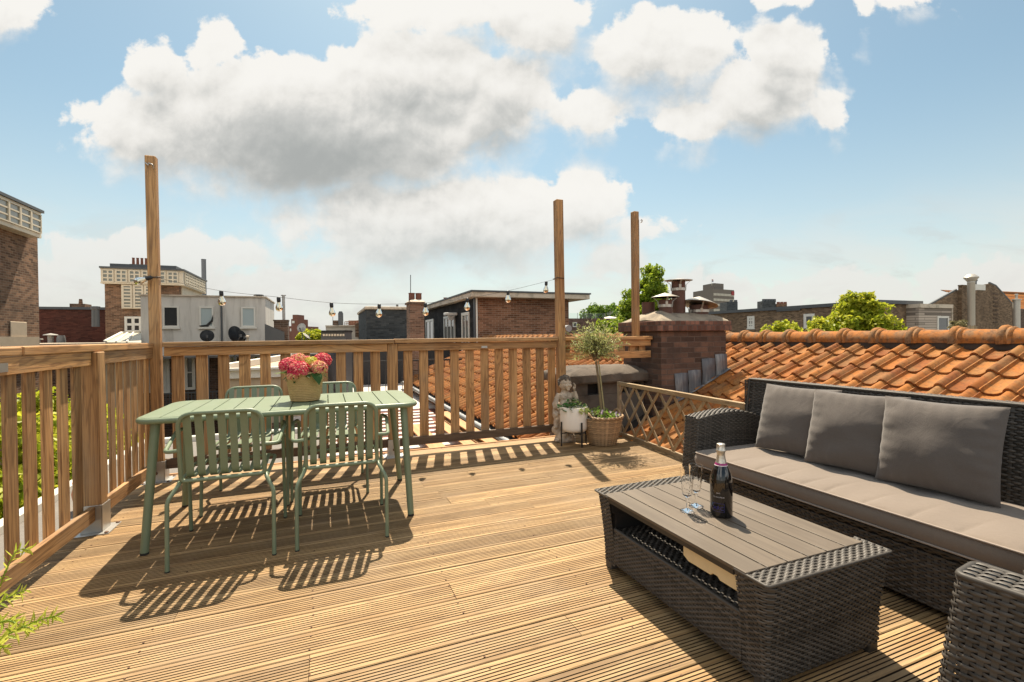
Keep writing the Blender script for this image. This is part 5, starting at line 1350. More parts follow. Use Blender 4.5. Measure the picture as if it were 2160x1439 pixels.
m_.build('foliage', leafmat('rosemary_leaf', (0.30,0.40,0.035), (0.60,0.62,0.11), 0.5), ro); s_.build('stem', MT['leaf_lime'], ro)
# ------------------------------------------------------------------ town around the terrace
def ray_(px, py): return fw + rt*((px-1080)/985.0) - up*((py-719.5)/985.0)
def RY(px, py, Y):
    d_ = ray_(px, py); t = Y/d_.y; return d_.x*t, CAMH + d_.z*t          # x, z on a facade plane y = Y
def RX(px, py, X):
    d_ = ray_(px, py); t = X/d_.x; return d_.y*t, CAMH + d_.z*t          # y, z on a facade plane x = X
def RD(px, py, D): return Vector((0, 0, CAMH)) + ray_(px, py)*D
GZ = -11.0
MT['white'] = plain('white_window_frame', (0.70,0.67,0.60), 0.5, 0.06, 4, dirt=(0.4,0.36,0.3), dirt_amt=0.3)
MT['cream'] = plain('cream_paint', (0.66,0.58,0.45), 0.6, 0.08, 2, dirt=(0.42,0.36,0.28), dirt_amt=0.4)
def glasspane(name, col, rough=0.06):
    m, nt, b = newmat(name); setb(nt, b, Base_Color=col, Roughness=rough); b.inputs['Coat Weight'].default_value = 0.5; return m
MT['pane'] = glasspane('window_glass', (0.035,0.040,0.042)); MT['panel'] = glasspane('blind_behind_glass', (0.20,0.21,0.185), 0.2); MT['curt'] = glasspane('pale_curtain_behind_glass', (0.36,0.42,0.42), 0.2)
MT['roofgrey'] = plain('grey_bitumen', (0.115,0.11,0.105), 0.95, 0.2, 1.5, bmp=0.3, bscale=40, dirt=(0.20,0.18,0.15), dirt_amt=0.5)
MT['fascia'] = plain('pale_fascia', (0.600,0.504,0.396), 0.8, 0.12, 3, dirt=(0.10,0.10,0.06), dirt_amt=0.7, dsc=1.8)
MT['zincd'] = plain('dark_zinc', (0.085,0.09,0.095), 0.55, 0.2, 3, 0.2)
class Fac:
    """facade frame: a along the wall, d outwards, z up"""
    def __init__(s, ax, c, sgn): s.ax, s.c, s.g = ax, c, sgn
    def P(s, a, d, z): return (a, s.c + s.g*d, z) if s.ax == 'x' else (s.c + s.g*d, a, z)
    def box(s, mb, a0, a1, d0, d1, z0, z1, m=0):
        p = s.P(a0, d0, z0); q = s.P(a1, d1, z1)
        mb.box(tuple(min(i, j) for i, j in zip(p, q)), tuple(max(i, j) for i, j in zip(p, q)), m)
def window(F, parent, a0, a1, z0, z1, nv=1, nh=1, fr=0.07, pane='pane', sill=True, name='window', mat='white', mul=0.045, d=0.0):
    a0, a1 = sorted((a0, a1)); m_ = MB()
    F.box(m_, a0, a1, d+0.003, d+0.055, z0, z0+fr); F.box(m_, a0, a1, d+0.003, d+0.055, z1-fr, z1)
    F.box(m_, a0, a0+fr, d+0.003, d+0.055, z0+fr, z1-fr); F.box(m_, a1-fr, a1, d+0.003, d+0.055, z0+fr, z1-fr)
    for i in range(1, nv):
        c = a0+(a1-a0)*i/nv; F.box(m_, c-mul/2, c+mul/2, d+0.005, d+0.048, z0+fr, z1-fr)
    for i in range(1, nh):
        c = z0+(z1-z0)*i/nh; F.box(m_, a0+fr, a1-fr, d+0.006, d+0.045, c-mul/2, c+mul/2)
    o = m_.build(name, MT[mat], parent)
    m_ = MB(); F.box(m_, a0+fr*0.5, a1-fr*0.5, d+0.002, d+0.02, z0+fr*0.5, z1-fr*0.5); m_.build('pane', MT[pane], o)
    if sill:
        m_ = MB(); F.box(m_, a0-0.04, a1+0.04, d+0.003, d+0.10, z0-0.07, z0-0.003); m_.build('sill', MT[mat], o)
    return o
def bld(name, loc, label, cat='building', group=None): return thing(name, loc, label, cat, group)

# our own flat roof around the deck
fr_ = bld('flat_roof_house', (-1.0, 3.0, GZ), 'grey gravel flat roof with white edge trim just outside the left railing', 'building')
m_ = MB(); m_.box((-2.20,-3.0,-0.26),(-0.10,7.6,-0.22)); m_.build('flat_roof', plain('grey_gravel', (0.17,0.155,0.14), 0.97, 0.25, 30, bmp=0.4, bscale=120, dirt=(0.30,0.26,0.21), dirt_amt=0.6, dsc=0.7), fr_)
m_ = MB(); m_.box((-2.29,-3.0,-0.40),(-2.203,7.6,-0.15)); m_.box((-2.29,7.603,-0.40),(-0.10,7.69,-0.15)); m_.build('edge_trim', MT['white'], fr_, bevel=0.01)
m_ = MB(); m_.box((-2.25,-2.9,GZ),(-0.12,7.55,-0.28)); m_.box((-0.11,-2.9,GZ),(3.0,4.75,-0.28)); m_.build('wall', brick('own_brick', (0.12,0.06,0.04), (0.2,0.1,0.065), (0.25,0.22,0.18)), fr_)
tp_ = thing('terracotta_pot', (-1.86, 4.92, -0.22), 'round terracotta pot outside the left railing, glimpsed between the pickets', 'pot')
m_ = MB(); m_.lathe([(0.05,0.0),(0.09,0.08),(0.10,0.14),(0.085,0.21),(0.095,0.235),(0.08,0.235),(0.075,0.2),(0.0,0.2)], (-1.86,4.92,-0.22), 24); m_.build('pot_body', plain('terracotta_b', (0.48,0.20,0.11), 0.85, 0.15, 8), tp_, smooth=50)

# tall brick building on the left with a white glazed top floor
XB = -9.0
b1 = bld('brick_building', (-12, 14, GZ), 'tall brown brick building with a projecting cream window band, cut by the left edge')
ye, zt_ = RX(79, 497, XB); yb_, zb_ = RX(79, 508, XB)
F1 = Fac('y', XB, 1)
MT['bkA'] = brick('brown_brick', (0.158,0.083,0.050), (0.285,0.158,0.093), (0.300,0.247,0.180), 0.24, 0.075, (0.055,0.038,0.026), 0.7, 0.5)
zbr = RX(79, 500, XB)[1]
m_ = MB(); m_.box((-15, 3.0, GZ), (XB, ye, zbr)); m_.build('wall', MT['bkA'], b1)
yw = RX(88, 480, XB+0.35)[0]; zw0 = RX(88, 503, XB+0.35)[1]; zw1 = RX(88, 450, XB+0.35)[1]
m_ = MB(); m_.box((-14.5, 3.0, zw0), (XB+0.34, yw, zw0+0.13)); m_.box((-14.5, 3.0, zw1-0.07), (XB+0.34, yw, zw1)); m_.box((-14.5,3.0,zw0+0.132),(XB+0.325,yw-0.02,zw1-0.072))
m_.build('window_band', MT['cream'], b1)
m_ = MB(); m_.box((-14.4, 2.9, zw1+0.002), (XB+0.40, yw+0.06, zw1+0.09)); m_.box((-14, 3, zw1+0.092), (XB-0.1, yw-2.6, zw1+0.38)); m_.build('roof', MT['zincd'], b1)
Fw = Fac('y', XB+0.328, 1)
ys_ = yw - 0.06
while ys_ > 13.5:
    window(Fw, b1, ys_-0.56, ys_, zw0+0.132, zw1-0.074, 1, 3, 0.035, 'panel', False, mat='cream', mul=0.045); ys_ -= 0.565
y0_, z0_ = RX(55, 700, XB); y1_, z1_ = RX(20, 678, XB)
m_ = MB(); F1.box(m_, min(y0_,y1_), max(y0_,y1_), 0.003, 0.03, 0.3, z1_); m_.build('render_patch', plain('old_render', (0.45,0.36,0.26), 0.95, 0.15, 4, bmp=0.3), b1, bevel=0.25)
m_ = MB(); F1.box(m_, 3.5, ye-0.15, 0.003, 0.06, 0.2, 1.34); m_.build('render_base', plain('old_render_base', (0.40,0.32,0.23), 0.95, 0.2, 3, bmp=0.3), b1)

ZV = 1.09
def vent(px, D, h, r, style, lab):
    p = RD(px, 720, D); t = thing('roof_vent', (p.x, p.y, ZV), lab, 'vent', 'small vents on the low flat roof at the left')
    m_ = MB()
    if style == 0: m_.lathe([(r*0.55,0),(r*0.55,h*0.7),(r,h*0.72),(r*0.9,h),(0,h*1.02)], (p.x,p.y,ZV), 14)
    elif style == 1: m_.lathe([(r*0.4,0),(r*0.4,h*0.8)], (p.x,p.y,ZV), 14); m_.lathe([(r,h*0.8),(r*0.9,h*0.88),(0,h)], (p.x,p.y,ZV), 16)
    else: m_.lathe([(r,0),(r*0.95,h*0.6),(r*0.75,h),(0,h)], (p.x,p.y,ZV), 14)
    m_.build('vent_body', plain('vent_grey_%d' % px, (0.33,0.31,0.28) if style != 2 else (0.14,0.14,0.14), 0.6, 0.15), t, smooth=40)
vent(65, 26, 0.26, 0.24, 0, 'squat grey vent on the low flat roof, first from the brick building'); vent(79, 26, 0.26, 0.24, 0, 'squat grey vent on the low flat roof, second from the brick building')
vent(107, 26.2, 0.54, 0.32, 1, 'mushroom shaped vent on the low flat roof'); vent(129, 26.2, 0.42, 0.2, 2, 'dark cylindrical vent on the low flat roof, right of the mushroom vent')

# dark red wall far behind
Y2 = 38.0
b2 = bld('brick_building', (RY(150,700,Y2)[0], Y2+4, GZ), 'long low dark red brick building behind the low flat roof')
xa, xb = RY(60,660,Y2)[0], RY(232,660,Y2)[0]; z2 = RY(150,653,Y2)[1]
m_ = MB(); m_.box((xa,Y2,GZ),(xb,Y2+8,z2)); m_.build('wall', brick('red_brick', (0.11,0.035,0.024), (0.15,0.05,0.034), (0.10,0.05,0.035), 0.24, 0.075, (0.05,0.03,0.024), 0.5, 0.25), b2)
m_ = MB(); m_.box((xa,Y2-0.08,z2+0.002),(xb,Y2+8,z2+0.16)); m_.build('coping', MT['zincd'], b2)
xp = RY(130,650,Y2)[0]; m_ = MB(); m_.box((xp-0.4,Y2+2,z2+0.16),(xp+0.4,Y2+3,z2+0.5)); m_.lathe([(0.12,z2+0.5),(0.09,z2+0.85)], (xp,Y2+2.5,0), 10); m_.build('chimney', MT['bkA'], b2)

# brick and cream building with a T shaped glazed stair
Y3 = 33.0; F3 = Fac('x', Y3, -1)
X_ = lambda px, py=620: RY(px, py, Y3)[0]
Z_ = lambda py, px=300: RY(px, py, Y3)[1]
b3 = bld('stair_tower_building', (X_(300), Y3+5, GZ), 'brown brick building with cream T shaped stair glazing and a flat roof')
xa, xb = X_(221), X_(378)
yd = RX(424, 600, xb)[0]
m_ = MB(); m_.box((xa,Y3,GZ),(xb,yd,Z_(602))); m_.build('wall', MT['bkA'], b3)
zt_, zb_ = Z_(570), Z_(601)
m_ = MB(); m_.box((X_(217),Y3-0.3,zb_),(xb+0.3,yd,zb_+0.08)); m_.box((X_(217),Y3-0.3,zt_-0.06),(xb+0.3,yd,zt_)); m_.box((X_(217)+0.02,Y3-0.28,zb_+0.082),(xb+0.28,yd-0.1,zt_-0.062)); m_.box((X_(258),Y3-0.16,Z_(652)),(X_(330),Y3-0.005,zb_-0.002)); m_.build('window_band', MT['cream'], b3)
m_ = MB(); m_.box((X_(216),Y3-0.38,zt_+0.002),(xb+0.36,yd+0.1,zt_+0.10)); m_.box((X_(228),Y3+0.3,zt_+0.102),(xb-0.2,yd-0.5,zt_+0.36)); m_.build('roof', MT['zincd'], b3)
Fb = Fac('x', Y3-0.283, -1)
xs_ = X_(218.5)
for i in range(6):
    w_ = (X_(381)-X_(218.5))/6; window(Fb, b3, xs_+0.05, xs_+w_-0.03, zb_+0.082, zt_-0.064, 2, 3, 0.06, 'panel', False, mat='cream', mul=0.07); xs_ += w_
Fs = Fac('x', Y3-0.165, -1)
for i in range(3):
    w_ = (X_(329)-X_(259))/3; window(Fs, b3, X_(259)+i*w_+0.03, X_(259)+(i+1)*w_-0.03, Z_(651), zb_-0.04, 1, 7, 0.08, 'panel', False, mat='cream', mul=0.08)
Fr = Fac('y', xb+0.283, 1)
for i in range(6):
    w_ = (yd-0.3-Y3)/6; window(Fr, b3, Y3+i*w_, Y3+(i+1)*w_-0.06, zb_+0.084, zt_-0.066, 2, 4, 0.06, 'panel', False, mat='cream', mul=0.08)
m_ = MB(); m_.box((xb+0.003,Y3+0.4,Z_(628)),(xb+0.05,yd,zb_-0.002)); m_.build('cream_panel', MT['cream'], b3)
window(F3, b3, X_(262), X_(298), Z_(701), Z_(668), 2, 2, 0.12, 'pane', False, mul=0.14); window(F3, b3, X_(306), X_(340), Z_(701), Z_(668), 2, 2, 0.12, 'pane', False, mul=0.14)
def pots(parent, x, y, z, w, n, base_h, pot_h, mat=None, cap=True, pr=None):
    m_ = MB(); m_.box((x-w/2,y-w*0.35,z-0.3),(x+w/2,y+w*0.35,z+base_h)); o = m_.build('chimney', mat or MT['bkA'], parent)
    for i in range(n):
        px_ = x - w/2 + w*(i+0.5)/n; r_ = pr or w/n*0.36
        m_ = MB(); m_.lathe([(r_,z+base_h),(r_*0.85,z+base_h+pot_h*0.9),(r_,z+base_h+pot_h*0.92),(r_,z+base_h+pot_h),(r_*0.7,z+base_h+pot_h)], (px_,y,0), 12); m_.build('chimney_pot', MT['potc'], o, smooth=40)
    return o
MT['potc'] = plain('clay_pot', (0.20,0.075,0.045), 0.85, 0.25, 6, dirt=(0.05,0.035,0.03), dirt_amt=0.6)
pots(b3, X_(268,555), Y3+2, zt_+0.36, 0.85, 4, 0.2, 0.42)
m_ = MB()
for q in (215, 220): m_.lathe([(0.13,0),(0.12,0.9),(0.16,0.95),(0.16,1.1),(0,1.12)], (X_(q,690), Y3-0.9, Z_(690,q)), 10)
m_.build('vent_pipe', MT['zincd'], b3)
fp_ = thing('flue_pipe', (RD(429.5,625,38).x, RD(429.5,625,38).y, 3.5), 'tall plain grey metal flue behind the stair tower building', 'flue')
p = RD(429.5, 547, 38); q = RD(429.5, 640, 38); m_ = MB(); m_.lathe([(0.17,GZ),(0.17,p.z-0.05),(0.18,p.z-0.05),(0.18,p.z),(0.0,p.z)], (p.x,p.y,0), 18); m_.build('pipe', plain('flue_grey', (0.20,0.205,0.21), 0.5, 0.1, 2, 0.3), fp_, smooth=40)

# grey rendered house
Y4 = 21.0; F4 = Fac('x', Y4, -1)
X4 = lambda px, py=670: RY(px, py, Y4)[0]
Z4 = lambda py, px=440: RY(px, py, Y4)[1]
b4 = bld('grey_house', (X4(430), Y4+2.5, GZ), 'grey rendered house with three small white windows and a flat roof, behind the corner post')
MT['stucco'] = plain('grey_render', (0.62,0.585,0.53), 0.95, 0.12, 1.2, bmp=0.2, bscale=30, dirt=(0.33,0.30,0.26), dirt_amt=0.75, streak=True, dsc=0.9)
xa, xb = X4(297), X4(560); z4 = Z4(626); yd = RX(578, 640, xb)[0]
m_ = MB(); m_.box((xa,Y4,0.6),(xb,yd,z4)); m_.build('upper_wall', MT['stucco'], b4)
m_ = MB(); m_.box((xa-0.05,Y4-0.06,z4+0.002),(xb+0.05,yd+0.05,z4+0.05)); m_.build('roof_edge', MT['fascia'], b4)
for (a, b_, pn) in ((344, 378, 'pane'), (421, 451, 'curt'), (509, 539, 'curt')):
    window(F4, b4, X4(a), X4(b_), Z4(690), Z4(647), 1, 1, 0.055, pn, True)
cu = MB(); xx0, xx1 = X4(424), X4(449)
Pq = [(X4(450.5), Z4(664)), (X4(446), Z4(676)), (X4(436), Z4(685)), (X4(421), Z4(687)), (X4(423), Z4(689.5)), (X4(440), Z4(689)), (X4(450), Z4(678))]
cu.prism(Pq[::-1], Y4-0.10, Y4-0.07, 1); cu.build('torn_cloth', MT['rubber'], b4)
p = X4(527, 626); m_ = MB(); m_.lathe([(0.1,z4+0.05),(0.1,z4+0.14),(0.2,z4+0.15),(0.18,z4+0.2),(0,z4+0.21)], (X4(562.5,626)-0.4,Y4+1.0,0), 10); m_.build('roof_vent', MT['zincd'], b4)
MT['bkD'] = brick('dark_brick', (0.077,0.049,0.036), (0.140,0.084,0.059), (0.196,0.168,0.140), 0.22, 0.068)
m_ = MB(); m_.tube([(X4(468),Y4-0.06,0.6),(X4(468),Y4-0.06,z4-0.1)], 0.035, 8); m_.build('downpipe', MT['zincd'], b4, smooth=60)
xl0, xl1 = X4(230, 800), X4(700, 800)
m_ = MB(); m_.box((xl0,Y4+0.05,GZ),(xl1,yd+3,0.52)); m_.build('lower_wall', MT['bkD'], b4)
m_ = MB(); m_.box((xl0,Y4-1.4,0.523),(xl1,yd+3.2,0.60)); m_.build('terrace_roof', MT['roofgrey'], b4)
Fl = Fac('x', Y4+0.045, -1)
for (a, b_, t_, bt_, nv, nh, pn) in ((344,358,748,832,1,2,'pane'),(389,412,749,823,1,2,'pane'),(483,500,747,775,1,1,'panel'),(531,548,745,772,1,1,'pane'),(573,600,745,770,2,1,'pane'),(250,276,748,815,1,2,'pane'),(300,330,748,830,2,2,'pane')):
    window(Fl, b4, X4(a,800), X4(b_,800), RY(a,bt_,Y4)[1], RY(a,t_,Y4)[1], nv, nh, 0.10, pn, False)
m_ = MB()
zb0, zb1 = RY(380,850,Y4)[1], RY(380,825,Y4)[1]
for i in range(46):
    x = X4(338,820) + i*0.11; m_.box((x-0.008,Y4-1.02,zb0),(x+0.008,Y4-1.0,zb1))
m_.box((X4(338,820),Y4-1.03,zb1),(X4(338,820)+5.1,Y4-0.99,zb1+0.04)); m_.box((X4(338,820),Y4-1.1,zb0-0.12),(X4(338,820)+5.1,Y4+0.03,zb0)); m_.build('balcony', MT['zincd'], b4)
b5 = bld('apartment_block', (-11, 27, GZ), 'dark brick apartment backs with tall windows and railings, seen low through the left railing')
m_ = MB(); m_.box((-22,25.0,GZ),(-7.4,33,0.97)); m_.build('wall', MT['bkD'], b5)
m_ = MB(); m_.box((-22,24.9,0.972),(-7.3,33,1.09)); m_.build('flat_roof', plain('pale_roof_felt', (0.50,0.42,0.32), 0.95, 0.2, 2), b5)
F5 = Fac('x', 25.0, -1)
for (a, b_, t_, bt_, nv, nh, pn) in ((20,36,790,850,1,2,'pane'),(58,70,780,840,1,2,'pane'),(92,101,752,846,1,1,'panel'),(124,140,760,846,1,2,'pane'),(160,174,768,846,1,2,'pane'),(192,206,760,846,1,2,'pane'),(225,240,760,846,1,2,'pane')):
    x0, z0 = RY(a, bt_, 25.0); x1, z1 = RY(b_, t_, 25.0); window(F5, b5, x0, x1, z0, z1, nv, nh, 0.12, pn, False)
m_ = MB()
x0 = RY(15,860,24)[0]; zz0, zz1 = RY(100,885,24)[1], RY(100,846,24)[1]
for i in range(60): m_.box((x0+i*0.14,24.0,zz0),(x0+i*0.14+0.05,24.03,zz1))
m_.box((x0,23.98,zz1),(x0+8.4,24.05,zz1+0.06)); m_.box((x0,24.0,zz0-0.15),(x0+8.4,25.0,zz0)); m_.build('balcony', plain('balcony_grey', (0.36,0.34,0.30), 0.7), b5)
# pale pitched skylight roof by the grey house
sk = bld('skylight_house', (RD(260,715,17).x, RD(260,715,17).y, GZ), 'pale low pitched skylight roof left of the grey house', 'building')
P0, P1, P2, P3 = RD(222,722,16), RD(258,703,17.5), RD(298,701,17.8), RD(298,723,16)
m_ = MB(); m_.add([P0,P3,P2,P1,(P0.x,P0.y,GZ),(P3.x,P3.y,GZ),(P2.x,P2.y+3,GZ),(P1.x,P1.y+3,GZ),(P2.x,P2.y+3,P2.z),(P1.x,P1.y+3,P1.z)], [(0,1,2,3),(3,2,8,9),(0,4,5,1),(1,5,6,8,2),(9,8,6,7),(0,3,9,7,4)]); m_.build('roof', plain('pale_sheet', (0.48,0.44,0.34), 0.5, 0.1, 2), sk)
m_ = MB(); m_.bar(P0+Vector((0,0,.03)),P1+Vector((0,0,.03)),0.1,0.06); m_.bar(P1+Vector((0,0,.03)),P2+Vector((0,0,.03)),0.1,0.06)
for t in (0.3,0.6): m_.bar(P0.lerp(P3,t)+Vector((0,0,.02)),P1.lerp(P2,t)+Vector((0,0,.02)),0.05,0.05)
m_.build('glazing_bar', MT['white'], sk)

# satellite dishes
def dish(px, py, D, r, yaw, tilt, lab, mat, grp, squash=1.0):
    c = RD(px, py, D); t = thing('satellite_dish', (c.x, c.y, c.z-r*1.25), lab, 'satellite dish', grp)
    ax = Matrix.Rotation(yaw, 4, 'Z') @ Matrix.Rotation(PI/2-tilt, 4, 'X')
    m_ = MB(); pr = [(r*i/8, 0.22*r*(i/8)**2) for i in range(9)]; m_.lathe(pr, c, 28, ax=ax); m_.lathe([(r*1.0,0.22*r),(r*1.02,0.21*r),(r*0.97,0.18*r)], c, 28, ax=ax); m_.lathe([(p_, q_-0.012*r) for p_, q_ in pr], c, 28, ax=ax)
    m_.build('reflector', mat, t, smooth=50)
    m_ = MB(); e = c + ax.to_3x3() @ Vector((0, -r*0.3, r*0.9)); m_.tube([c + ax.to_3x3() @ Vector((0,-r*0.95,0.2*r)), e], 0.02*r/0.3, 6); m_.lathe([(0.05*r/0.3,-0.05),(0.05*r/0.3,0.05)], e, 8); m_.build('feed_arm', MT['zincd'], t)
    m_ = MB(); m_.tube([c, c+Vector((0,0.1,-r*1.3)), c+Vector((0,0.1,-2.2))], 0.03, 8); m_.build('mast', MT['zincd'], t)
g_ = 'dark satellite dishes below the grey house'
dish(437, 709, 16.2, 0.21, R(10), R(15), 'round dark satellite dish facing the terrace, below the middle window', MT['black'], g_)
dish(494, 706, 16.2, 0.29, R(52), R(10), 'dark satellite dish turned edgeways, left of a similar one', MT['black'], g_); dish(506, 710, 16.8, 0.22, R(50), R(10), 'smaller dark satellite dish just behind the edgeways one', MT['black'], g_)
mwd = plain('white_dish', (0.62,0.60,0.55), 0.5)
dish(637, 692, 28, 0.27, R(-25), R(10), 'pale satellite dish in front of the yellow green bushes', mwd, 'pale satellite dishes'); dish(646, 710, 26, 0.22, R(70), R(45), 'small tilted pale satellite dish under the larger pale one', mwd, 'pale satellite dishes')
dp = thing('vent_pipe', (RD(520,716,17).x, RD(520,716,17).y, 0.9), 'thin pale vent pipe with a cap right of the dark dishes', 'vent')
p = RD(522, 709, 17); m_ = MB(); m_.lathe([(0.035,0.2),(0.035,p.z-0.06),(0.075,p.z-0.06),(0.07,p.z),(0,p.z+0.02)], (p.x,p.y,0), 10); m_.build('pipe', MT['fascia'], dp)

# small dark brick chimney with a thin steel flue
c1 = thing('brick_chimney', (RD(592,700,17).x, RD(592,700,17).y, -2), 'small dark brick chimney with a thin steel flue, beside the grey house', 'chimney')
pl_, pr_ = RD(579,676,17), RD(606,676,17); zt_ = pl_.z; w_ = (pr_-pl_).length; cx_, cy_ = (pl_.x+pr_.x)/2, (pl_.y+pr_.y)/2
m_ = MB(); m_.box((cx_-w_/2,cy_,-3),(cx_+w_/2,cy_+0.5,zt_-0.03)); m_.box((cx_-w_/2-0.02,cy_-0.02,zt_-0.028),(cx_+w_/2+0.02,cy_+0.52,zt_+0.02)); m_.build('stack', MT['bkD'], c1)
p = RD(597.5,622,17.2); m_ = MB(); m_.lathe([(0.05,zt_),(0.05,p.z-0.04),(0.085,p.z-0.03),(0.085,p.z),(0,p.z)], (p.x,p.y+0.1,0), 12); m_.build('flue_pipe', MT['steel'], c1, smooth=40)
a_ = RD(571,683,16.8); m_ = MB(); m_.prism([(cx_-w_/2-0.28,0.2),(cx_+w_/2-0.12,0.2),(cx_+w_/2-0.12,1.42),(cx_-w_/2-0.28,a_.z)], cy_-0.12, cy_-0.005, 1); m_.build('flashing', MT['zincd'], c1)

# far red tower building
D_ = 120; t1 = bld('red_tower', (RD(616,700,D_).x, RD(616,700,D_).y, GZ), 'distant red brick tower building on the skyline right of the steel flue')
def dbox(parent, name, px0, px1, py, D, dep, mat, zb=GZ, pyb=None):
    a = RD(px0, py, D); b_ = RD(px1, py, D); m_ = MB()
    u = (b_-a); u.z = 0; L_ = u.length; u.normalize(); n = Vector((-u.y, u.x, 0)); n = n if n.y > 0 else -n
    z1 = (a.z+b_.z)/2; z0 = zb if pyb is None else RD((px0+px1)/2, pyb, D).z
    V = []
    for z in (z0, z1):
        for k_ in (a, b_, b_+n*dep, a+n*dep): V.append((k_.x, k_.y, z))
    m_.add(V, [(0,3,2,1),(4,5,6,7),(0,1,5,4),(1,2,6,5),(2,3,7,6),(3,0,4,7)])
    return m_.build(name, mat, parent)
MT['bkF'] = plain('far_red_brick', (0.20,0.085,0.058), 0.9, 0.2, 0.4)
dbox(t1, 'wall', 604, 631, 688, D_, 12, MT['bkF']); dbox(t1, 'tower', 614, 628, 673, D_-0.5, 6, MT['bkF']); dbox(t1, 'tower_top', 617, 627, 664, D_-0.3, 4, MT['bkF'])
for q in (613, 622): dbox(t1, 'window', q-1.5, q+1.5, 693, D_-0.2, 0.1, MT['white'], pyb=699)
dbox(t1, 'window', 616, 621, 677, D_-0.7, 0.1, MT['white'], pyb=682)
# black chimney with a row of vent holes
c2 = thing('vent_chimney', (RD(703,705,13).x, RD(703,705,13).y, -1), 'low black chimney with a row of square vent holes above the back railing', 'chimney')
o = dbox(c2, 'stack', 677, 729, 701, 13.05, 0.5, MT['zincd'], -2)
dbox(c2, 'cap', 677.5, 728.5, 697, 13.0, 0.6, MT['black'], pyb=701)
for i in range(8): dbox(c2, 'vent_hole', 681+i*5.9, 685+i*5.9, 704.5, 13.02, 0.01, MT['cream'], pyb=709)
# pale flat roofed structure with railing and tank
b6 = bld('pale_house', (RD(725,705,24).x, RD(725,705,24).y, GZ), 'pale rendered roof building with a small railing and dark round tank on top')
MT['pale'] = plain('pale_render', (0.560,0.504,0.420), 0.9, 0.12, 2, dirt=(0.25,0.21,0.17), dirt_amt=0.5)
dbox(b6, 'wall', 687, 772, 688, 24, 5, MT['pale']); dbox(b6, 'roof_edge', 686, 773, 686, 23.9, 5.2, MT['fascia'], pyb=688.5); dbox(b6, 'chimney', 749, 759, 681, 23.7, 0.5, MT['bkA'], pyb=711)
p = RD(718.5, 657, 25); q = RD(718.5, 686, 25); m_ = MB(); m_.lathe([(0.13,q.z-0.3),(0.13,p.z-0.12),(0.08,p.z),(0,p.z)], (p.x,p.y,0), 16); m_.build('tank', MT['zincd'], b6, smooth=50)
dbox(b6, 'chimney', 702, 712, 676, 25, 0.5, MT['bkD'], pyb=686); p = RD(702,664,25); q = RD(702,686,25); m_ = MB(); m_.tube([q,p], 0.015, 5); m_.build('antenna', MT['zincd'], b6)
m_ = MB(); a, b_ = RD(727,679,26), RD(770,675,26)
m_.tube([a,b_], 0.02, 5); m_.tube([a-Vector((0,0,.12)),b_-Vector((0,0,.12))], 0.015, 5)
for i in range(14): m_.tube([a.lerp(b_,i/13)-Vector((0,0,.35)), a.lerp(b_,i/13)], 0.015, 4)
m_.build('roof_railing', MT['rust'], b6)
dbox(b6, 'brick_parapet', 735, 770, 676, 27, 1.0, MT['bkF'], pyb=690)
# dark grey painted brick block
b7 = bld('dark_block_house', (RY(815,680,20)[0], 22, GZ), 'dark grey painted brick block with pale roof edge, left of the twin pot chimney')
MT['bkG'] = brick('grey_painted_brick', (0.068,0.075,0.078), (0.093,0.102,0.102), (0.060,0.068,0.069), 0.22, 0.07, (0.03,0.033,0.035), 0.5)
xa, xb = RY(773,680,20)[0], RY(858,680,20)[0]; za = RY(810,653,20)[1]
m_ = MB(); m_.box((xa,20,GZ),(xb,25,za)); m_.build('wall', MT['bkG'], b7)
m_ = MB(); m_.box((xa-0.06,19.9,za+0.002),(xb,25,za+0.12)); m_.build('roof_edge', MT['fascia'], b7, bevel=0.02)
p = RY(845,643,20); m_ = MB(); m_.lathe([(0.05,za),(0.05,za+0.28)], (p[0],21,0), 8); m_.build('vent_pipe', MT['zincd'], b7)
# brick chimney with two pots and an aerial
c3 = thing('brick_chimney', (RY(876,680,16.5)[0], 16.8, -2), 'brown brick chimney with two clay pots and a thin aerial, beside the dark slate house', 'chimney')
xa, xb = RY(865,680,16.5)[0], RY(895,680,16.5)[0]; za = RY(880,641,16.5)[1]
MT['bkC'] = brick('chimney_brown_brick', (0.150,0.090,0.063), (0.240,0.143,0.098), (0.240,0.195,0.150), 0.2, 0.062)
yd_ = 16.5 + 0.75
m_ = MB(); m_.box((xa,16.5,-3),(xb,yd_,za)); m_.build('stack', MT['bkC'], c3)
m_ = MB(); m_.box((xa-0.05,16.44,za+0.002),(xb+0.04,yd_+0.05,za+0.07)); m_.build('course', MT['bkC'], c3)
m_ = MB(); m_.add([(xa-.04,16.46,za+.072),(xb+.03,16.46,za+.072),(xb+.03,yd_+.04,za+.072),(xa-.04,yd_+.04,za+.072),(xa+.08,16.6,za+.16),(xb-.08,16.6,za+.16),(xb-.08,yd_-.1,za+.16),(xa+.08,yd_-.1,za+.16)],[(0,3,2,1),(4,5,6,7),(0,1,5,4),(1,2,6,5),(2,3,7,6),(3,0,4,7)]); m_.build('mortar_crown', MT['fascia'], c3)
for q in (868.5, 883):
    x_, z_ = RY(q, 632, 16.8); m_ = MB(); m_.lathe([(0.11,za+0.1),(0.105,za+0.36),(0.115,za+0.37),(0.115,za+0.40),(0.08,za+0.40)], (x_,16.8,0), 14); m_.build('chimney_pot', MT['potc'], c3, smooth=40)
p0_, p1_ = RY(866,636,17.0), RY(866,580,17.0); m_ = MB(); m_.tube([(p0_[0],17.0,p0_[1]),(p1_[0],17.0,p1_[1])], 0.014, 5); m_.build('aerial', MT['zincd'], c3)
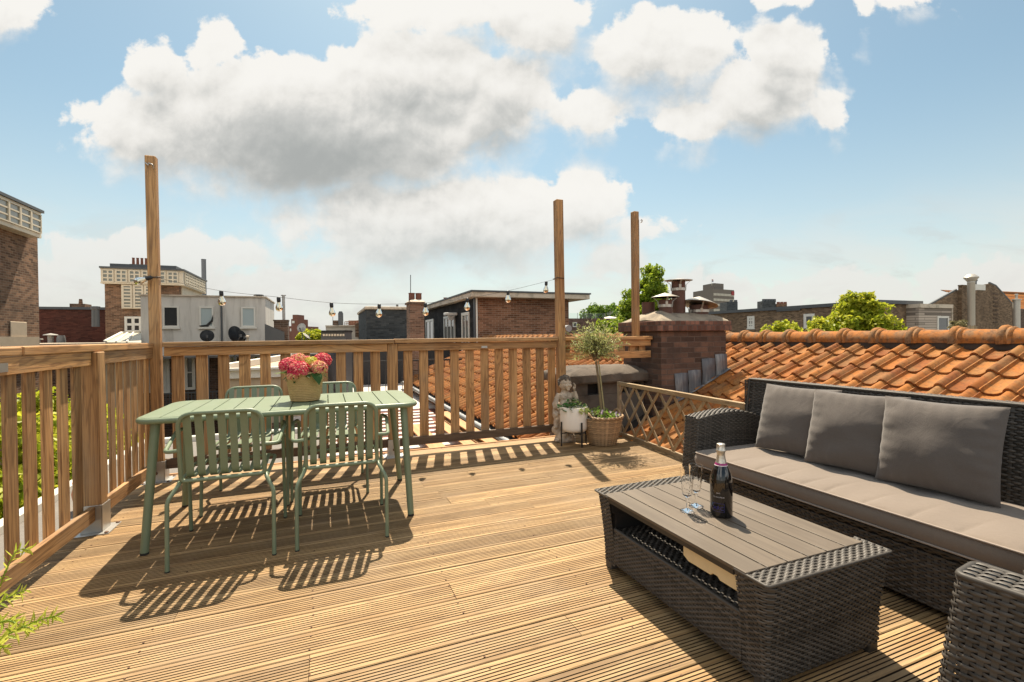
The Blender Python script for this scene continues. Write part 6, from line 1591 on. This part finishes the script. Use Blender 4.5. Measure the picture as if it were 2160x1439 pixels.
# dark slate house with brick end wall and wide eaves
XH, YH = 5.38, 17.35
b8 = bld('slate_house', (8, 21, GZ), 'flat roofed house with dark slate side, white windows and a brown brick end wall')
zt_ = RY(1006, 629, YH)[1]; yfar = RX(893, 668, XH)[0]; xend = RY(1196, 660, YH)[0]
MT['slate'] = brick('black_slate', (0.018,0.017,0.017), (0.032,0.03,0.029), (0.010,0.010,0.010), 0.35, 0.17)
MT['bkH'] = brick('penthouse_brick', (0.20,0.085,0.046), (0.31,0.145,0.082), (0.374,0.289,0.212), 0.26, 0.075, (0.075,0.04,0.028), 0.4, 0.5)
m_ = MB(); m_.box((XH,YH+0.002,GZ),(XH+0.2,yfar,zt_)); m_.box((XH+0.2,yfar-0.2,GZ),(xend,yfar,zt_)); m_.build('slate_wall', MT['slate'], b8)
m_ = MB(); m_.box((XH+0.03,YH-0.15,GZ),(xend,YH,zt_)); m_.build('brick_wall', MT['bkH'], b8)
zf = RY(1010, 612, YH-0.6)[1]
m_ = MB(); m_.box((XH-0.28,YH-0.6,zt_+0.002),(xend+0.75,yfar+0.3,zf-0.06)); m_.build('fascia', MT['fascia'], b8, bevel=0.01)
m_ = MB(); m_.box((XH-0.32,YH-0.64,zf-0.058),(xend+0.79,yfar+0.3,zf)); m_.build('roof', MT['zincd'], b8)
F8 = Fac('y', XH, -1)
for (a, b_, t_) in ((976,991.5,659),(938,961,666),(900,916,674)):
    y0, z0 = RX(a, 716, XH); y1, _ = RX(b_, 716, XH); z1 = RX((a+b_)/2, t_, XH)[1]
    window(F8, b8, y0, y1, -0.6, z1, 3 if a == 938 else 2, 1, 0.12, 'pane', False, mul=0.10)
m_ = MB(); m_.box((XH-0.05,YH-0.17,GZ),(XH+0.028,YH+0.001,zt_)); m_.build('corner_trim', MT['zincd'], b8)
m_ = MB(); m_.tube([(XH+0.02,YH-0.22,-3),(XH+0.02,YH-0.22,zt_-0.02)], 0.035, 8); m_.build('downpipe', MT['white'], b8, smooth=60)
m_ = MB(); m_.tube([(xend-0.3,YH-0.2,-3),(xend-0.3,YH-0.2,zt_-0.02)], 0.04, 8); m_.build('downpipe', MT['zincd'], b8, smooth=60)
wl_ = thing('wall_light', (XH-0.4, RX(963,668,XH)[0], RX(963,668,XH)[1]), 'white floodlight fixed between the white windows of the slate house', 'lamp')
y_, z_ = RX(962, 667, XH); m_ = MB(); m_.box((XH-0.55,y_-0.35,z_+0.02),(XH-0.02,y_+0.1,z_+0.14)); m_.box((XH-0.4,y_-0.2,z_-0.18),(XH-0.15,y_-0.05,z_)); m_.build('lamp_body', plain('white_plastic', (0.6,0.58,0.54), 0.5), wl_, bevel=0.02)
pc = thing('chimney_pots', (RD(945,640,32).x, RD(945,640,32).y, 2), 'pair of red clay chimney pots rising behind the slate house roof', 'chimney')
for q in (940, 950.5):
    p = RD(q, 628, 32); m_ = MB(); m_.lathe([(0.17,p.z-0.7),(0.14,p.z-0.05),(0.16,p.z),(0.1,p.z)], (p.x,p.y,0), 14); m_.build('chimney_pot', MT['potc'], pc, smooth=40)
dbox(pc, 'stack', 934, 957, 637, 32.3, 0.8, MT['bkA'], 0)

# brown building with glass balustrade right of the slate house
b9 = bld('brown_house', (RY(1250,690,27)[0], 30, GZ), 'low brown building with tiny white window and glass balustrade, behind the olive tree')
xa, xb = RY(1192,690,27)[0], RY(1345,690,27)[0]; za = RY(1250,672,27)[1]
m_ = MB(); m_.box((xa,27,GZ),(xb,33,za)); m_.build('wall', brick('mauve_brick', (0.13,0.078,0.06), (0.18,0.11,0.085), (0.17,0.12,0.1), 0.24, 0.075), b9)
window(Fac('x',27.0,-1), b9, RY(1207.5,685,27)[0], RY(1216.5,685,27)[0], RY(1212,690,27)[1], RY(1212,680,27)[1], 1, 1, 0.05, 'pane', False)
m_ = MB()
for q in (1199,1218,1237,1256,1276): x_, z_ = RY(q,660,28); m_.tube([(x_,28,za),(x_,28,za+0.42)], 0.02, 5)
m_.build('balustrade_post', MT['steel'], b9)
m_ = MB(); m_.box((RY(1199,660,28)[0],28.0,za+0.03),(RY(1276,660,28)[0],28.015,za+0.40)); m_.build('glass_panel', glassmat('greenish_glass', (0.85,0.95,0.92), 0.02), b9)
m_ = MB(); m_.box((RY(1289,660,28)[0],28.0,za),(RY(1303,660,28)[0],28.5,RY(1296,656,28)[1])); m_.build('air_unit', MT['white'], b9, bevel=0.02)
m_ = MB(); m_.lathe([(0.5,za),(0.42,za+0.12),(0,za+0.18)], (RY(1278,670,28)[0]+0.1,27.6,0), 16); m_.build('dome_light', MT['white'], b9, smooth=60)

# office block far away
D_ = 300; hb = bld('office_block', (RD(1505,620,D_).x, RD(1505,620,D_).y, GZ), 'distant office tower with rows of windows, a red panel and a flag on top')
MT['offc'] = plain('office_grey', (0.17,0.145,0.12), 0.8, 0.08, 0.1); MT['offd'] = plain('office_darker', (0.150,0.130,0.111), 0.8, 0.08, 0.1); MT['offg'] = plain('office_glass', (0.36,0.46,0.40), 0.4, 0.1, 0.1); MT['offw'] = plain('office_blind', (0.62,0.58,0.48), 0.7)
A0, A1, A2 = RD(1462,619,D_+22), RD(1503.5,609,D_), RD(1548.5,611,D_+12)
ztop = A1.z
def hpoly(parent, name, pts, z0, z1, mat):
    m_ = MB(); n = len(pts); m_.add([(p.x,p.y,z0) for p in pts]+[(p.x,p.y,z1) for p in pts], [tuple(range(n-1,-1,-1)), tuple(range(n,2*n))]+[(i,(i+1)%n,n+(i+1)%n,n+i) for i in range(n)]); return m_.build(name, mat, parent)
A3 = A0 + (A2-A1)
hpoly(hb, 'wall', [A0,A1,A2,A3], GZ, ztop, MT['offc'])
floors = 9; fh = 3.4; n1_ = Vector((A1.y-A0.y, A0.x-A1.x, 0)).normalized(); n1_ = n1_ if n1_.y < 0 else -n1_
n2_ = Vector((A2.y-A1.y, A1.x-A2.x, 0)).normalized(); n2_ = n2_ if n2_.y < 0 else -n2_
u1, u2 = (A1-A0), (A2-A1); u1.z = u2.z = 0
for i in range(floors):
    z = ztop - 3.6 - i*fh
    m_ = MB(); a = A0+u1*0.02+n1_*0.15; b_ = A0+u1*0.98+n1_*0.15; m_.bar((a.x,a.y,z),(b_.x,b_.y,z),0.2,1.7); m_.build('window_row', MT['offg'], hb)
    m_ = MB()
    for k_ in range(15):
        a = A1+u2*(0.02+0.064*k_+0.012)+n2_*0.15; b_ = A1+u2*(0.02+0.064*k_+0.052)+n2_*0.15; m_.bar((a.x,a.y,z),(b_.x,b_.y,z),0.2,1.5)
    m_.build('window_row', MT['offw'], hb)
B0, B1_, B2 = A0+u1*0.35+u2*0.15, A1+u2*0.15-u1*0.1, A1+u2*0.6-u1*0.1
hpoly(hb, 'plant_room', [B0,B1_,B2,B0+(B2-B1_)], ztop, ztop+4, MT['offd'])
m_ = MB(); a = A1+u2*0.86+n2_*0.3; b_ = A1+u2*0.985+n2_*0.3; m_.bar((a.x,a.y,ztop-2.2),(b_.x,b_.y,ztop-2.2),0.3,2.6); m_.build('red_panel', plain('red_sign', (0.32,0.03,0.035), 0.6), hb)
p = RD(1501.5,592,D_-1); m_ = MB(); m_.tube([(p.x,p.y,ztop+2),(p.x,p.y,p.z+0.8)], 0.12, 5); m_.build('flag_pole', MT['offw'], hb)
for k_, c in enumerate(((0.35,0.03,0.03),(0.6,0.58,0.55),(0.05,0.07,0.2))):
    m_ = MB(); m_.grid(np.array([[(p.x+(0.1+1.5*i/6)*0.95, p.y+0.15*math.sin(i*1.3), p.z+0.9-0.5*(k_+j)-0.08*i) for j in (0,1)] for i in range(7)])); m_.build('flag_stripe', plain('flag_%d' % k_, c, 0.8), hb)
c4 = thing('roof_chimneys', (RD(1545,645,45).x, RD(1545,645,45).y, 0), 'dark double chimney on the roofs just right below the office tower', 'chimney')
dbox(c4, 'stack', 1533, 1556, 637, 45, 1.5, MT['bkG'], 0)
for q in (1542, 1552): p = RD(q,633,45.5); m_ = MB(); m_.lathe([(0.16,p.z-0.4),(0.14,p.z)], (p.x,p.y,0), 10); m_.build('chimney_pot', MT['zincd'], c4)

# long brown brick house to the right
XL, YL = 33.0, 19.1
b10 = bld('long_brick_house', (35, 26, GZ), 'long brown brick house with flat roof and small white windows beyond the tiled ridge')
MT['bkL'] = brick('olive_brick', (0.158,0.102,0.063), (0.262,0.173,0.105), (0.255,0.210,0.150), 0.26, 0.085, (0.07,0.045,0.03), 0.4, 0.3)
yl = RX(1500, 660, XL)[0]; zt_ = RX(1852, 641, XL)[1]; xr = RY(1940, 650, YL)[0]
m_ = MB(); m_.box((XL,YL,GZ),(xr,yl+6,zt_)); m_.build('wall', MT['bkL'], b10)
m_ = MB(); m_.box((XL-0.15,YL-0.15,zt_+0.002),(xr+0.1,yl+6,zt_+0.24)); m_.build('roof_edge', MT['zincd'], b10)
F10 = Fac('y', XL, -1)
for (a, b_, t_, bt_, nv, nh) in ((1577,1592,667,693,2,3),(1696,1719,662,691,1,1)):
    y0 = RX(a,680,XL)[0]; y1 = RX(b_,680,XL)[0]; z0 = RX((a+b_)/2,bt_,XL)[1]; z1 = RX((a+b_)/2,t_,XL)[1]
    window(F10, b10, y0, y1, z0, z1, nv, nh, 0.20, 'pane', True, mul=0.12)
y_, z_ = RX(1665,652,XL); m_ = MB(); F10.box(m_, RX(1690,650,XL)[0], RX(1640,650,XL)[0], 0.003, 0.12, RX(1665,656,XL)[1], RX(1665,650,XL)[1]); m_.build('lead_band', MT['zincd'], b10)
for (a, b_, t_, n, mt) in ((1608,1636,631,5,'bkG'),(1638,1660,637,3,'bkA')):
    pa, pb = RD(a,648,48), RD(b_,648,48); zc = RD((a+b_)/2, t_+3, 48).z
    cc2 = thing('roof_chimneys', ((pa.x+pb.x)/2, (pa.y+pb.y)/2, zc-2), ('black chimney block with five pots on the long brick house' if n == 5 else 'brown chimney block with three pots on the long brick house'), 'chimney', 'chimney blocks beyond the long brick house')
    dbox(cc2, 'stack', a, b_, t_+4, 48, 1.0, MT[mt], 0)
    for i in range(n):
        p = RD(a+(b_-a)*(i+0.5)/n, t_, 48.4); m_ = MB(); m_.lathe([(0.17,p.z-0.3),(0.15,p.z)], (p.x,p.y,0), 10); m_.build('chimney_pot', MT['zincd' if n == 5 else 'potc'], cc2)
# timber clad roof extension
b11 = bld('timber_extension', (36.5, 18.6, GZ), 'grey timber clad extension with one window between the brick house and the gabled house')
Yt = 18.4; xa, xb = RY(1938,670,Yt)[0], RY(2007,670,Yt)[0]; za = RY(1970,650,Yt)[1]
MT['clad'] = brick('grey_cladding', (0.340,0.281,0.230), (0.459,0.383,0.315), (0.102,0.085,0.068), 3.7, 0.16, None, 0.0, 0.3, 0.03, 0.8)
m_ = MB(); m_.box((xa,Yt,GZ),(xb,Yt+5,za)); m_.build('wall', MT['clad'], b11)
m_ = MB(); m_.box((xa-0.05,Yt-0.08,za+0.002),(xb+0.06,Yt+5,za+0.26)); m_.box((xb+0.002,Yt-0.05,GZ),(xb+0.08,Yt+5,za)); m_.build('roof_edge', MT['fascia'], b11)
window(Fac('x',Yt,-1), b11, RY(1976,680,Yt)[0], RY(2000,680,Yt)[0], -0.6, RY(1988,667,Yt)[1], 1, 1, 0.13, 'pane', False)
# gabled brick house with orange tiles
Yg = 22.0; b12 = bld('gabled_house', (RY(2060,650,Yg)[0], Yg+5, GZ), 'brown brick gabled house with orange roof tiles and parapet, at the right edge')
G = lambda px, py: RY(px, py, Yg)
pts = [G(1955,900)[0:1]+(GZ,), G(2139,900)[0:1]+(GZ,), G(2139,642), G(2101,603), G(2090,598), G(2078,600), G(2078,612), G(2053,612), G(2036,611), G(2018,612), G(1957,646)]
m_ = MB(); m_.prism(pts, Yg, Yg+0.1, 1); m_.build('gable_wall', MT['bkL'], b12)
for (p_, q_) in ((G(2139,645),G(2101,603.5)),(G(2101,603.5),G(2088,597.5)),(G(1955,647),G(2018,612))):
    m_ = MB(); m_.bar((p_[0],Yg+0.05,p_[1]+0.04),(q_[0],Yg+0.05,q_[1]+0.04),0.13,0.12,up=(0,0,1)); m_.build('gable_coping', MT['zincd'], b12)
m_ = MB(); m_.box((G(2053,612)[0],Yg-0.03,G(2060,611.8)[1]),(G(2078,612)[0],Yg-0.003,G(2060,600)[1])); m_.build('white_parapet', MT['white'], b12)
m_ = MB(); m_.box((G(2021,610)[0],Yg-0.25,-1),(G(2037,610)[0],Yg-0.003,G(2030,605)[1])); m_.box((G(2020,610)[0],Yg-0.28,G(2030,604.8)[1]),(G(2038,610)[0],Yg-0.003,G(2030,602)[1])); m_.build('chimney', MT['bkL'], b12)
m_ = MB(); x0, z0 = G(2101,603); x1, z1 = G(2141,650)
m_.add([(x0,Yg+0.42,z0),(x0+0.1,Yg+14,z0),(x0+7,Yg+14,z0-0.2),(x0+7,Yg+0.42,z0-0.2),(x1,Yg+0.42,z1-0.15),(x1+12,Yg+0.42,z1-0.15)], [(0,3,2,1)])
rt_ = MB()
for r_ in range(10):
    z = z1 + (z0-z1)*r_/10; yy = Yg+0.5+3.5*r_/10
    n = 60; P = []
    for i in range(n*3+1):
        x = x1-1.6*0+ (x0-x1)*r_/10 + 0.24*i/3; P.append([(x, yy, z+0.05*math.cos(2*PI*i/3)), (x, yy+0.42, z+(z0-z1)/10+0.02+0.05*math.cos(2*PI*i/3))])
    rt_.grid(np.array(P), flip=True)
rt_.build('tiled_roof', MT['tile'], b12)
m_ = MB(); xr4, zr4 = RY(2104,601,Yg+4.0); m_.tube([(xr4,Yg+4.0,z0+0.05),(xr4+14,Yg+4.0,z0+0.05)], 0.14, 8); m_.build('ridge', MT['ridge'], b12)
m_ = MB(); m_.box((x1-0.1,Yg+0.2,GZ),(x1+12,Yg+0.6,z1-0.05)); m_.build('side_wall', MT['bkD'], b12)
for i in range(8):
    x_, z_ = G(2099, 620+i*8.5); m_ = MB(); m_.box((x_-0.35,Yg-0.05,z_-0.06),(x_+0.35,Yg-0.003,z_+0.03)); m_.build('brick_band', MT['bkD'], b12)
m_ = MB(); x_, z_ = G(2067.5,600); m_.lathe([(0.08,z_),(0.08,z_+0.3),(0.14,z_+0.3),(0.11,z_+0.5),(0,z_+0.52)], (x_,Yg+0.3,0), 10); m_.build('roof_vent', MT['zincd'], b12)
def bigflue(px, pt, Y, r, lab, cone):
    x_, z_ = RY(px, pt, Y); t = thing('flue_pipe', (x_, Y, -3), lab, 'flue', 'metal flues on the gabled house'); m_ = MB()
    if cone: m_.lathe([(r,-3),(r,z_-0.72),(r*1.05,z_-0.7),(r*1.05,z_-0.66),(r*0.98,z_-0.62),(r*1.95,z_-0.32),(r*1.95,z_-0.27),(r*1.0,z_-0.03),(0,z_)], (x_,Y,0), 22)
    else: m_.lathe([(r,-3),(r,z_-0.55),(r*1.3,z_-0.53),(r*1.3,z_-0.45),(r*0.35,z_-0.42),(r*0.35,z_-0.12),(r*0.5,z_-0.1),(r*0.4,z_),(0,z_)], (x_,Y,0), 18)
    m_.build('pipe', plain('flue_alu_%d' % px, (0.50,0.46,0.40), 0.4, 0.12, 2, 0.4), t, smooth=40)
bigflue(2048.5, 578, Yg-0.9, 0.24, 'tall shiny metal flue with a conical cap before the gabled house', True)
bigflue(2144, 620, Yg-1.2, 0.24, 'shorter metal flue with a flat collar at the right edge of the photo', False)
wf = thing('wooden_fence', (RY(2035,692,19)[0], 19, -2), 'weathered wooden fence at the foot of the gabled house, beyond the ridge', 'fence')
xa, xb = RY(2006,690,19)[0], RY(2062,690,19)[0]; za = RY(2030,687,19)[1]
for i in range(16):
    x = xa+(xb-xa)*i/16; m_ = MB(); m_.box((x+0.01,19,-3),(x+(xb-xa)/16-0.01,19.03,za+0.03*((i*7)%3-1))); m_.build('board', MT['lat_z'], wf)

# lower terraces and roofs seen between the pickets of the back railing
pa = bld('annex_roof', (0.0, 13, GZ), 'low annex with a pale sheet roof and white fascia behind the table', 'building')
Ya = 12.0; xa, xb = RY(476,800,Ya)[0], RY(668,800,Ya)[0]; z0, z1 = RY(540,797,Ya)[1], RY(540,780,Ya)[1]
m_ = MB(); m_.box((xa,Ya,z0),(xb,Ya+0.08,z1)); m_.box((xa,Ya-0.1,z1+0.002),(xb,Ya+0.1,z1+0.05)); m_.build('fascia', MT['white'], pa)
m_ = MB(); zr = RY(590,757,Ya+4.5)[1]; m_.add([(xa,Ya+0.08,z1),(xb,Ya+0.08,z1),(xb,Ya+4.5,zr),(xa,Ya+4.5,zr),(xa,Ya+0.08,GZ),(xb,Ya+0.08,GZ),(xb,Ya+4.5,GZ),(xa,Ya+4.5,GZ)], [(0,1,2,3),(4,5,1,0),(5,6,2,1),(6,7,3,2),(7,4,0,3)]); m_.build('roof', plain('pale_roof_sheet', (0.44,0.34,0.24), 0.85, 0.15, 2), pa)
m_ = MB(); m_.bar((xa,Ya+0.1,z1+0.08),(xa+1.0,Ya+4.5,zr+0.08),0.16,0.14); m_.build('verge_board', MT['white'], pa)
lt = bld('roof_terrace_house', (1.2, 11, GZ), 'lower roof terrace with white floor slats over dark red felt, beyond the back railing', 'building')
ZT = -0.62
m_ = MB(); m_.box((-0.08,4.95,GZ),(2.6,12.0,ZT-0.14)); m_.box((-1.9,12.01,GZ),(XH-0.1,20.0,ZT-0.14)); m_.build('wall', MT['bkD'], lt)
m_ = MB(); m_.box((-0.08,4.95,ZT-0.138),(2.6,12.0,ZT-0.05)); m_.build('red_felt', plain('dark_red_felt', (0.15,0.045,0.028), 0.9, 0.3, 5), lt)
for i in range(16): 
    m_ = MB(); m_.box((0.0,5.3+i*0.415,ZT-0.048),(2.2+0.1*((i*3)%4),5.3+i*0.415+0.17,ZT-0.03+0.004*((i*5)%3))); m_.build('floor_slat', plain('white_slat', (0.58,0.52,0.46), 0.7, 0.12, 5) if i == 0 else bpy.data.materials['white_slat'], lt)
m_ = MB(); m_.box((-0.9,12.05,ZT-0.138),(4.6,19.9,ZT-0.03)); m_.build('white_floor', plain('white_terrace_floor', (0.66,0.60,0.56), 0.4, 0.15, 2), lt)
m_ = MB(); m_.box((0.5,19.0,ZT-0.03),(4.9,19.2,1.0)); m_.build('dark_wall', plain('charcoal_wall', (0.028,0.027,0.028), 0.85, 0.2, 2), lt)
tr_ = thing('terrace_railing', (2.2, 15.0, ZT), 'black metal railing on the lower terrace, seen between the pickets', 'railing')
for i in range(24):
    m_ = MB(); x = 0.2+i*0.17; m_.box((x-0.01,15.0,ZT),(x+0.01,15.02,0.42)); m_.build('bar', MT['black'], tr_)
m_ = MB(); m_.box((0.1,14.98,0.42),(4.2,15.04,0.47)); m_.build('handrail', MT['black'], tr_)
p = RD(702, 770, 13.0); ps_ = thing('folded_parasol', (p.x, p.y, ZT), 'folded parasol in a dark cover on the lower terrace, right of the flowers', 'parasol')
m_ = MB(); ztp = RD(702,742,13.0).z
V = [];n=24
for (r_, z) in ((0.05,ZT+0.35),(0.17,ZT+0.5),(0.19,ZT+0.75),(0.14,ztp-0.35),(0.06,ztp-0.06),(0.0,ztp)):
    V.append([(p.x+r_*(1+0.13*math.sin(7*2*PI*j/n+z*5))*math.cos(2*PI*j/n), p.y+r_*(1+0.13*math.sin(7*2*PI*j/n+z*5))*math.sin(2*PI*j/n), z) for j in range(n)])
m_.grid(np.array(V).transpose(1,0,2), close_u=True); m_.build('cover', plain('charcoal_cover', (0.045,0.042,0.043), 0.85, 0.2, 10), ps_, smooth=180)
m_ = MB(); m_.lathe([(0.025,ZT),(0.025,ZT+0.4)], (p.x,p.y,0), 8); m_.lathe([(0.3,ZT-0.03),(0.3,ZT+0.06),(0.05,ZT+0.1)], (p.x,p.y,0), 16); m_.build('stand', MT['zincd'], ps_)
# orange timber planks stacked below the railing
MT['plank'] = wood('orange_plank', (0.42,0.20,0.065), (0.52,0.27,0.10), 1, 0.25, 0.15, 0.6)
gpk = 'orange brown timber planks lying below the back railing'
for k_, (x0, x1, y0, y1, z, lab) in enumerate(((1.46,1.72,6.6,9.2,-0.52,'loose orange brown plank below the railing, leftmost of the bundle'),(1.98,2.18,5.6,9.2,-0.50,'narrow orange brown plank in the middle of the bundle below the railing'),(2.26,2.54,5.2,10.0,-0.44,'wide orange brown plank at the right of the bundle, next to the roof tiles'),(1.30,1.62,5.15,5.75,-0.42,'short orange brown offcut at the front of the bundle'))):
    m_ = MB(); m_.box((x0,y0,z-0.022),(x1,y1,z))
    m_.box((x0+0.03,y0+0.05,ZT-0.03),(x0+0.09,y0+0.12,z-0.023)); m_.box((x0+0.03,y1-0.3,ZT-0.03),(x0+0.09,y1-0.22,z-0.023)); m_.box((x1-0.09,y0+0.05,ZT-0.03),(x1-0.03,y0+0.12,z-0.023)); m_.box((x1-0.09,y1-0.3,ZT-0.03),(x1-0.03,y1-0.22,z-0.023))
    o = m_.build('timber_plank', MT['plank'], None, bevel=0.003); tag(o, lab, 'plank', gpk)
for k_ in range(3):
    m_ = MB(); m_.box((2.24+0.1*k_,5.6,ZT-0.03),(2.30+0.1*k_,9.4,ZT+0.10)); o = m_.build('timber_batten', MT['plank'], None); tag(o, 'thin dark edged timber batten under the orange planks below the back railing', 'batten', 'timber battens under the planks')
# ------------------------------------------------------------------ trees and shrubs
def canopy(name, mats, parent, clumps, per, size, seed, drop=0.25, aspect=0.62):
    """leaf faces gathered in clumps; clumps: array of (x,y,z,r)"""
    rg = np.random.default_rng(seed); C_ = np.asarray(clumps, float); n = len(C_)*per
    ci = np.repeat(np.arange(len(C_)), per)
    d_ = rg.normal(size=(n, 3)); d_ /= np.linalg.norm(d_, axis=1)[:, None]
    rad = rg.uniform(0.35, 1.0, n)**0.6
    c = C_[ci, :3] + d_*(C_[ci, 3]*rad)[:, None]*np.array([1, 1, 0.8])
    nrm = d_*0.7 + rg.normal(size=(n, 3))*0.6 + np.array([0, 0, 0.55]); nrm /= np.linalg.norm(nrm, axis=1)[:, None]
    t = rg.normal(size=(n, 3)) + np.array([0, 0, -drop*2]); t -= nrm*(t*nrm).sum(1)[:, None]; t /= np.linalg.norm(t, axis=1)[:, None]
    b_ = np.cross(nrm, t); s = size*rg.uniform(0.5, 1.5, n)
    p0 = c - t*(s*0.5)[:, None]; p2 = c + t*(s*0.5)[:, None] - nrm*(s*0.12)[:, None]
    p1 = c + b_*(s*0.5*aspect)[:, None] + nrm*(s*0.1)[:, None]; p3 = c - b_*(s*0.5*aspect)[:, None] + nrm*(s*0.1)[:, None]
    V = np.stack([p0, p1, p2, p3], 1).reshape(-1, 3)
    mb = MB(); mb.V = [V]; mb.F = np.arange(n*4).reshape(-1, 4).tolist(); mb.M = [0]*n; mb.n = n*4
    return mb.build(name, mats, parent)
MT['tbark'] = plain('tree_bark', (0.085,0.065,0.045), 0.9, 0.3, 8, bmp=0.5, bscale=20)
def tree(name, label, cat_, base, ctr, rad, nclump, per, leaf, mat, seed, trunk_r=0.12, group=None, shape=None, clump_r=0.3, limbs=9):
    t = thing(name, base, label, cat_, group); rg = random.Random(seed); cl = []
    ctr = Vector(ctr); base = Vector(base)
    while len(cl) < nclump:
        v = Vector((rg.uniform(-1,1), rg.uniform(-1,1), rg.uniform(-1,1)))
        if v.length > 1 or v.length < 0.45*rg.random(): continue
        w = 1.0
        if shape == 'cone': w = 0.35 + 0.75*(0.5-0.5*v.z)
        if shape == 'dome': w = 0.5 + 0.75*(0.5-0.5*v.z)
        p = ctr + Vector((v.x*rad[0]*w, v.y*rad[1]*w, v.z*rad[2]))
        cl.append((p.x, p.y, p.z, clump_r*rg.uniform(0.55, 1.25)))
    tk = MB(); top = ctr + Vector((0,0,rad[2]*(0.6 if shape == 'cone' else 0.2)))
    tk.tube(cat([base, base.lerp(top,0.4)+Vector((rg.uniform(-.1,.1)*rad[0],0,0)), base.lerp(top,0.75), top], 5), [trunk_r*(1-0.8*i/15) for i in range(16)], 9)
    for i in range(limbs):
        c = Vector(cl[i*len(cl)//limbs][:3]); f_ = rg.uniform(0.35, 0.85); s_ = base.lerp(top, f_)
        m2 = (s_+c)/2 + Vector((0,0,0.1*rad[2])); tk.tube([s_, m2, c], [trunk_r*0.42*(1.1-f_), trunk_r*0.25, trunk_r*0.08], 6)
    tk.build('trunk', MT['tbark'], t, smooth=60)
    canopy('crown', mat, t, cl, per, leaf, seed)
    return t
LG = leafmat('leaf_mid_green', (0.07,0.14,0.018), (0.20,0.30,0.04), 0.45)
LY = leafmat('leaf_yellow_green', (0.20,0.27,0.012), (0.60,0.58,0.055), 0.5)
LB = leafmat('leaf_bright_green', (0.15,0.24,0.018), (0.36,0.43,0.035), 0.5)
LD = leafmat('leaf_deep_green', (0.03,0.075,0.012), (0.09,0.17,0.025), 0.35)
def pc_(px, py, D): return RD(px, py, D)
def tr(name, label, px0, px1, py0, py1, D, **k):
    a = RD(px0, (py0+py1)/2, D); b_ = RD(px1, (py0+py1)/2, D); c = RD((px0+px1)/2, (py0+py1)/2, D)
    hw = (b_-a).length/2; hh = abs(RD((px0+px1)/2, py0, D).z - RD((px0+px1)/2, py1, D).z)/2
    return tree(name, label, k.pop('cat_', 'tree'), (c.x, c.y, k.pop('bz', GZ)), c, (hw, k.pop('dep', hw), hh), **k)
tr('broadleaf_tree', 'tall pointed green tree rising behind the third post and chimney', 1327, 1424, 552, 705, 24, nclump=95, per=85, leaf=0.17, mat=LB, seed=1, trunk_r=0.16, shape='cone', clump_r=0.36)
tr('broadleaf_tree', 'lower bright green tree just left of the tall pointed tree', 1308, 1352, 612, 710, 23, nclump=36, per=80, leaf=0.16, mat=LB, seed=2, trunk_r=0.1, clump_r=0.32)
tr('broadleaf_tree', 'wide green tree above the glass balustrade behind the olive tree', 1222, 1312, 642, 705, 34, nclump=60, per=70, leaf=0.24, mat=LG, seed=3, trunk_r=0.15, clump_r=0.45)
tr('leafy_shrub', 'bright green bush behind the olive tree crown', 1262, 1312, 672, 730, 12.5, nclump=40, per=90, leaf=0.10, mat=LB, seed=4, trunk_r=0.05, clump_r=0.16, cat_='shrub')
def maple():
    t = tr('maple_tree', 'yellow green maple growing above the tiled ridge on the right', 1738, 1884, 618, 765, 13.5, nclump=110, per=60, leaf=0.125, mat=LY, seed=5, trunk_r=0.1, clump_r=0.23, shape='dome')
    return t
maple()
tr('leafy_shrub', 'low yellow green bush peeking over the ridge under the first white window', 1612, 1684, 678, 740, 13.5, nclump=36, per=60, leaf=0.11, mat=LY, seed=6, trunk_r=0.05, clump_r=0.2, cat_='shrub')
tr('leafy_shrub', 'yellow green bush over the ridge, left of the maple', 1704, 1752, 676, 740, 13.2, nclump=30, per=60, leaf=0.11, mat=LY, seed=7, trunk_r=0.05, clump_r=0.2, cat_='shrub')
tr('leafy_shrub', 'small yellow green bush over the ridge, right of the maple', 1856, 1892, 686, 740, 13.2, nclump=20, per=60, leaf=0.11, mat=LY, seed=8, trunk_r=0.05, clump_r=0.18, cat_='shrub')
tr('broadleaf_tree', 'yellow green treetop beside the pale satellite dish', 634, 690, 698, 735, 42, nclump=40, per=60, leaf=0.3, mat=LY, seed=9, trunk_r=0.15, clump_r=0.5)
tr('dry_shrub', 'dry grassy plants on the fence below the gabled house', 2008, 2040, 677, 696, 29, nclump=14, per=40, leaf=0.16, mat=leafmat('dry_leaf', (0.16,0.14,0.06), (0.3,0.26,0.13), 0.3), seed=12, trunk_r=0.03, clump_r=0.2, cat_='shrub', bz=-2.0)
tree('courtyard_tree', 'bright yellow green courtyard tree seen low through the left railing', 'tree', (-4.9,9.6,GZ), (-4.9,9.7,-1.6), (1.7,3.6,1.85), 190, 130, 0.13, LY, 10, 0.2, clump_r=0.42)
tree('courtyard_tree', 'yellow green courtyard tree nearest the left railing, low between the pickets', 'tree', (-4.6,5.6,GZ), (-4.6,5.7,-2.0), (1.6,2.2,1.9), 130, 130, 0.11, LY, 11, 0.2, clump_r=0.38)
